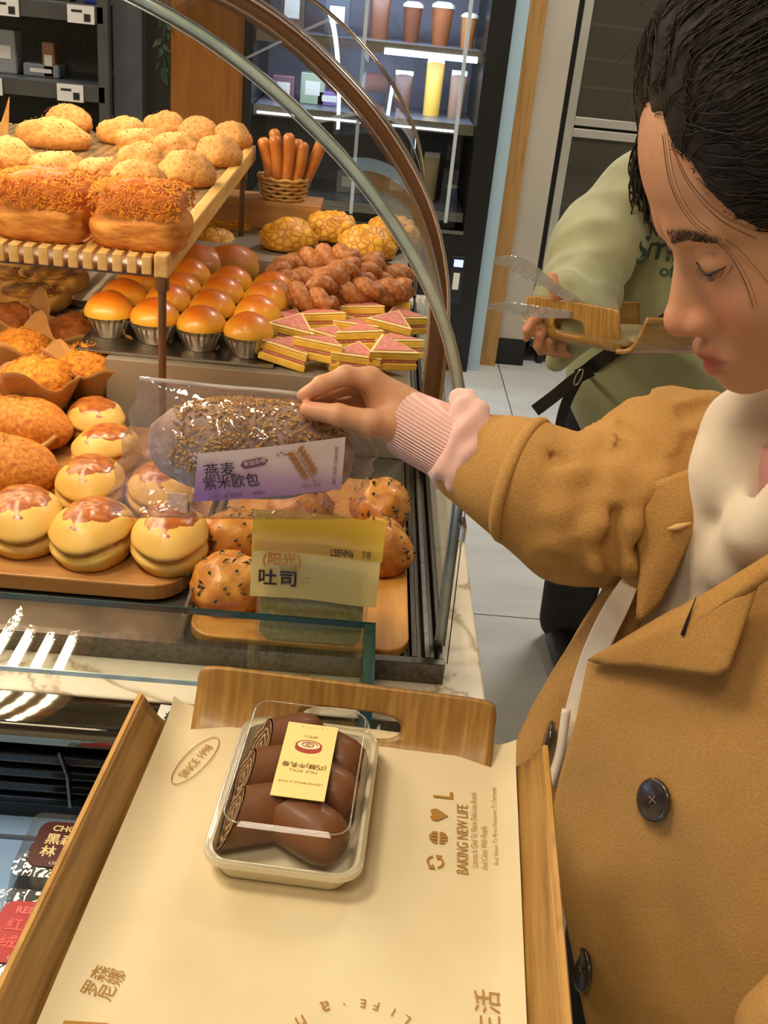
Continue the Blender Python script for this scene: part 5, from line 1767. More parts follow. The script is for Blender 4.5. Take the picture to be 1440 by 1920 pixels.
chilled('c', pB.x, pA.y, pB.x + 0.155, pB.y, 'cake box with dark brown label in the chiller beside the tray', mat('brown_label', '#4e1d19', rough=0.5), 'CHOCO', ('黑森', '林'), M_creamink, M_creamink, mat('dark_cake', [(0.3, '#3a3428'), (0.7, '#6d6a50')], 60, 0.6, 0.5))
chilled('r', pB.x - 0.004, pA.y - 0.112, pB.x + 0.150, pA.y - 0.004, 'cake box with bright red label in the chiller nearest the picture edge', mat('red_label', '#a81c22', rough=0.5), 'RED', ('红丝', '绒'), mat('pink_ink', '#e2706a', rough=0.6), mat('salmon_ink', '#e0584e', rough=0.6), mat('red_cake', [(0.3, '#6a2420'), (0.7, '#b8736a')], 60, 0.6, 0.5))
# price ticket on the steel lip
t = thing('price_ticket', tuple(pz(335, 1345, 0.8195)), math.radians(-3), 'small white price ticket lying behind the tray corner on the steel edge', 'price ticket')
tk = MB().box((-0.022, -0.016, 0.0), (0.03, 0.0165, 0.0008)).ob('card', M_tag, t)
text('ASINA', 0.006, M_ink, tk, frame((0.004, 0.011, 0.001), (1, 0, 0), (0, 1, 0)), 'print')
text('桃', 0.016, M_ink, tk, frame((-0.006, -0.003, 0.001), (1, 0, 0), (0, 1, 0)), 'print', bold=0.0005)

# ================================================================== THE GIRL
girl = thing('person', (0.42, 0.80, 0.0), label='girl in camel coat and cream hoodie reaching out with a bag of bread', cat='person')
GI = Matrix.Translation((-0.42, -0.80, 0.0))
def gpart(name, me, m, parent=None, **kw):
    """a mesh given in world coordinates becomes a child of the girl"""
    if parent is None:
        me.transform(GI)
        return link(name, me, m, girl, **kw)
    me.transform(GI)
    return link(name, me, m, parent, **kw)
def A(v):
    return np.array(v, dtype=np.float32)

def skinmat(name, base, attr=True):
    m, nt, b = newmat(name)
    if attr:
        at_ = N(nt, 'ShaderNodeAttribute')
        at_.attribute_name = 'tone'
        nz = N(nt, 'ShaderNodeTexNoise')
        nz.inputs['Scale'].default_value = 60
        mx = N(nt, 'ShaderNodeMix', data_type='RGBA', blend_type='MULTIPLY')
        mx.inputs[0].default_value = 0.25
        r = ramp(nt, nz.outputs[0], [(0.3, '#e8d2c8'), (0.7, '#ffffff')])
        nt.links.new(at_.outputs['Color'], mx.inputs[6])
        nt.links.new(r.outputs[0], mx.inputs[7])
        nt.links.new(mx.outputs[2], b.inputs['Base Color'])
    else:
        b.inputs['Base Color'].default_value = lin(base)
    b.inputs['Roughness'].default_value = 0.48
    b.inputs['Subsurface Weight'].default_value = 0.15
    b.inputs['Subsurface Scale'].default_value = 0.006
    b.inputs['Subsurface Radius'].default_value = (1.0, 0.4, 0.2)
    b.inputs['Specular IOR Level'].default_value = 0.35
    nb = N(nt, 'ShaderNodeTexNoise')
    nb.inputs['Scale'].default_value = 700
    bp = N(nt, 'ShaderNodeBump')
    bp.inputs['Strength'].default_value = 0.06
    bp.inputs['Distance'].default_value = 0.001
    nt.links.new(nb.outputs[0], bp.inputs['Height'])
    nt.links.new(bp.outputs[0], b.inputs['Normal'])
    return m
M_skin = skinmat('skin', '#cf9a78')
SKIN = np.array(lin('#c8946f')[:3])
LIP = np.array(lin('#a84c4a')[:3])
BLUSH = np.array(lin('#cc8068')[:3])
NOSTR = np.array(lin('#5d2e22')[:3])
def tone(me, fn):
    n = len(me.vertices)
    co = np.empty(n * 3, dtype=np.float32)
    me.vertices.foreach_get('co', co)
    c = fn(co.reshape(-1, 3))
    at_ = me.attributes.new('tone', 'FLOAT_COLOR', 'POINT')
    at_.data.foreach_set('color', np.concatenate([c, np.ones((n, 1))], 1).astype(np.float32).ravel())

# ---- head: local frame x = her left, -y = forward, z = up, origin between the eyes
LOW = 1.16
HIGH = 1.26
def zup(z):
    return 0.02 + (z - 0.02) * HIGH if z > 0.02 else z
def head_sdf(P):
    P = P.copy()
    P[:, 2] = np.where(P[:, 2] < 0, P[:, 2] / LOW, np.where(P[:, 2] > 0.02, 0.02 + (P[:, 2] - 0.02) / HIGH, P[:, 2]))
    X = np.abs(P[:, 0])
    Q = P.copy()
    Q[:, 0] = X
    d = s_ell(P, (0, 0.014, 0.032), (0.074, 0.093, 0.084))
    d = smin(d, s_ell(P, (0, -0.027, 0.040), (0.064, 0.057, 0.052)), 0.02)
    d = smin(d, s_ell(P, (0, -0.024, -0.030), (0.058, 0.056, 0.070)), 0.025)
    d = smin(d, s_ell(Q, (0.034, -0.046, -0.032), (0.027, 0.030, 0.030)), 0.018)
    d = smin(d, s_ell(P, (0, -0.046, -0.072), (0.036, 0.038, 0.028)), 0.022)
    d = smin(d, s_ell(P, (0, -0.070, -0.086), (0.016, 0.0165, 0.014)), 0.014)
    d = smin(d, s_cap(Q, (0.010, -0.078, 0.020), (0.040, -0.066, 0.021), 0.0085, 0.007), 0.012)
    # eye socket, then lids
    d = smax(d, -s_ell(Q, (0.031, -0.087, 0.002), (0.017, 0.011, 0.011)), 0.008)
    d = smin(d, s_ell(Q, (0.031, -0.0685, 0.0005), (0.0155, 0.0115, 0.0115)), 0.005)
    # nose
    d = smin(d, s_cap(P, (0, -0.0735, 0.006), (0, -0.0965, -0.032), 0.0065, 0.0085), 0.010)
    d = smin(d, s_cap(P, (0, -0.066, 0.0), (0, -0.080, -0.034), 0.009, 0.0135), 0.010)
    d = smin(d, s_ell(P, (0, -0.0985, -0.0365), (0.0105, 0.0105, 0.0095)), 0.006)
    d = smin(d, s_ell(Q, (0.0110, -0.0845, -0.0400), (0.0078, 0.0150, 0.0082)), 0.006)
    d = smax(d, -s_ell(Q, (0.0065, -0.0925, -0.0485), (0.0042, 0.0055, 0.004)), 0.003)
    # mouth
    d = smin(d, s_ell(P, (0, -0.072, -0.066), (0.024, 0.017, 0.020)), 0.012)
    d = smin(d, s_cap(Q, (0.003, -0.0900, -0.0600), (0.018, -0.0805, -0.0650), 0.0068, 0.0036), 0.004)
    d = smin(d, s_cap(Q, (0.0, -0.0880, -0.0735), (0.015, -0.0800, -0.0705), 0.0072, 0.004), 0.004)
    d = smax(d, -s_cap(Q, (0.0, -0.0975, -0.0672), (0.021, -0.0845, -0.0675), 0.0022, 0.0014), 0.002)
    # ear
    e = s_ell(Q, (0.074, 0.016, -0.006), (0.007, 0.020, 0.031))
    e = smax(e, -s_ell(Q, (0.081, 0.014, -0.002), (0.006, 0.011, 0.019)), 0.003)
    d = smin(d, e, 0.005)
    # neck
    d = smin(d, s_cap(P, (0, 0.030, -0.06), (0, 0.060, -0.17), 0.045, 0.048), 0.02)
    return d
al, phh = math.radians(-7.0), math.radians(33.0)
hh = Vector((-math.cos(al), math.sin(al), 0))
HF = hh * math.cos(phh) + Vector((0, 0, -math.sin(phh)))
HU = hh * math.sin(phh) + Vector((0, 0, math.cos(phh)))
HL = Vector((0, 0, 1)).cross(hh)
HM = Matrix((HL, -HF, HU)).transposed().to_4x4()
HM.translation = pd(1278, 468, 0.715) - (HF * 0.080 + HU * 0.004)
hme = sdf_mesh('body', head_sdf, (-0.095, -0.12, -0.215), (0.095, 0.12, 0.16), 0.0019, 1)
def head_tone(co):
    c = np.tile(SKIN, (len(co), 1))
    x = np.abs(co[:, 0])
    z = np.where(co[:, 2] < 0, co[:, 2] / LOW, co[:, 2])
    y = co[:, 1]
    def mixin(w, colr):
        w = np.clip(w, 0, 1)[:, None]
        return c * (1 - w) + colr * w
    c = mixin(0.55 * np.exp(-(((x - 0.036) / 0.022) ** 2 + ((z + 0.032) / 0.020) ** 2)) * (y < -0.03), BLUSH)
    c = mixin(0.6 * np.exp(-((x / 0.013) ** 2 + ((z + 0.038) / 0.010) ** 2)) * (y < -0.085), BLUSH)
    lipz = -0.0665 + 0.0 * x
    w = np.exp(-(((z - lipz) / 0.0088) ** 4)) * np.exp(-((x / 0.0185) ** 6)) * (y < -0.074)
    c = mixin(0.9 * w, LIP)
    n_ = np.exp(-(((x - 0.0065) / 0.0035) ** 2 + ((z + 0.047) / 0.0028) ** 2)) * (y < -0.080)
    c = mixin(0.85 * n_, NOSTR)
    return c
tone(hme, head_tone)
hme.transform(HM)

# ---- right hand (pinching the bag), wrist and forearm
def pdn(x, y, d):
    return np.array(pd(x, y, d), dtype=np.float32)
WR = pdn(790, 800, 0.985)
FING = {
    'index': ([(694, 712, .968), (648, 704, .960), (603, 722, .958), (570, 742, .962)], [.0100, .0088, .0080, .0068]),
    'middle': ([(700, 722, .986), (655, 722, .986), (612, 738, .984), (584, 750, .980)], [.0100, .0088, .0080, .0068]),
    'ring': ([(712, 745, .998), (672, 752, 1.002), (636, 762, 1.0), (612, 766, .992)], [.0095, .0084, .0076, .0066]),
    'little': ([(728, 768, 1.004), (694, 778, 1.010), (664, 784, 1.004), (645, 786, .996)], [.0088, .0074, .0068, .0060]),
    'thumb': ([(742, 800, .968), (694, 792, .952), (634, 778, .948), (578, 769, .955)], [.0145, .0115, .0096, .0080]),
}
def hand_sdf(P):
    d = s_cap(P, WR, pdn(742, 775, .985), 0.0245, 0.024)
    for f in ('index', 'middle', 'ring', 'little'):
        pts, rs = FING[f]
        k = pdn(*pts[0])
        d = smin(d, s_cap(P, pdn(752, 778, .986), k, 0.020, 0.0125), 0.012)
    pts, rs = FING['thumb']
    d = smin(d, s_cap(P, pdn(765, 800, .98), pdn(*pts[0]), 0.018, 0.0155), 0.012)
    for f, (pts, rs) in FING.items():
        q = [pdn(*p) for p in pts]
        e = s_chain(P, q, rs, 0.003)
        for j in (1, 2):   # knuckles
            e = smin(e, np.sqrt(((P - q[j]) ** 2).sum(1)) - rs[j] * 1.04, 0.003)
        d = smin(d, e, 0.0045)
    return d
allp = np.array([pdn(*p) for f in FING.values() for p in f[0]] + [WR])
h_me = sdf_mesh('hand', hand_sdf, allp.min(0) - 0.03, allp.max(0) + 0.03, 0.0017, 1)
tips = [pdn(*f[0][3]) for f in FING.values()]
def hand_tone(co):
    c = np.tile(SKIN, (len(co), 1))
    for t in tips:
        w = 0.6 * np.exp(-((co - t) ** 2).sum(1) / 0.011 ** 2)[:, None]
        c = c * (1 - w) + BLUSH * w
    return c
tone(h_me, hand_tone)
# hidden arm and trunk core that carries the head and the hand (under the clothes)
TC = np.array([0.405, 0.775, 0.0])
NF = np.array([-0.7071, -0.7071, 0.0])     # the way her chest faces
NR = np.array([-0.7071, 0.7071, 0.0])      # her right
RT = np.array([NR, NF, [0, 0, 1]]).T
NK = np.array(HM @ Vector((0, 0.055, -0.15)))
SHR = np.array([0.300, 0.868, 1.122])
ARM = [SHR, np.array(pd(1200, 925, 0.955)), np.array(pd(1090, 955, 0.935)), np.array(pd(985, 905, 0.935)), np.array(pd(880, 850, 0.955)), WR]
def core_sdf(P):
    d = s_ell(P, TC + [0, 0, 0.96], (0.135, 0.085, 0.22), RT)
    d = smin(d, s_cap(P, NK, TC + [0, 0, 1.12], 0.045, 0.06), 0.03)
    d = smin(d, s_cap(P, SHR, TC + NR * -0.15 + [0, 0, 1.125], 0.045), 0.03)
    d = smin(d, s_chain(P, ARM, [0.042, 0.038, 0.034, 0.030, 0.026, 0.023], 0.01), 0.02)
    d = smin(d, s_chain(P, [TC + NR * -0.15 + [0, 0, 1.125], np.array([0.565, 0.60, 0.98]), np.array(pd(1540, 1890, 0.72))], [0.042, 0.036, 0.026], 0.01), 0.02)
    return d
c_me = sdf_mesh('core', core_sdf, (-0.02, 0.42, 0.72), (0.62, 1.02, 1.36), 0.009, 1)
tone(c_me, lambda co: np.tile(SKIN, (len(co), 1)))
bmj = bmesh.new()
for me in (hme, h_me, c_me):
    bmj.from_mesh(me)
body = bpy.data.meshes.new('body')
bmj.to_mesh(body)
bmj.free()
body.polygons.foreach_set('use_smooth', [True] * len(body.polygons))
body_o = gpart('body', body, M_skin)
# finger nails
M_nail = mat('nail', '#d8a492', rough=0.25, coat=0.4)
def nail(f, up):
    pts, rs = FING[f]
    a, b_ = pd(*pts[2]), pd(*pts[3])
    ax = (b_ - a).normalized()
    n = (Vector(up) - ax * ax.dot(Vector(up))).normalized()
    s = ax.cross(n)
    c = b_ + n * (rs[3] * 0.86) + ax * 0.001
    mb = MB()
    mb.grid(lambda u, v: c + ax * (0.011 * (u - 0.55)) + s * (rs[3] * 1.25 * (v - 0.5)) - n * (0.004 * (2 * v - 1) ** 2 * 0.9 + 0.003 * (u) ** 3), 8, 8)
    gpart('fingernail', mb.mesh('fingernail', True), M_nail, body_o, solid=0.0004)
cdir = Vector(-RW[:, 2])
nail('thumb', cdir + Vector((0, 0, 0.2)))
nail('index', Vector((0, 0, 1)) + cdir * 0.6)

# ---- eyes, brows, lashes
M_lash = mat('lash', '#15100d', rough=0.5)
M_eye = mat('eye_dark', '#1a0f0a', rough=0.1, coat=1.0)
M_sclera = mat('sclera', '#b59a88', rough=0.25, coat=0.6)
def hl(x, y, z):
    return HM @ Vector((x, y, z * LOW if z < 0 else zup(z)))
def on_head(x, z, y0=-0.12):
    """first point of the face met from the front"""
    ys = np.linspace(y0, 0.02, 500).astype(np.float32)
    P = np.stack([np.full_like(ys, x), ys, np.full_like(ys, z * LOW if z < 0 else zup(z))], 1)
    v = head_sdf(P)
    k = np.argmax(v < 0)
    return float(ys[k])
for sg in (1, -1):
    pts = []
    for k in range(15):
        t = k / 14
        x = 0.0175 + 0.029 * t
        z = -0.0018 - 0.0030 * math.sin(PI * t) + 0.0005 * t
        pts.append(hl(sg * x, on_head(x, z) - 0.0004, z))
    gpart('eyelash', MB().tube(pts, [0.0003 + 0.00095 * math.sin(PI * min(1, 0.15 + 0.8 * k / 14)) for k in range(15)], 8).mesh('eyelash', True), M_lash)
    mb = MB()
    for k in range(16):
        t = (k + 0.5) / 16
        x = 0.020 + 0.028 * t
        z = -0.0024 - 0.0026 * math.sin(PI * t) + 0.0005 * t
        p = hl(sg * x, on_head(x, z), z)
        tip = p + HF * (0.0050 + 0.002 * t) - HU * 0.0030 + HL * sg * (0.004 * (t - 0.3))
        mb.tube([p, p.lerp(tip, 0.55) - HU * 0.0008, tip], [0.00028, 0.0002, 0.00005], 4)
    gpart('eyelash', mb.mesh('eyelash'), M_lash)
    # sliver of eye below the lowered lid
    mb = MB()
    def fe(u, v, sg=sg):
        x = 0.022 + 0.019 * u
        z = -0.0026 - 0.0028 * math.sin(PI * u) - 0.0058 * v * math.sin(PI * u)
        return hl(sg * x, on_head(x, z) - 0.00045, z)
    gpart('eye', mb.grid(fe, 14, 5).mesh('eye', True), M_sclera)
    mb = MB()
    def fi(u, v, sg=sg):
        x = 0.0250 + 0.0115 * u
        z = -0.0050 - 0.0008 * math.sin(PI * u) - 0.0055 * v * (0.35 + 0.65 * math.sin(PI * u))
        return hl(sg * x, on_head(x, z) - 0.0009, z)
    gpart('iris', mb.grid(fi, 10, 5).mesh('iris', True), M_eye)
    # brow: many short hairs
    mb = MB()
    r_ = random.Random(3)
    for k in range(330):
        t = r_.random()
        x = 0.0135 + 0.036 * t
        wz = 0.0048 * (1 - 0.55 * t)
        z = 0.0195 + 0.0052 * math.sin(PI * min(t * 0.75 + 0.05, 1)) - 0.004 * t + r_.uniform(-wz, wz)
        p = hl(sg * x, on_head(x, z), z)
        dirv = HL * sg * 0.0062 + HU * (0.0036 * (1 - 1.4 * t)) + HF * 0.0006
        mb.tube([p - dirv * 0.4, p + dirv * 0.15 + HF * 0.0005, p + dirv * 0.6], [0.00022, 0.00022, 0.00005], 4)
    gpart('eyebrow', mb.mesh('eyebrow'), mat('brow_hair', '#3d2a1c', rough=0.7))

# ---- hair
def hairmat():
    m, nt, b = newmat('dark_hair')
    tc = N(nt, 'ShaderNodeTexCoord')
    mp = N(nt, 'ShaderNodeMapping')
    mp.inputs['Scale'].default_value = (90, 10, 40)
    nt.links.new(tc.outputs['Object'], mp.inputs[0])
    nz = N(nt, 'ShaderNodeTexNoise')
    nz.inputs['Scale'].default_value = 3
    nz.inputs['Detail'].default_value = 6
    nt.links.new(mp.outputs[0], nz.inputs['Vector'])
    r = ramp(nt, nz.outputs[0], [(0.3, '#15100b'), (0.6, '#2a1f16'), (0.85, '#4a3a2a')])
    nt.links.new(r.outputs[0], b.inputs['Base Color'])
    bp = N(nt, 'ShaderNodeBump')
    bp.inputs['Strength'].default_value = 0.5
    bp.inputs['Distance'].default_value = 0.002
    nt.links.new(nz.outputs[0], bp.inputs['Height'])
    nt.links.new(bp.outputs[0], b.inputs['Normal'])
    b.inputs['Roughness'].default_value = 0.6
    b.inputs['Specular IOR Level'].default_value = 0.3
    return m
M_hair = hairmat()
def hair_sdf(P):
    P = P.copy()
    P[:, 2] = np.where(P[:, 2] > 0.02, 0.02 + (P[:, 2] - 0.02) / HIGH, P[:, 2])
    x = np.abs(P[:, 0])
    line = 0.80 * P[:, 2] + 0.92 * P[:, 1] - 0.002 + 0.75 * np.maximum(x - 0.018, 0) - 0.55 * np.maximum(x - 0.066, 0) + 0.0025 * np.sin(P[:, 0] * 260) + 0.002 * np.sin(P[:, 0] * 117 + P[:, 2] * 60)
    d = s_ell(P, (0, 0.014, 0.032), (0.074, 0.093, 0.084))
    d = smin(d, s_ell(P, (0, -0.027, 0.040), (0.064, 0.057, 0.052)), 0.02)
    d = d - np.clip(line * 0.30, 0.0004, 0.016)
    d = smin(d, s_ell(P, (0, 0.085, -0.03), (0.062, 0.045, 0.075)), 0.03)
    d = smax(d, -line, 0.002)
    ear = s_ell(np.stack([x, P[:, 1], P[:, 2]], 1), (0.082, 0.014, -0.012), (0.020, 0.024, 0.034))
    d = smax(d, -ear, 0.006)
    d = smax(d, -(P[:, 2] + 0.085), 0.01)
    return d
hm_ = sdf_mesh('hair', hair_sdf, (-0.10, -0.11, -0.11), (0.10, 0.14, 0.18), 0.0028, 1)
co = np.empty(len(hm_.vertices) * 3, dtype=np.float32)
hm_.vertices.foreach_get('co', co)
hm_.transform(HM)
hair_o = gpart('hair', hm_, M_hair)
# strands combed back over the cap: seeds on the cap, marched along the surface towards the knot
mb = MB()
r_ = random.Random(5)
def hair_surface(dirv):
    c = Vector((0, 0.012, 0.030))
    ts = np.linspace(0.05, 0.20, 110).astype(np.float32)
    P = np.array([c + dirv * float(t) for t in ts], dtype=np.float32)
    v = hair_sdf(P)
    neg = np.where(v < 0)[0]
    if len(neg) == 0:
        return None
    return c + dirv * float(ts[neg[-1]])
V0 = co.reshape(-1, 3)
rs0 = np.random.RandomState(4)
front = V0[(V0[:, 1] < 0.05) & (V0[:, 2] > -0.03)]
seeds = front[rs0.choice(len(front), 1500, replace=False)].astype(np.float32)
def hgrad(P):
    e = 0.0015
    g = np.stack([hair_sdf(P + np.eye(3, dtype=np.float32)[k] * e) - hair_sdf(P - np.eye(3, dtype=np.float32)[k] * e) for k in range(3)], 1)
    return g / (np.sqrt((g ** 2).sum(1))[:, None] + 1e-9)
Pm = seeds.copy()
KNOT = np.array([0, 0.135, 0.05], dtype=np.float32)
jit = rs0.uniform(-0.25, 0.25, (len(Pm), 3)).astype(np.float32)
track = [Pm.copy()]
for st in range(7):
    g = hgrad(Pm)
    dv = KNOT - Pm
    dv = dv / np.sqrt((dv ** 2).sum(1))[:, None] + jit * (0.5 if st else 1.0)
    dv = dv - g * (dv * g).sum(1)[:, None]
    dv = dv / (np.sqrt((dv ** 2).sum(1))[:, None] + 1e-9)
    if st == 0:
        track[0] = Pm - dv * 0.007 + g * 0.0006
    Pm = Pm + dv * 0.009
    Pm = Pm - hgrad(Pm) * (hair_sdf(Pm))[:, None]
    track.append(Pm + g * rs0.uniform(0.0003, 0.0022, (len(Pm), 1)).astype(np.float32))
for k in range(len(seeds)):
    pts = [HM @ Vector(t[k].tolist()) for t in track]
    w = 0.00025 + 0.00035 * r_.random()
    mb.tube(crspline(pts, 2), [0.0001] + [w] * 13 + [0.0001], 4)
gpart('hair_strands', mb.mesh('hair_strands', True), M_hair, hair_o, kind='stuff')
# loose strands falling over temple and cheek
def face_pt(x, z, lift=0.0015):
    return hl(x, on_head(abs(x), z) - lift, z)
mb = MB()
LOOSE = [[(0.030, 0.075, .006), (0.036, 0.052, .004), (0.043, 0.032, .004), (0.050, 0.010, .004), (0.056, -0.010, .004), (0.060, -0.026, .004)],
         [(0.036, 0.070, .006), (0.046, 0.050, .004), (0.055, 0.030, .004), (0.061, 0.012, .004)]]
for L_ in LOOSE:
    for q in range(4):
        o_ = [r_.uniform(-0.0010, 0.0010) for _ in range(2)]
        pts = [face_pt(x + o_[0] * (1 + 3 * i / 6), min(z + o_[1], 0.080), l + 0.0006 * q) for i, (x, z, l) in enumerate(L_)]
        mb.tube(crspline(pts, 6), 0.00014, 4)
for q in range(70):   # fly-away wisps over the crown
    th = r_.uniform(-1.2, 1.2)
    a = r_.uniform(0.9, 1.7)
    d = Vector((math.sin(th) * 0.8, -math.cos(a), math.sin(a) * math.cos(th * .8) + 0.1)).normalized()
    s_ = hair_surface(d)
    if s_ is None or s_.y < -0.03:
        continue
    t_ = d.cross(Vector((r_.uniform(-1, 1), r_.uniform(-.3, .3), r_.uniform(-.3, .3)))).normalized()
    pts = [HM @ (s_ + t_ * (0.012 * i) + d * (0.004 + 0.004 * math.sin(PI * i / 4) + r_.uniform(0, 0.004))) for i in range(5)]
    mb.tube(crspline(pts, 3), 0.0002, 4)
gpart('loose_strands', mb.mesh('loose_strands', True), M_hair, hair_o, kind='stuff')

# ---- clothes
def wool():
    m, nt, b = newmat('camel_wool')
    tc = N(nt, 'ShaderNodeTexCoord')
    nz = N(nt, 'ShaderNodeTexNoise')
    nz.inputs['Scale'].default_value = 520
    nz.inputs['Detail'].default_value = 4
    nt.links.new(tc.outputs['Object'], nz.inputs['Vector'])
    n2 = N(nt, 'ShaderNodeTexNoise')
    n2.inputs['Scale'].default_value = 18
    nt.links.new(tc.outputs['Object'], n2.inputs['Vector'])
    ad = N(nt, 'ShaderNodeMath', operation='MULTIPLY_ADD')
    ad.inputs[1].default_value = 0.4
    nt.links.new(n2.outputs[0], ad.inputs[0])
    nt.links.new(nz.outputs[0], ad.inputs[2])
    r = ramp(nt, ad.outputs[0], [(0.45, '#a67a44'), (0.7, '#b0844a'), (0.95, '#ba8f54')])
    nt.links.new(r.outputs[0], b.inputs['Base Color'])
    bp = N(nt, 'ShaderNodeBump')
    bp.inputs['Strength'].default_value = 0.45
    bp.inputs['Distance'].default_value = 0.0018
    nt.links.new(nz.outputs[0], bp.inputs['Height'])
    nt.links.new(bp.outputs[0], b.inputs['Normal'])
    b.inputs['Roughness'].default_value = 0.9
    b.inputs['Sheen Weight'].default_value = 0.35
    b.inputs['Sheen Roughness'].default_value = 0.5
    b.inputs['Sheen Tint'].default_value = lin('#d8a860')
    b.inputs['Specular IOR Level'].default_value = 0.15
    return m
M_wool = wool()
M_cream = mat('cream_fleece', [(0.3, '#d8c6ae'), (0.7, '#e2d2bc')], 30, 0.85, 0.15, 300, sheen=0.3)
M_pinkcuff = mat('pink_rib', [(0.3, '#d3a59b'), (0.7, '#dcb1a6')], 20, 0.85, 0.2, 250, sheen=0.3)
def ribmat():
    m, nt, b = newmat('pink_ribbing')
    tc = N(nt, 'ShaderNodeTexCoord')
    wv = N(nt, 'ShaderNodeTexWave', bands_direction='Z')
    wv.inputs['Scale'].default_value = 105
    wv.inputs['Distortion'].default_value = 0.6
    mp = N(nt, 'ShaderNodeMapping')
    mp.inputs['Rotation'].default_value = (0.0, -0.22, 0)
    nt.links.new(tc.outputs['Object'], mp.inputs[0])
    nt.links.new(mp.outputs[0], wv.inputs['Vector'])
    r = ramp(nt, wv.outputs[0], [(0.0, '#cfa096'), (1.0, '#e0b8ad')])
    nt.links.new(r.outputs[0], b.inputs['Base Color'])
    bp = N(nt, 'ShaderNodeBump')
    bp.inputs['Strength'].default_value = 0.6
    bp.inputs['Distance'].default_value = 0.002
    nt.links.new(wv.outputs[0], bp.inputs['Height'])
    nt.links.new(bp.outputs[0], b.inputs['Normal'])
    b.inputs['Roughness'].default_value = 0.85
    return m
M_rib = ribmat()

# right sleeve with folds
def axis_t(P, pts):
    """length along a polyline for each point"""
    best = np.full(len(P), 1e9, dtype=np.float32)
    out = np.zeros(len(P), dtype=np.float32)
    acc = 0.0
    for i in range(len(pts) - 1):
        a, b_ = A(pts[i]), A(pts[i + 1])
        ab = b_ - a
        L_ = float(np.sqrt(ab @ ab))
        t = np.clip(((P - a) @ ab) / (L_ * L_), 0, 1)
        d = ((P - a - t[:, None] * ab) ** 2).sum(1)
        s = d < best
        best = np.where(s, d, best)
        out = np.where(s, acc + t * L_, out)
        acc += L_
    return out, acc
SLP = [np.array([0.345, 0.845, 1.135]), np.array(pd(1270, 885, 0.965)), np.array(pd(1178, 940, 0.950)), np.array(pd(1085, 955, 0.932)), np.array(pd(985, 905, 0.930)), np.array(pd(862, 846, 0.955))]
SLR = [0.070, 0.066, 0.062, 0.0565, 0.0445, 0.0385]
def pch(pts):
    return [np.array(pd(*p)) for p in pts]
FOLDS = [(pch([(1275, 862, .905), (1215, 915, .878), (1185, 985, .873), (1182, 1050, .883), (1195, 1088, .897)]), [0.012, 0.013, 0.013, 0.012, 0.009]),
         (pch([(1225, 835, .915), (1150, 905, .876), (1120, 985, .868), (1122, 1060, .880)]), [0.010, 0.012, 0.012, 0.009]),
         (pch([(1120, 835, .907), (1070, 895, .877), (1052, 960, .874), (1058, 1020, .882)]), [0.009, 0.011, 0.011, 0.008])]
CREASES = [(pch([(1150, 960, .866), (1143, 1020, .868), (1150, 1070, .880)]), [0.004, 0.008, 0.004]),
           (pch([(1018, 850, .893), (1050, 862, .878), (1085, 858, .872)]), [0.0015, 0.004, 0.0015]),
           (pch([(1212, 960, .872), (1206, 1030, .874), (1212, 1080, .885)]), [0.005, 0.007, 0.004])]
def sleeve_sdf(P):
    d = s_chain(P, SLP, SLR, 0.035)
    t, L_ = axis_t(P, SLP)
    w = np.sin((t * 78) + 9 * np.sin(P[:, 2] * 16) + P[:, 0] * 20)
    amp = 0.0058 * np.clip((L_ - t - 0.075) / 0.05, 0, 1) * np.clip(t / 0.06, 0, 1)
    d = d - amp * (1 - np.abs(w)) * 1.6 + amp * 0.6
    d = d - 0.0022 * np.sin(P[:, 0] * 55 + 3) * np.sin(P[:, 2] * 47)
    for pts_, rr_ in FOLDS:
        d = smin(d, s_chain(P, pts_, rr_, 0.008), 0.014)
    for pts_, rr_ in CREASES:
        d = smax(d, -s_chain(P, pts_, rr_, 0.006), 0.010)
    end = SLP[-1]
    ax = (SLP[-1] - SLP[-2])
    ax = ax / np.linalg.norm(ax)
    d = smax(d, (P - A(end)) @ A(ax), 0.004)
    inner = s_chain(P, SLP, [r - 0.006 for r in SLR], 0.035)
    hollow = smax(inner, -((P - A(end)) @ A(ax)) - 0.03, 0.002)
    d = smax(d, -hollow, 0.002)
    return d
sp_ = np.array(SLP)
gpart('coat_sleeve', sdf_mesh('coat_sleeve', sleeve_sdf, sp_.min(0) - 0.085, sp_.max(0) + 0.085, 0.0034, 4), M_wool)
# strap ring and seam on the sleeve
SA, SB = Vector(SLP[4]), Vector(SLP[5])
axs = (SB - SA).normalized()
e1 = axs.cross(Vector((0, 0, 1))).normalized()
e2 = e1.cross(axs)
cs_ = SA.lerp(SB, 0.06)
ringp = [cs_ + (e1 * math.cos(w) + e2 * math.sin(w)) * 0.0535 + axs * (0.006 * math.sin(w + 0.6)) for w in [2 * PI * k / 40 for k in range(40)]]
gpart('sleeve_strap', MB().tube(ringp, 0.0042, 8, closed=True, flat=1.6).mesh('sleeve_strap', True), M_wool)
seam = [cs_.lerp(SB, t) - e2 * (0.0425 - 0.006 * t) * 0.80 - Vector(cdir).cross(axs) * 0 + Vector(cdir) * 0.026 for t in (0, 0.3, 0.6, 0.95)]
gpart('sleeve_seam', MB().tube(crspline(seam, 6), 0.0016, 6).mesh('sleeve_seam', True), M_wool)
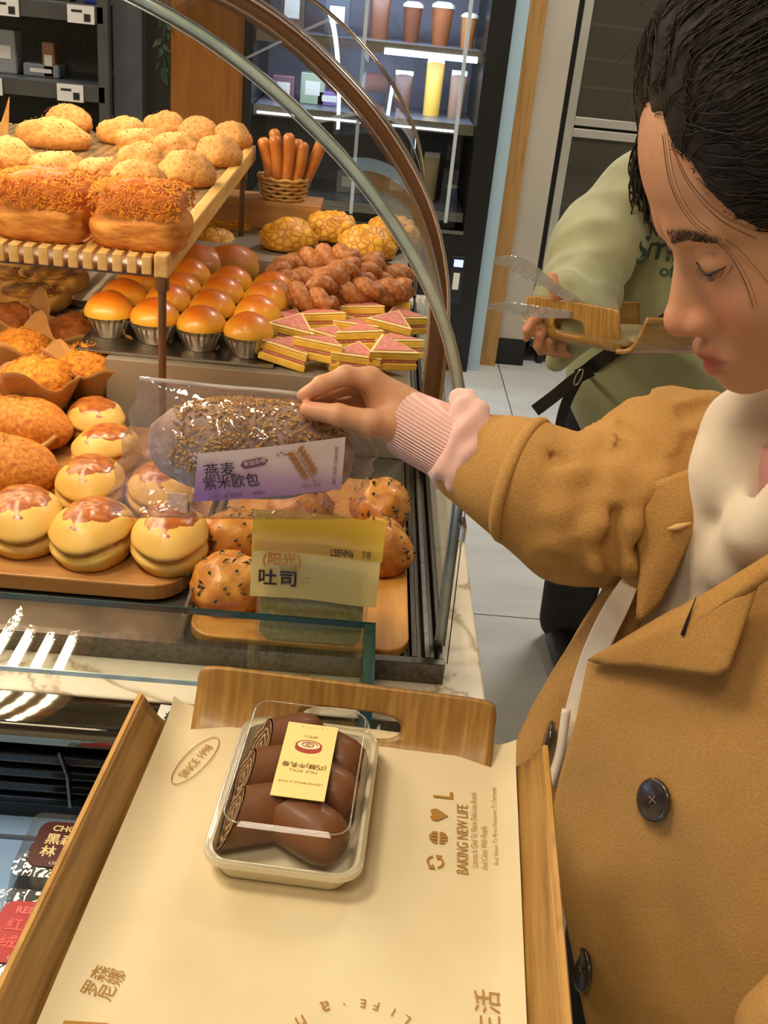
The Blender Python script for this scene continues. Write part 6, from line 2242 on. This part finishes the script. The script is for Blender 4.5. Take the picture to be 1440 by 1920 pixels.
# pink hoodie cuff
CUA, CUB = np.array(pd(905, 862, 0.948)), np.array(pd(757, 792, 0.983))
cax = (CUB - CUA) / np.linalg.norm(CUB - CUA)
def cuff_sdf(P):
    t = (P - A(CUA)) @ A(cax)
    d = s_cap(P, CUA, CUB + cax * 0.02, 0.0360, 0.0300)
    d = smax(d, t - np.linalg.norm(CUB - CUA), 0.003)
    inner = s_cap(P, CUA, CUB + cax * 0.03, 0.031, 0.0262)
    d = smax(d, -smax(inner, 0.01 - t, 0.002), 0.002)
    return d
lo = np.minimum(CUA, CUB) - 0.05
hi = np.maximum(CUA, CUB) + 0.05
gpart('hoodie_cuff', sdf_mesh('hoodie_cuff', cuff_sdf, lo, hi, 0.0022, 1), M_rib)
def puff_sdf(P):
    d = s_chain(P, [np.array(pd(868, 752, .950)), np.array(pd(886, 775, .938)), np.array(pd(893, 800, .93)), np.array(pd(880, 850, .918)), np.array(pd(852, 905, .928))], [0.011, 0.013, 0.0125, 0.0125, 0.009], 0.008)
    d = smin(d, s_chain(P, [np.array(pd(868, 752, .955)), np.array(pd(880, 800, .985)), np.array(pd(850, 880, .985)), np.array(pd(835, 905, .95))], [0.012, 0.013, 0.012, 0.009], 0.008), 0.006)
    d = smin(d, s_chain(P, [np.array(pd(815, 885, .955)), np.array(pd(838, 880, .925)), np.array(pd(870, 815, .920)), np.array(pd(862, 768, .935))], [0.008, 0.009, 0.010, 0.009], 0.008), 0.006)
    t = (P - A(CUA)) @ A(cax)
    d = d + 0.0012 * np.sin(t * 300 + P[:, 2] * 60)
    return d
gpart('cuff_folds', sdf_mesh('cuff_folds', puff_sdf, np.array(pd(870, 830, .95)) - 0.075, np.array(pd(870, 830, .95)) + 0.075, 0.0026, 1), M_pinkcuff)

# hoodie body and hood round the neck
def torso(P):
    d = s_ell(P, TC + [0, 0, 0.98], (0.158, 0.106, 0.25), RT)
    d = smin(d, s_ell(P, TC + [0, 0, 0.78], (0.165, 0.115, 0.25), RT), 0.05)
    d = smin(d, s_cap(P, SHR + [0, 0, 0.0], TC + NR * -0.15 + [0, 0, 1.125], 0.052), 0.05)
    return d
def hoodie_sdf(P):
    d = torso(P) - 0.002
    # hood folds lying round the neck and down the chest
    f1 = [NK + [0.0, 0.03, 0.02], np.array(pd(1395, 800, 0.83)), np.array(pd(1370, 880, 0.835)), np.array(pd(1325, 1000, 0.885)), np.array(pd(1280, 1110, 0.93))]
    d = smin(d, s_chain(P, f1, [0.03, 0.028, 0.026, 0.022, 0.014], 0.02), 0.02)
    f2 = [np.array(pd(1560, 900, 0.74)), np.array(pd(1445, 985, 0.80)), np.array(pd(1370, 1050, 0.855)), np.array(pd(1290, 1110, 0.92))]
    d = smin(d, s_chain(P, f2, [0.032, 0.028, 0.022, 0.012], 0.015), 0.010)
    d = d + 0.0022 * np.sin(P[:, 0] * 90 - P[:, 2] * 70) * np.sin(P[:, 1] * 40 + 1)
    # V opening at the throat
    d = smax(d, -s_cap(P, NK + [-0.02, -0.05, 0.06], np.array(pd(1450, 930, 0.79)), 0.05, 0.016), 0.01)
    return d
gpart('hoodie', sdf_mesh('hoodie', hoodie_sdf, (0.18, 0.52, 0.60), (0.60, 1.0, 1.36), 0.0055, 1), M_cream)
gpart('undershirt', MB().tube([pd(1500, 860, 0.80), pd(1462, 930, 0.815), pd(1425, 960, 0.835)], [0.03, 0.022, 0.012], 12).mesh('undershirt', True), mat('pink_shirt', [(0.3, '#c98a88'), (0.7, '#d79c98')], 20, 0.8))
# back of the coat
def coatback(P):
    t_ = torso(P)
    d = np.maximum(t_ - 0.016, -(t_ - 0.006))
    fr_ = (P - A(TC)) @ A(NF)
    d = smax(d, fr_ - 0.03, 0.004)
    d = smax(d, P[:, 2] - 1.20, 0.004)
    return d
gpart('coat_back', sdf_mesh('coat_back', coatback, (0.22, 0.55, 0.52), (0.66, 1.02, 1.26), 0.0065, 1), M_wool)

# front panels, lapels: sheets of cloth
def cloth(name, rows, m, th=0.0045, n=7, amp=0.0, parent=None, bev=False, off=0.0):
    """rows of (x, y, depth) read-off points -> smooth sheet with thickness"""
    R_ = [[pd(*p) for p in row] for row in rows]
    cols_ = [crspline(r, n) for r in R_]
    K = len(cols_[0])
    full = [crspline([cols_[j][i] for j in range(len(cols_))], n) for i in range(K)]
    L_ = len(full[0])
    vs = []
    for j in range(L_):
        for i in range(K):
            p = full[i][j].copy()
            if amp:
                p += Vector(cdir) * amp * mnoise.fractal(p * 14, 0.8, 2, 2)
            vs.append(p)
    fs = [(j * K + i, j * K + i + 1, (j + 1) * K + i + 1, (j + 1) * K + i) for j in range(L_ - 1) for i in range(K - 1)]
    me = MB().add(vs, fs).mesh(name, True)
    return gpart(name, me, m, parent, solid=th)
def dpl(x, y, off=0.0):
    ys = [900, 1060, 1245, 1500, 1800, 1920, 2100]
    cs2 = [1.035, 1.00, 0.965, 0.925, 0.89, 0.878, 0.865]
    c = float(np.interp(y, ys, cs2))
    r = ray(x, y) / FPX
    d = c / (r[0] + r[1])
    if x > 1400:
        d += 0.00000032 * (x - 1400) ** 2 * 1.6
    return d - off
def prow(pts, off=0.0):
    return [(x, y, dpl(x, y, off)) for x, y in pts]
lp = cloth('coat_front', [prow(r) for r in (
    [(1108, 1236), (1235, 1160), (1345, 1100), (1480, 1020), (1620, 960), (1760, 930)],
    [(1088, 1330), (1200, 1290), (1340, 1255), (1480, 1220), (1620, 1190), (1780, 1180)],
    [(1060, 1430), (1180, 1430), (1320, 1420), (1460, 1400), (1620, 1390), (1800, 1380)],
    [(1042, 1520), (1170, 1560), (1310, 1580), (1450, 1590), (1620, 1590), (1820, 1590)],
    [(1046, 1620), (1170, 1690), (1310, 1740), (1450, 1770), (1620, 1790), (1830, 1800)],
    [(1078, 1790), (1190, 1850), (1320, 1900), (1450, 1930), (1620, 1960), (1850, 1990)],
    [(1105, 1930), (1210, 2000), (1330, 2060), (1450, 2110), (1620, 2140), (1860, 2180)])], M_wool, 0.006, 7, 0.006)
rp = cloth('coat_front', [
    [(1205, 925, .905), (1235, 935, .900), (1290, 940, .895)],
    [(1128, 1108, .925), (1172, 1085, .915), (1235, 1080, .905)],
    [(1062, 1215, .965), (1112, 1198, .950), (1195, 1190, .935)],
    [(1000, 1330, .998), (1052, 1312, .970), (1145, 1300, .960)],
    [(960, 1420, 1.00), (1026, 1410, .975), (1115, 1400, .965)],
    [(915, 1530, 1.005), (1000, 1520, .985), (1095, 1520, .972)],
    [(862, 1680, 1.01), (960, 1680, .992), (1060, 1680, .978)]], M_wool, 0.006, 7, 0.003)
cloth('lining_edge', [
    [(1198, 1042, .895), (1206, 1048, .893), (1212, 1056, .892)],
    [(1140, 1122, .905), (1165, 1128, .902), (1182, 1135, .900)],
    [(1096, 1212, .935), (1120, 1218, .930), (1140, 1224, .926)],
    [(1066, 1320, .960), (1082, 1322, .952), (1098, 1325, .948)],
    [(1048, 1410, .962), (1057, 1412, .955), (1066, 1414, .950)],
    [(1026, 1468, .962), (1031, 1472, .956), (1037, 1476, .950)]], M_cream, 0.006, 6)
# hood cord hanging along the opening
gpart('hood_cord', MB().tube(crspline([pd(1062, 1330, .938), pd(1052, 1400, .94), pd(1042, 1440, .942), pd(1031, 1470, .943)], 6), 0.0042, 8).mesh('hood_cord', True), M_cream)
# lapels
def lapel(name, ring_, m, off, th=0.006, bulge=0.006, parent=None, steps=9):
    """closed outline in read-off points, filled radially and slightly domed"""
    pts = crspline([Vector((x, y, 0)) for x, y in ring_[0]], 1, True) if False else [Vector((x, y, 0)) for x, y in ring_[0]]
    dens = []
    for i in range(len(pts)):
        a, b_ = pts[i], pts[(i + 1) % len(pts)]
        k = max(2, int((b_ - a).length / 14))
        dens += [a.lerp(b_, q / k) for q in range(k)]
    c = sum(dens, Vector()) / len(dens)
    n = len(dens)
    vs, fs = [], []
    for s in range(steps + 1):
        f = 1 - s / steps
        for p in dens:
            q = c + (p - c) * f
            d = ring_[1](q.x, q.y) - bulge * (1 - f * f) - off
            vs.append(pd(q.x, q.y, d))
    for s in range(steps):
        fs += [(s * n + i, s * n + (i + 1) % n, (s + 1) * n + (i + 1) % n, (s + 1) * n + i) for i in range(n)]
    me = MB().add(vs, fs).mesh(name, True)
    return gpart(name, me, m, parent, solid=th)
def lapd(x, y):   # the left lapel rolls up off the panel towards its free corner
    return dpl(x, y) - 0.020 * min(max((x - 1110) / 250, 0), 1)
ll = lapel('lapel', ([(1106, 1238), (1180, 1200), (1270, 1150), (1360, 1095), (1450, 1040), (1520, 1000), (1500, 1040), (1432, 1075), (1418, 1110), (1400, 1160), (1385, 1205), (1366, 1255), (1345, 1266), (1290, 1260), (1200, 1248), (1130, 1246)], lapd), M_wool, 0.012)
lrd = lambda x, y: 0.872 + 0.00006 * (y - 900) * 1.0 - 0.00012 * (x - 1180)
rl = lapel('lapel', ([(1180, 930), (1225, 905), (1280, 885), (1326, 868), (1336, 900), (1318, 950), (1290, 1010), (1262, 1075), (1235, 1130), (1196, 1170), (1198, 1120), (1204, 1060), (1196, 1010), (1183, 965)], lrd), M_wool, 0.0)
# back collar rising to the neck
cloth('collar', [[(1335, 868, .885), (1372, 800, .875), (1425, 730, .87), (1520, 660, .86)], [(1300, 880, .90), (1330, 810, .90), (1385, 745, .90), (1490, 650, .89)], [(1262, 900, .925), (1290, 825, .935), (1345, 765, .935), (1460, 670, .93)]], M_wool, 0.006, 6)
# buttonholes and buttons
M_button = mat('horn_button', [(0.3, '#231a14'), (0.6, '#3a2e25'), (0.85, '#5a4a3c')], 60, 0.25, coat=0.5)
M_thread = mat('thread', '#6d5c48', rough=0.8)
gpart('buttonhole', MB().tube([pd(1252, 992, .8565), pd(1270, 988, .8545), pd(1296, 980, .8545)], [0.0012, 0.0028, 0.001], 8).mesh('buttonhole', True), mat('buttonhole_thread', '#d8b070', rough=0.9), rl)
gpart('buttonhole', MB().tube([pd(1305, 1120, lapd(1305, 1120) - .0225), pd(1290, 1160, lapd(1290, 1160) - .0235), pd(1280, 1190, lapd(1280, 1190) - .022)], [0.0004, 0.0011, 0.0018], 8).mesh('buttonhole', True), M_lash, ll)
def button(x, y, rad, nrm, lift=0.007):
    c = pd(x, y, dpl(x, y) - lift)
    z = Vector(nrm).normalized()
    fx = z.orthogonal().normalized()
    mtx = frame(c, fx, z.cross(fx))
    mb = MB().lathe([(0.0, -0.002), (rad * 0.9, -0.002), (rad, 0.0), (rad, 0.0018), (rad * 0.86, 0.003), (rad * 0.76, 0.0018), (0.0, 0.0012)], 32)
    me = mb.mesh('button', True)
    me.transform(mtx)
    o = gpart('button', me, M_button)
    mb = MB()
    for sx, sy in ((-1, 0), (1, 0)):
        mb.tube([mtx @ Vector((sx * rad * 0.16, -rad * 0.2, 0.0016)), mtx @ Vector((sx * rad * 0.05, 0, 0.0026)), mtx @ Vector((-sx * rad * 0.16, rad * 0.2, 0.0016))], 0.0007, 6)
    gpart('thread', mb.mesh('thread'), M_thread, o)
button(1226, 1500, 0.0170, (-0.93, -0.42, 0.35))
button(1092, 1818, 0.0185, (-0.99, -0.10, 0.12), 0.010)
c = pd(1027, 1385, 0.955)
gpart('button', MB().lathe([(0.0, -0.002), (0.016, -0.002), (0.017, 0.0), (0.015, 0.003), (0.0, 0.0015)], 28, m=frame(c, (0.2, 0.9, 0.2), (0.1, -0.1, 1))).mesh('button', True), M_button)
# her left sleeve at the lower right
LSL = [np.array(TC + NR * -0.165 + [0, 0, 1.12]), np.array([0.565, 0.60, 1.0]), np.array(pd(1620, 1830, 0.74)), np.array(pd(1485, 1925, 0.69))]
def lsleeve(P):
    d = s_chain(P, LSL, [0.068, 0.060, 0.046, 0.034], 0.03)
    return d - 0.003 * np.sin(P[:, 2] * 80 + P[:, 0] * 40)
la_ = np.array(LSL)
gpart('coat_sleeve', sdf_mesh('coat_sleeve', lsleeve, la_.min(0) - 0.08, la_.max(0) + 0.08, 0.006, 1), M_wool)
# trousers and shoes
M_dark = mat('dark_trousers', [(0.3, '#17171b'), (0.7, '#202026')], 30, 0.8)
for s in (-1, 1):
    hp = TC + NR * 0.075 * s
    me = sdf_mesh('trouser_leg', lambda P: s_chain(P, [hp + [0, 0, 0.66], hp + [0, 0, 0.38], hp + [0, 0, 0.07]], [0.078, 0.058, 0.05], 0.02), hp + [-0.12, -0.12, 0.0], hp + [0.12, 0.12, 0.78], 0.012, 1)
    gpart('trouser_leg', me, M_dark)
    a_ = hp + NF * 0.02
    b_ = hp + NF * 0.15
    me = sdf_mesh('shoe', lambda P: np.maximum(s_cap(P, a_ + [0, 0, 0.045], b_ + [0, 0, 0.035], 0.045, 0.038), 0.0 - P[:, 2]), np.minimum(a_, b_) - [0.07, 0.07, 0.01], np.maximum(a_, b_) + [0.07, 0.07, 0.12], 0.008, 1)
    gpart('shoe', me, mat('white_shoe', '#cfcac2', rough=0.6))

# ================================================================== THE WOMAN BEHIND
WC = np.array([0.68, 2.29, 0.0])
woman = thing('person', (0.68, 2.29, 0.0), label='person in a sage green sweatshirt holding tongs and a tray in the aisle', cat='person')
WI = Matrix.Translation((-0.68, -2.29, 0.0))
def wpart(name, me, m, parent=None, **kw):
    me.transform(WI)
    return link(name, me, m, parent or woman, **kw)
M_sage = mat('sage_fleece', [(0.3, '#93926e'), (0.6, '#a1a07b'), (0.85, '#adac88')], 12, 0.9, 0.2, 260, sheen=0.3)
WSR = np.array(py(1200, 365, 2.25))
WSL = np.array([0.89, 2.32, WSR[2]])
WARM_ = [WSR, np.array(py(1112, 470, 2.15)), np.array(py(1082, 560, 2.05)), np.array(py(1088, 598, 1.93))]
def wtorso(P):
    d = s_ell(P, (0.695, 2.30, 0.96), (0.212, 0.138, 0.35))
    d = smin(d, s_ell(P, (0.69, 2.29, 0.735), (0.212, 0.148, 0.205)), 0.08)
    d = smin(d, s_cap(P, WSR, WSL, 0.078), 0.08)
    return d
def wshirt(P):
    d = wtorso(P)
    a = s_chain(P, WARM_, [0.086, 0.080, 0.074, 0.050], 0.04)
    t, L_ = axis_t(P, WARM_)
    a = a - 0.006 * (1 - np.abs(np.sin(t * 45 + P[:, 0] * 25))) * np.clip(t / 0.1, 0, 1)
    d = smin(d, a, 0.02)
    # bunched sleeve end and the hanging underside of the cuff
    d = smin(d, s_cap(P, np.array(py(1050, 545, 1.96)), np.array(py(1120, 600, 1.95)), 0.042, 0.040), 0.015)
    d = smin(d, s_cap(P, np.array(py(1085, 600, 1.98)), np.array(py(1040, 680, 1.97)), 0.045, 0.026), 0.02)
    lf2 = s_chain(P, [WSL, np.array([0.95, 2.15, 1.0]), np.array([0.88, 1.97, 0.93])], [0.085, 0.075, 0.05], 0.04)
    d = smin(d, lf2, 0.03)
    d = d - 0.005 * np.sin(P[:, 0] * 26 + P[:, 2] * 9) * np.clip((1.15 - P[:, 2]) * 3, 0, 1) - 0.003 * np.sin(P[:, 0] * 61 - P[:, 2] * 21)
    d = smax(d, 0.585 - P[:, 2], 0.01)
    return d
wm = sdf_mesh('sweatshirt', wshirt, (0.28, 1.84, 0.55), (1.09, 2.52, 1.36), 0.0085, 1)
shirt = wpart('sweatshirt', wm, M_sage)
# body: head, neck, hand
wal, wph = math.radians(-55), math.radians(38)
wh = Vector((-math.cos(wal), math.sin(wal), 0)).normalized()
WF = wh * math.cos(wph) + Vector((0, 0, -math.sin(wph)))
WU = wh * math.sin(wph) + Vector((0, 0, math.cos(wph)))
WL = Vector((0, 0, 1)).cross(wh)
WM = Matrix((WL, -WF, WU)).transposed().to_4x4()
WM.translation = py(1345, 215, 2.14)
wme = sdf_mesh('body', head_sdf, (-0.095, -0.12, -0.215), (0.095, 0.12, 0.16), 0.004, 1)
tone(wme, head_tone)
wme.transform(WM)
WFING = {
    'index': ([(1022, 585, 1.915), (1000, 600, 1.895), (988, 618, 1.888), (987, 634, 1.895)], [.0105, .0095, .0085, .0075]),
    'middle': ([(1030, 605, 1.92), (1012, 628, 1.90), (1008, 648, 1.90), (1014, 660, 1.915)], [.0105, .0095, .0085, .0075]),
    'ring': ([(1045, 618, 1.925), (1028, 640, 1.91), (1030, 658, 1.915), (1040, 664, 1.93)], [.010, .009, .0085, .0075]),
    'little': ([(1060, 622, 1.93), (1052, 645, 1.92), (1056, 662, 1.93), (1066, 664, 1.95)], [.0095, .0085, .008, .007]),
    'thumb': ([(1058, 575, 1.905), (1044, 553, 1.895), (1037, 533, 1.893), (1036, 518, 1.90)], [.0145, .0125, .0105, .009]),
}
def pyn(x, y, Y):
    return np.array(py(x, y, Y), dtype=np.float32)
def whand(P):
    d = s_cap(P, pyn(1095, 600, 1.95), pyn(1060, 585, 1.92), 0.030, 0.026)
    for f, (pts, rs) in WFING.items():
        q = [pyn(*p) for p in pts]
        d = smin(d, s_cap(P, pyn(1065, 590, 1.92), q[0], 0.022, 0.014), 0.012)
        d = smin(d, s_chain(P, q, rs, 0.004), 0.006)
    return d
ap = np.array([pyn(*p) for f in WFING.values() for p in f[0]] + [pyn(1095, 600, 1.95)])
whm = sdf_mesh('hand', whand, ap.min(0) - 0.04, ap.max(0) + 0.04, 0.0032, 1)
tone(whm, lambda co: np.tile(SKIN * np.array([1.02, 0.92, 0.9]), (len(co), 1)))
wcore = sdf_mesh('core', lambda P: smin(s_chain(P, WARM_, [0.05, 0.045, 0.04, 0.03], 0.02), s_cap(P, np.array(WM @ Vector((0, 0.055, -0.15))), (0.69, 2.29, 1.1), 0.05, 0.07), 0.03), (0.35, 1.85, 0.8), (0.9, 2.5, 1.45), 0.014, 1)
tone(wcore, lambda co: np.tile(SKIN, (len(co), 1)))
bmj = bmesh.new()
for me in (wme, whm, wcore):
    bmj.from_mesh(me)
wb = bpy.data.meshes.new('body')
bmj.to_mesh(wb)
bmj.free()
wb.polygons.foreach_set('use_smooth', [True] * len(wb.polygons))
wpart('body', wb, M_skin)
whair = sdf_mesh('hair', hair_sdf, (-0.10, -0.11, -0.11), (0.10, 0.14, 0.18), 0.005, 1)
whair.transform(WM)
wh_o = wpart('hair', whair, M_hair)
# long wavy locks falling over the shoulder
r_ = random.Random(9)
mb = MB()
for k in range(230):
    x0, y0_ = r_.uniform(1195, 1290), r_.uniform(225, 300)
    x1, y1_ = x0 + r_.uniform(-8, 10), r_.uniform(395, 450)
    if x0 < 1225:
        x0 += 10
        y1_ -= 25
    ph = r_.uniform(0, 6.28)
    Yd_ = r_.uniform(2.11, 2.16)
    am = r_.uniform(5, 13)
    pts = [py(x0 + (x1 - x0) * t + am * t * math.sin(7 * t + ph) - 16 * math.sin(PI * t) * (1 if x0 < 1250 else 0.3), y0_ + (y1_ - y0_) * t, Yd_ + 0.012 * math.cos(8 * t + ph)) for t in [i / 9 for i in range(10)]]
    mb.tube(crspline(pts, 2), [0.0016] * 18 + [0.0004], 5)
wpart('hair_locks', mb.mesh('hair_locks', True), M_hair, wh_o, kind='stuff')
# printed words on the chest, wrapped onto the fleece
def shirt_y(x, z):
    ys = np.linspace(1.9, 2.4, 280).astype(np.float32)
    P = np.stack([np.full_like(ys, x), ys, np.full_like(ys, z)], 1)
    v = wshirt(P)
    k = int(np.argmax(v < 0))
    return float(ys[k])
M_greenprint = mat('green_print', '#2c4a3a', rough=0.8)
def chest(body_, px_, py_, size, bold, sx=1.0, shear=0.0):
    c0_ = py(px_, py_, 2.13)
    o = text(body_, size, M_greenprint, None, Matrix.Identity(4), 'print', align='LEFT', bold=bold, sx=sx)
    vs = o.data.vertices
    n = len(vs)
    cache = {}
    co_ = [(v.co.x, v.co.y) for v in vs]
    xs = [c[0] for c in co_]
    # coarse depth table, then bilinear-ish lookup by nearest column
    w_ = max(xs) - min(xs)
    cols_ = np.linspace(min(xs), max(xs), 14)
    dep = [shirt_y(c0_.x + cx_, c0_.z) for cx_ in cols_]
    top = [shirt_y(c0_.x + cx_, c0_.z + size * 0.5) for cx_ in cols_]
    for v in vs:
        d0 = np.interp(v.co.x, cols_, dep)
        d1 = np.interp(v.co.x, cols_, top)
        yy = d0 + (d1 - d0) * v.co.y / (size * 0.5)
        v.co = Vector((c0_.x + v.co.x - 0.68, yy - 0.004 - 2.29, c0_.z + v.co.y + 0.10 * v.co.x * 0))
    o.parent = shirt
    return o
chest('Small', 1189, 470, 0.076, 0.0006, 0.95)
chest('of', 1246, 517, 0.036, 0.0003)
# serif strokes under the big letters
# trousers and shoes
for s in (-1, 1):
    hp = WC + np.array([0.085 * s - 0.01, 0.03, 0])
    me = sdf_mesh('trouser_leg', lambda P: s_chain(P, [hp + [0, 0, 0.70], hp + [0, 0, 0.42], hp + [0, 0, 0.08]], [0.098, 0.078, 0.066], 0.03), hp + [-0.14, -0.14, 0.0], hp + [0.14, 0.14, 0.85], 0.014, 1)
    wpart('trouser_leg', me, M_dark)
    me = sdf_mesh('shoe', lambda P: np.maximum(s_cap(P, hp + [0, 0.02, 0.05], hp + [0, -0.15, 0.04], 0.05, 0.042), -P[:, 2]), hp + [-0.08, -0.24, -0.01], hp + [0.08, 0.1, 0.13], 0.01, 1)
    wpart('shoe', me, M_black)

# ---- crossbody bag strap
M_leather = mat('black_leather', [(0.3, '#15120f'), (0.7, '#211c18')], 80, 0.4, 0.2, 160)
strap = thing('crossbody_strap', (0.55, 1.99, 0.8), label='black leather crossbody strap with a metal buckle over the green sweatshirt', cat='strap')
SI = Matrix.Translation((-0.55, -1.99, -0.8))
def front_of_shirt(x, y, off=0.006):
    d0 = 1.6
    for _ in range(70):
        p = pd(x, y, d0)
        v = float(wshirt(np.array([p], dtype=np.float32))[0])
        if v < off:
            break
        d0 += max(v * 0.7, 0.002)
    return pd(x, y, d0)
def ribbon(pts, w, th, name, m, parent=None):
    P = crspline(pts, 8)
    mb = MB()
    vs, fs = [], []
    for i, p in enumerate(P):
        t = (P[min(i + 1, len(P) - 1)] - P[max(i - 1, 0)]).normalized()
        n = Vector(cdir)
        s = t.cross(n).normalized()
        n = s.cross(t)
        for a, b_ in ((-1, -1), (1, -1), (1, 1), (-1, 1)):
            vs.append(p + s * (a * w / 2) + n * (b_ * th / 2))
    for i in range(len(P) - 1):
        for k in range(4):
            fs.append((i * 4 + k, i * 4 + (k + 1) % 4, i * 4 + 4 + (k + 1) % 4, i * 4 + 4 + k))
    fs += [(3, 2, 1, 0), tuple(len(P) * 4 - 4 + k for k in range(4))]
    me = mb.add(vs, fs).mesh(name)
    me.transform(SI)
    return link(name, me, m, parent or strap)
band_ = ribbon([front_of_shirt(1400, 545), front_of_shirt(1300, 572), front_of_shirt(1240, 606), front_of_shirt(1170, 648), front_of_shirt(1120, 680), front_of_shirt(1098, 697), py(1085, 705, 2.12)], 0.030, 0.004, 'band', M_leather)
ribbon([py(1110, 694, 2.105), py(1080, 710, 2.095), py(1040, 742, 2.09), py(1003, 770, 2.09)], 0.026, 0.004, 'strap_end', M_leather)
ribbon([py(1083, 712, 2.11), py(1066, 745, 2.12), py(1054, 780, 2.13), py(1045, 830, 2.14)], 0.022, 0.004, 'band', M_leather)
bkp = py(1084, 706, 2.085)
b = MB()
ringb = [bkp + Vector((0.006 * math.cos(w) + 0.004 * math.sin(w), -0.003, 0.018 * math.sin(w))) for w in [2 * PI * k / 20 for k in range(20)]]
me = b.tube(ringb, 0.0016, 6, closed=True).mesh('buckle', True)
me.transform(SI)
link('buckle', me, M_chrome, band_)

# ---- her tray: the same kind of bent tray
tr2 = copy_tree(tray, None, None, None, 'oak tray with a hand slot held below the clear tongs by the person in green')
for o in [x for x in bpy.data.objects if x.parent == tr2]:
    if o.name.startswith('print') or o.name.startswith('lettering'):
        bpy.data.objects.remove(o)
gam = math.radians(128)
Mz = Matrix.Rotation(gam, 4, 'Z')
tilt = Matrix.Rotation(math.radians(-11), 4, Vector((1, 0, 0)))
Mt = tilt @ Mz @ Matrix.Diagonal((0.90, 0.85, 1.45, 1.0))
corner = py(1168, 656, 1.77)
off = Mt @ Vector((-0.125, -0.008, 0.0))
Mt.translation = corner - off
tr2.matrix_world = Mt

# ---- clear plastic tongs
tg = thing('bread_tongs', tuple(py(1110, 585, 1.86)), label='clear plastic bread tongs held open above the small tray', cat='tongs')
TGI = Matrix.Translation(-py(1110, 585, 1.86))
M_tong = glass('tong_plastic', (0.90, 0.90, 0.88), 3.5, haze=0.28, hazec=(0.85, 0.82, 0.76), bump=0.6, bscale=60, lo=0.08)
def tong(pts, widths, name):
    P = crspline(pts, 6)
    W = np.interp(np.linspace(0, 1, len(P)), np.linspace(0, 1, len(widths)), widths)
    vs, fs = [], []
    for i, p in enumerate(P):
        t = (P[min(i + 1, len(P) - 1)] - P[max(i - 1, 0)]).normalized()
        s = Vector((0, 0, 1)) - t * t.z
        s.normalize()
        n = t.cross(s)
        wv = W[i] * (1 + (0.16 * math.sin(i * 1.7) if i < len(P) * 0.6 else 0))
        for a, b_ in ((-1, -1), (1, -1), (1, 1), (-1, 1)):
            vs.append(p + s * (a * (wv if a < 0 else W[i]) / 2) + n * (b_ * 0.0016) + n * (0.006 * (1 if a > 0 else 0)))
    for i in range(len(P) - 1):
        for k in range(4):
            fs.append((i * 4 + k, i * 4 + (k + 1) % 4, i * 4 + 4 + (k + 1) % 4, i * 4 + 4 + k))
    fs += [(3, 2, 1, 0), tuple(len(P) * 4 - 4 + k for k in range(4))]
    me = MB().add(vs, fs).mesh(name)
    me.transform(TGI)
    return link(name, me, M_tong, tg, bevel=0.001)
tong([py(925, 488, 1.85), py(955, 490, 1.85), py(990, 507, 1.855), py(1030, 533, 1.86), py(1080, 565, 1.865), py(1122, 588, 1.875)], [0.010, 0.024, 0.030, 0.020, 0.015, 0.012], 'tong_arm')
tong([py(915, 574, 1.84), py(950, 575, 1.84), py(990, 582, 1.845), py(1040, 587, 1.85), py(1085, 590, 1.86), py(1122, 592, 1.875)], [0.008, 0.020, 0.024, 0.018, 0.014, 0.012], 'tong_arm')
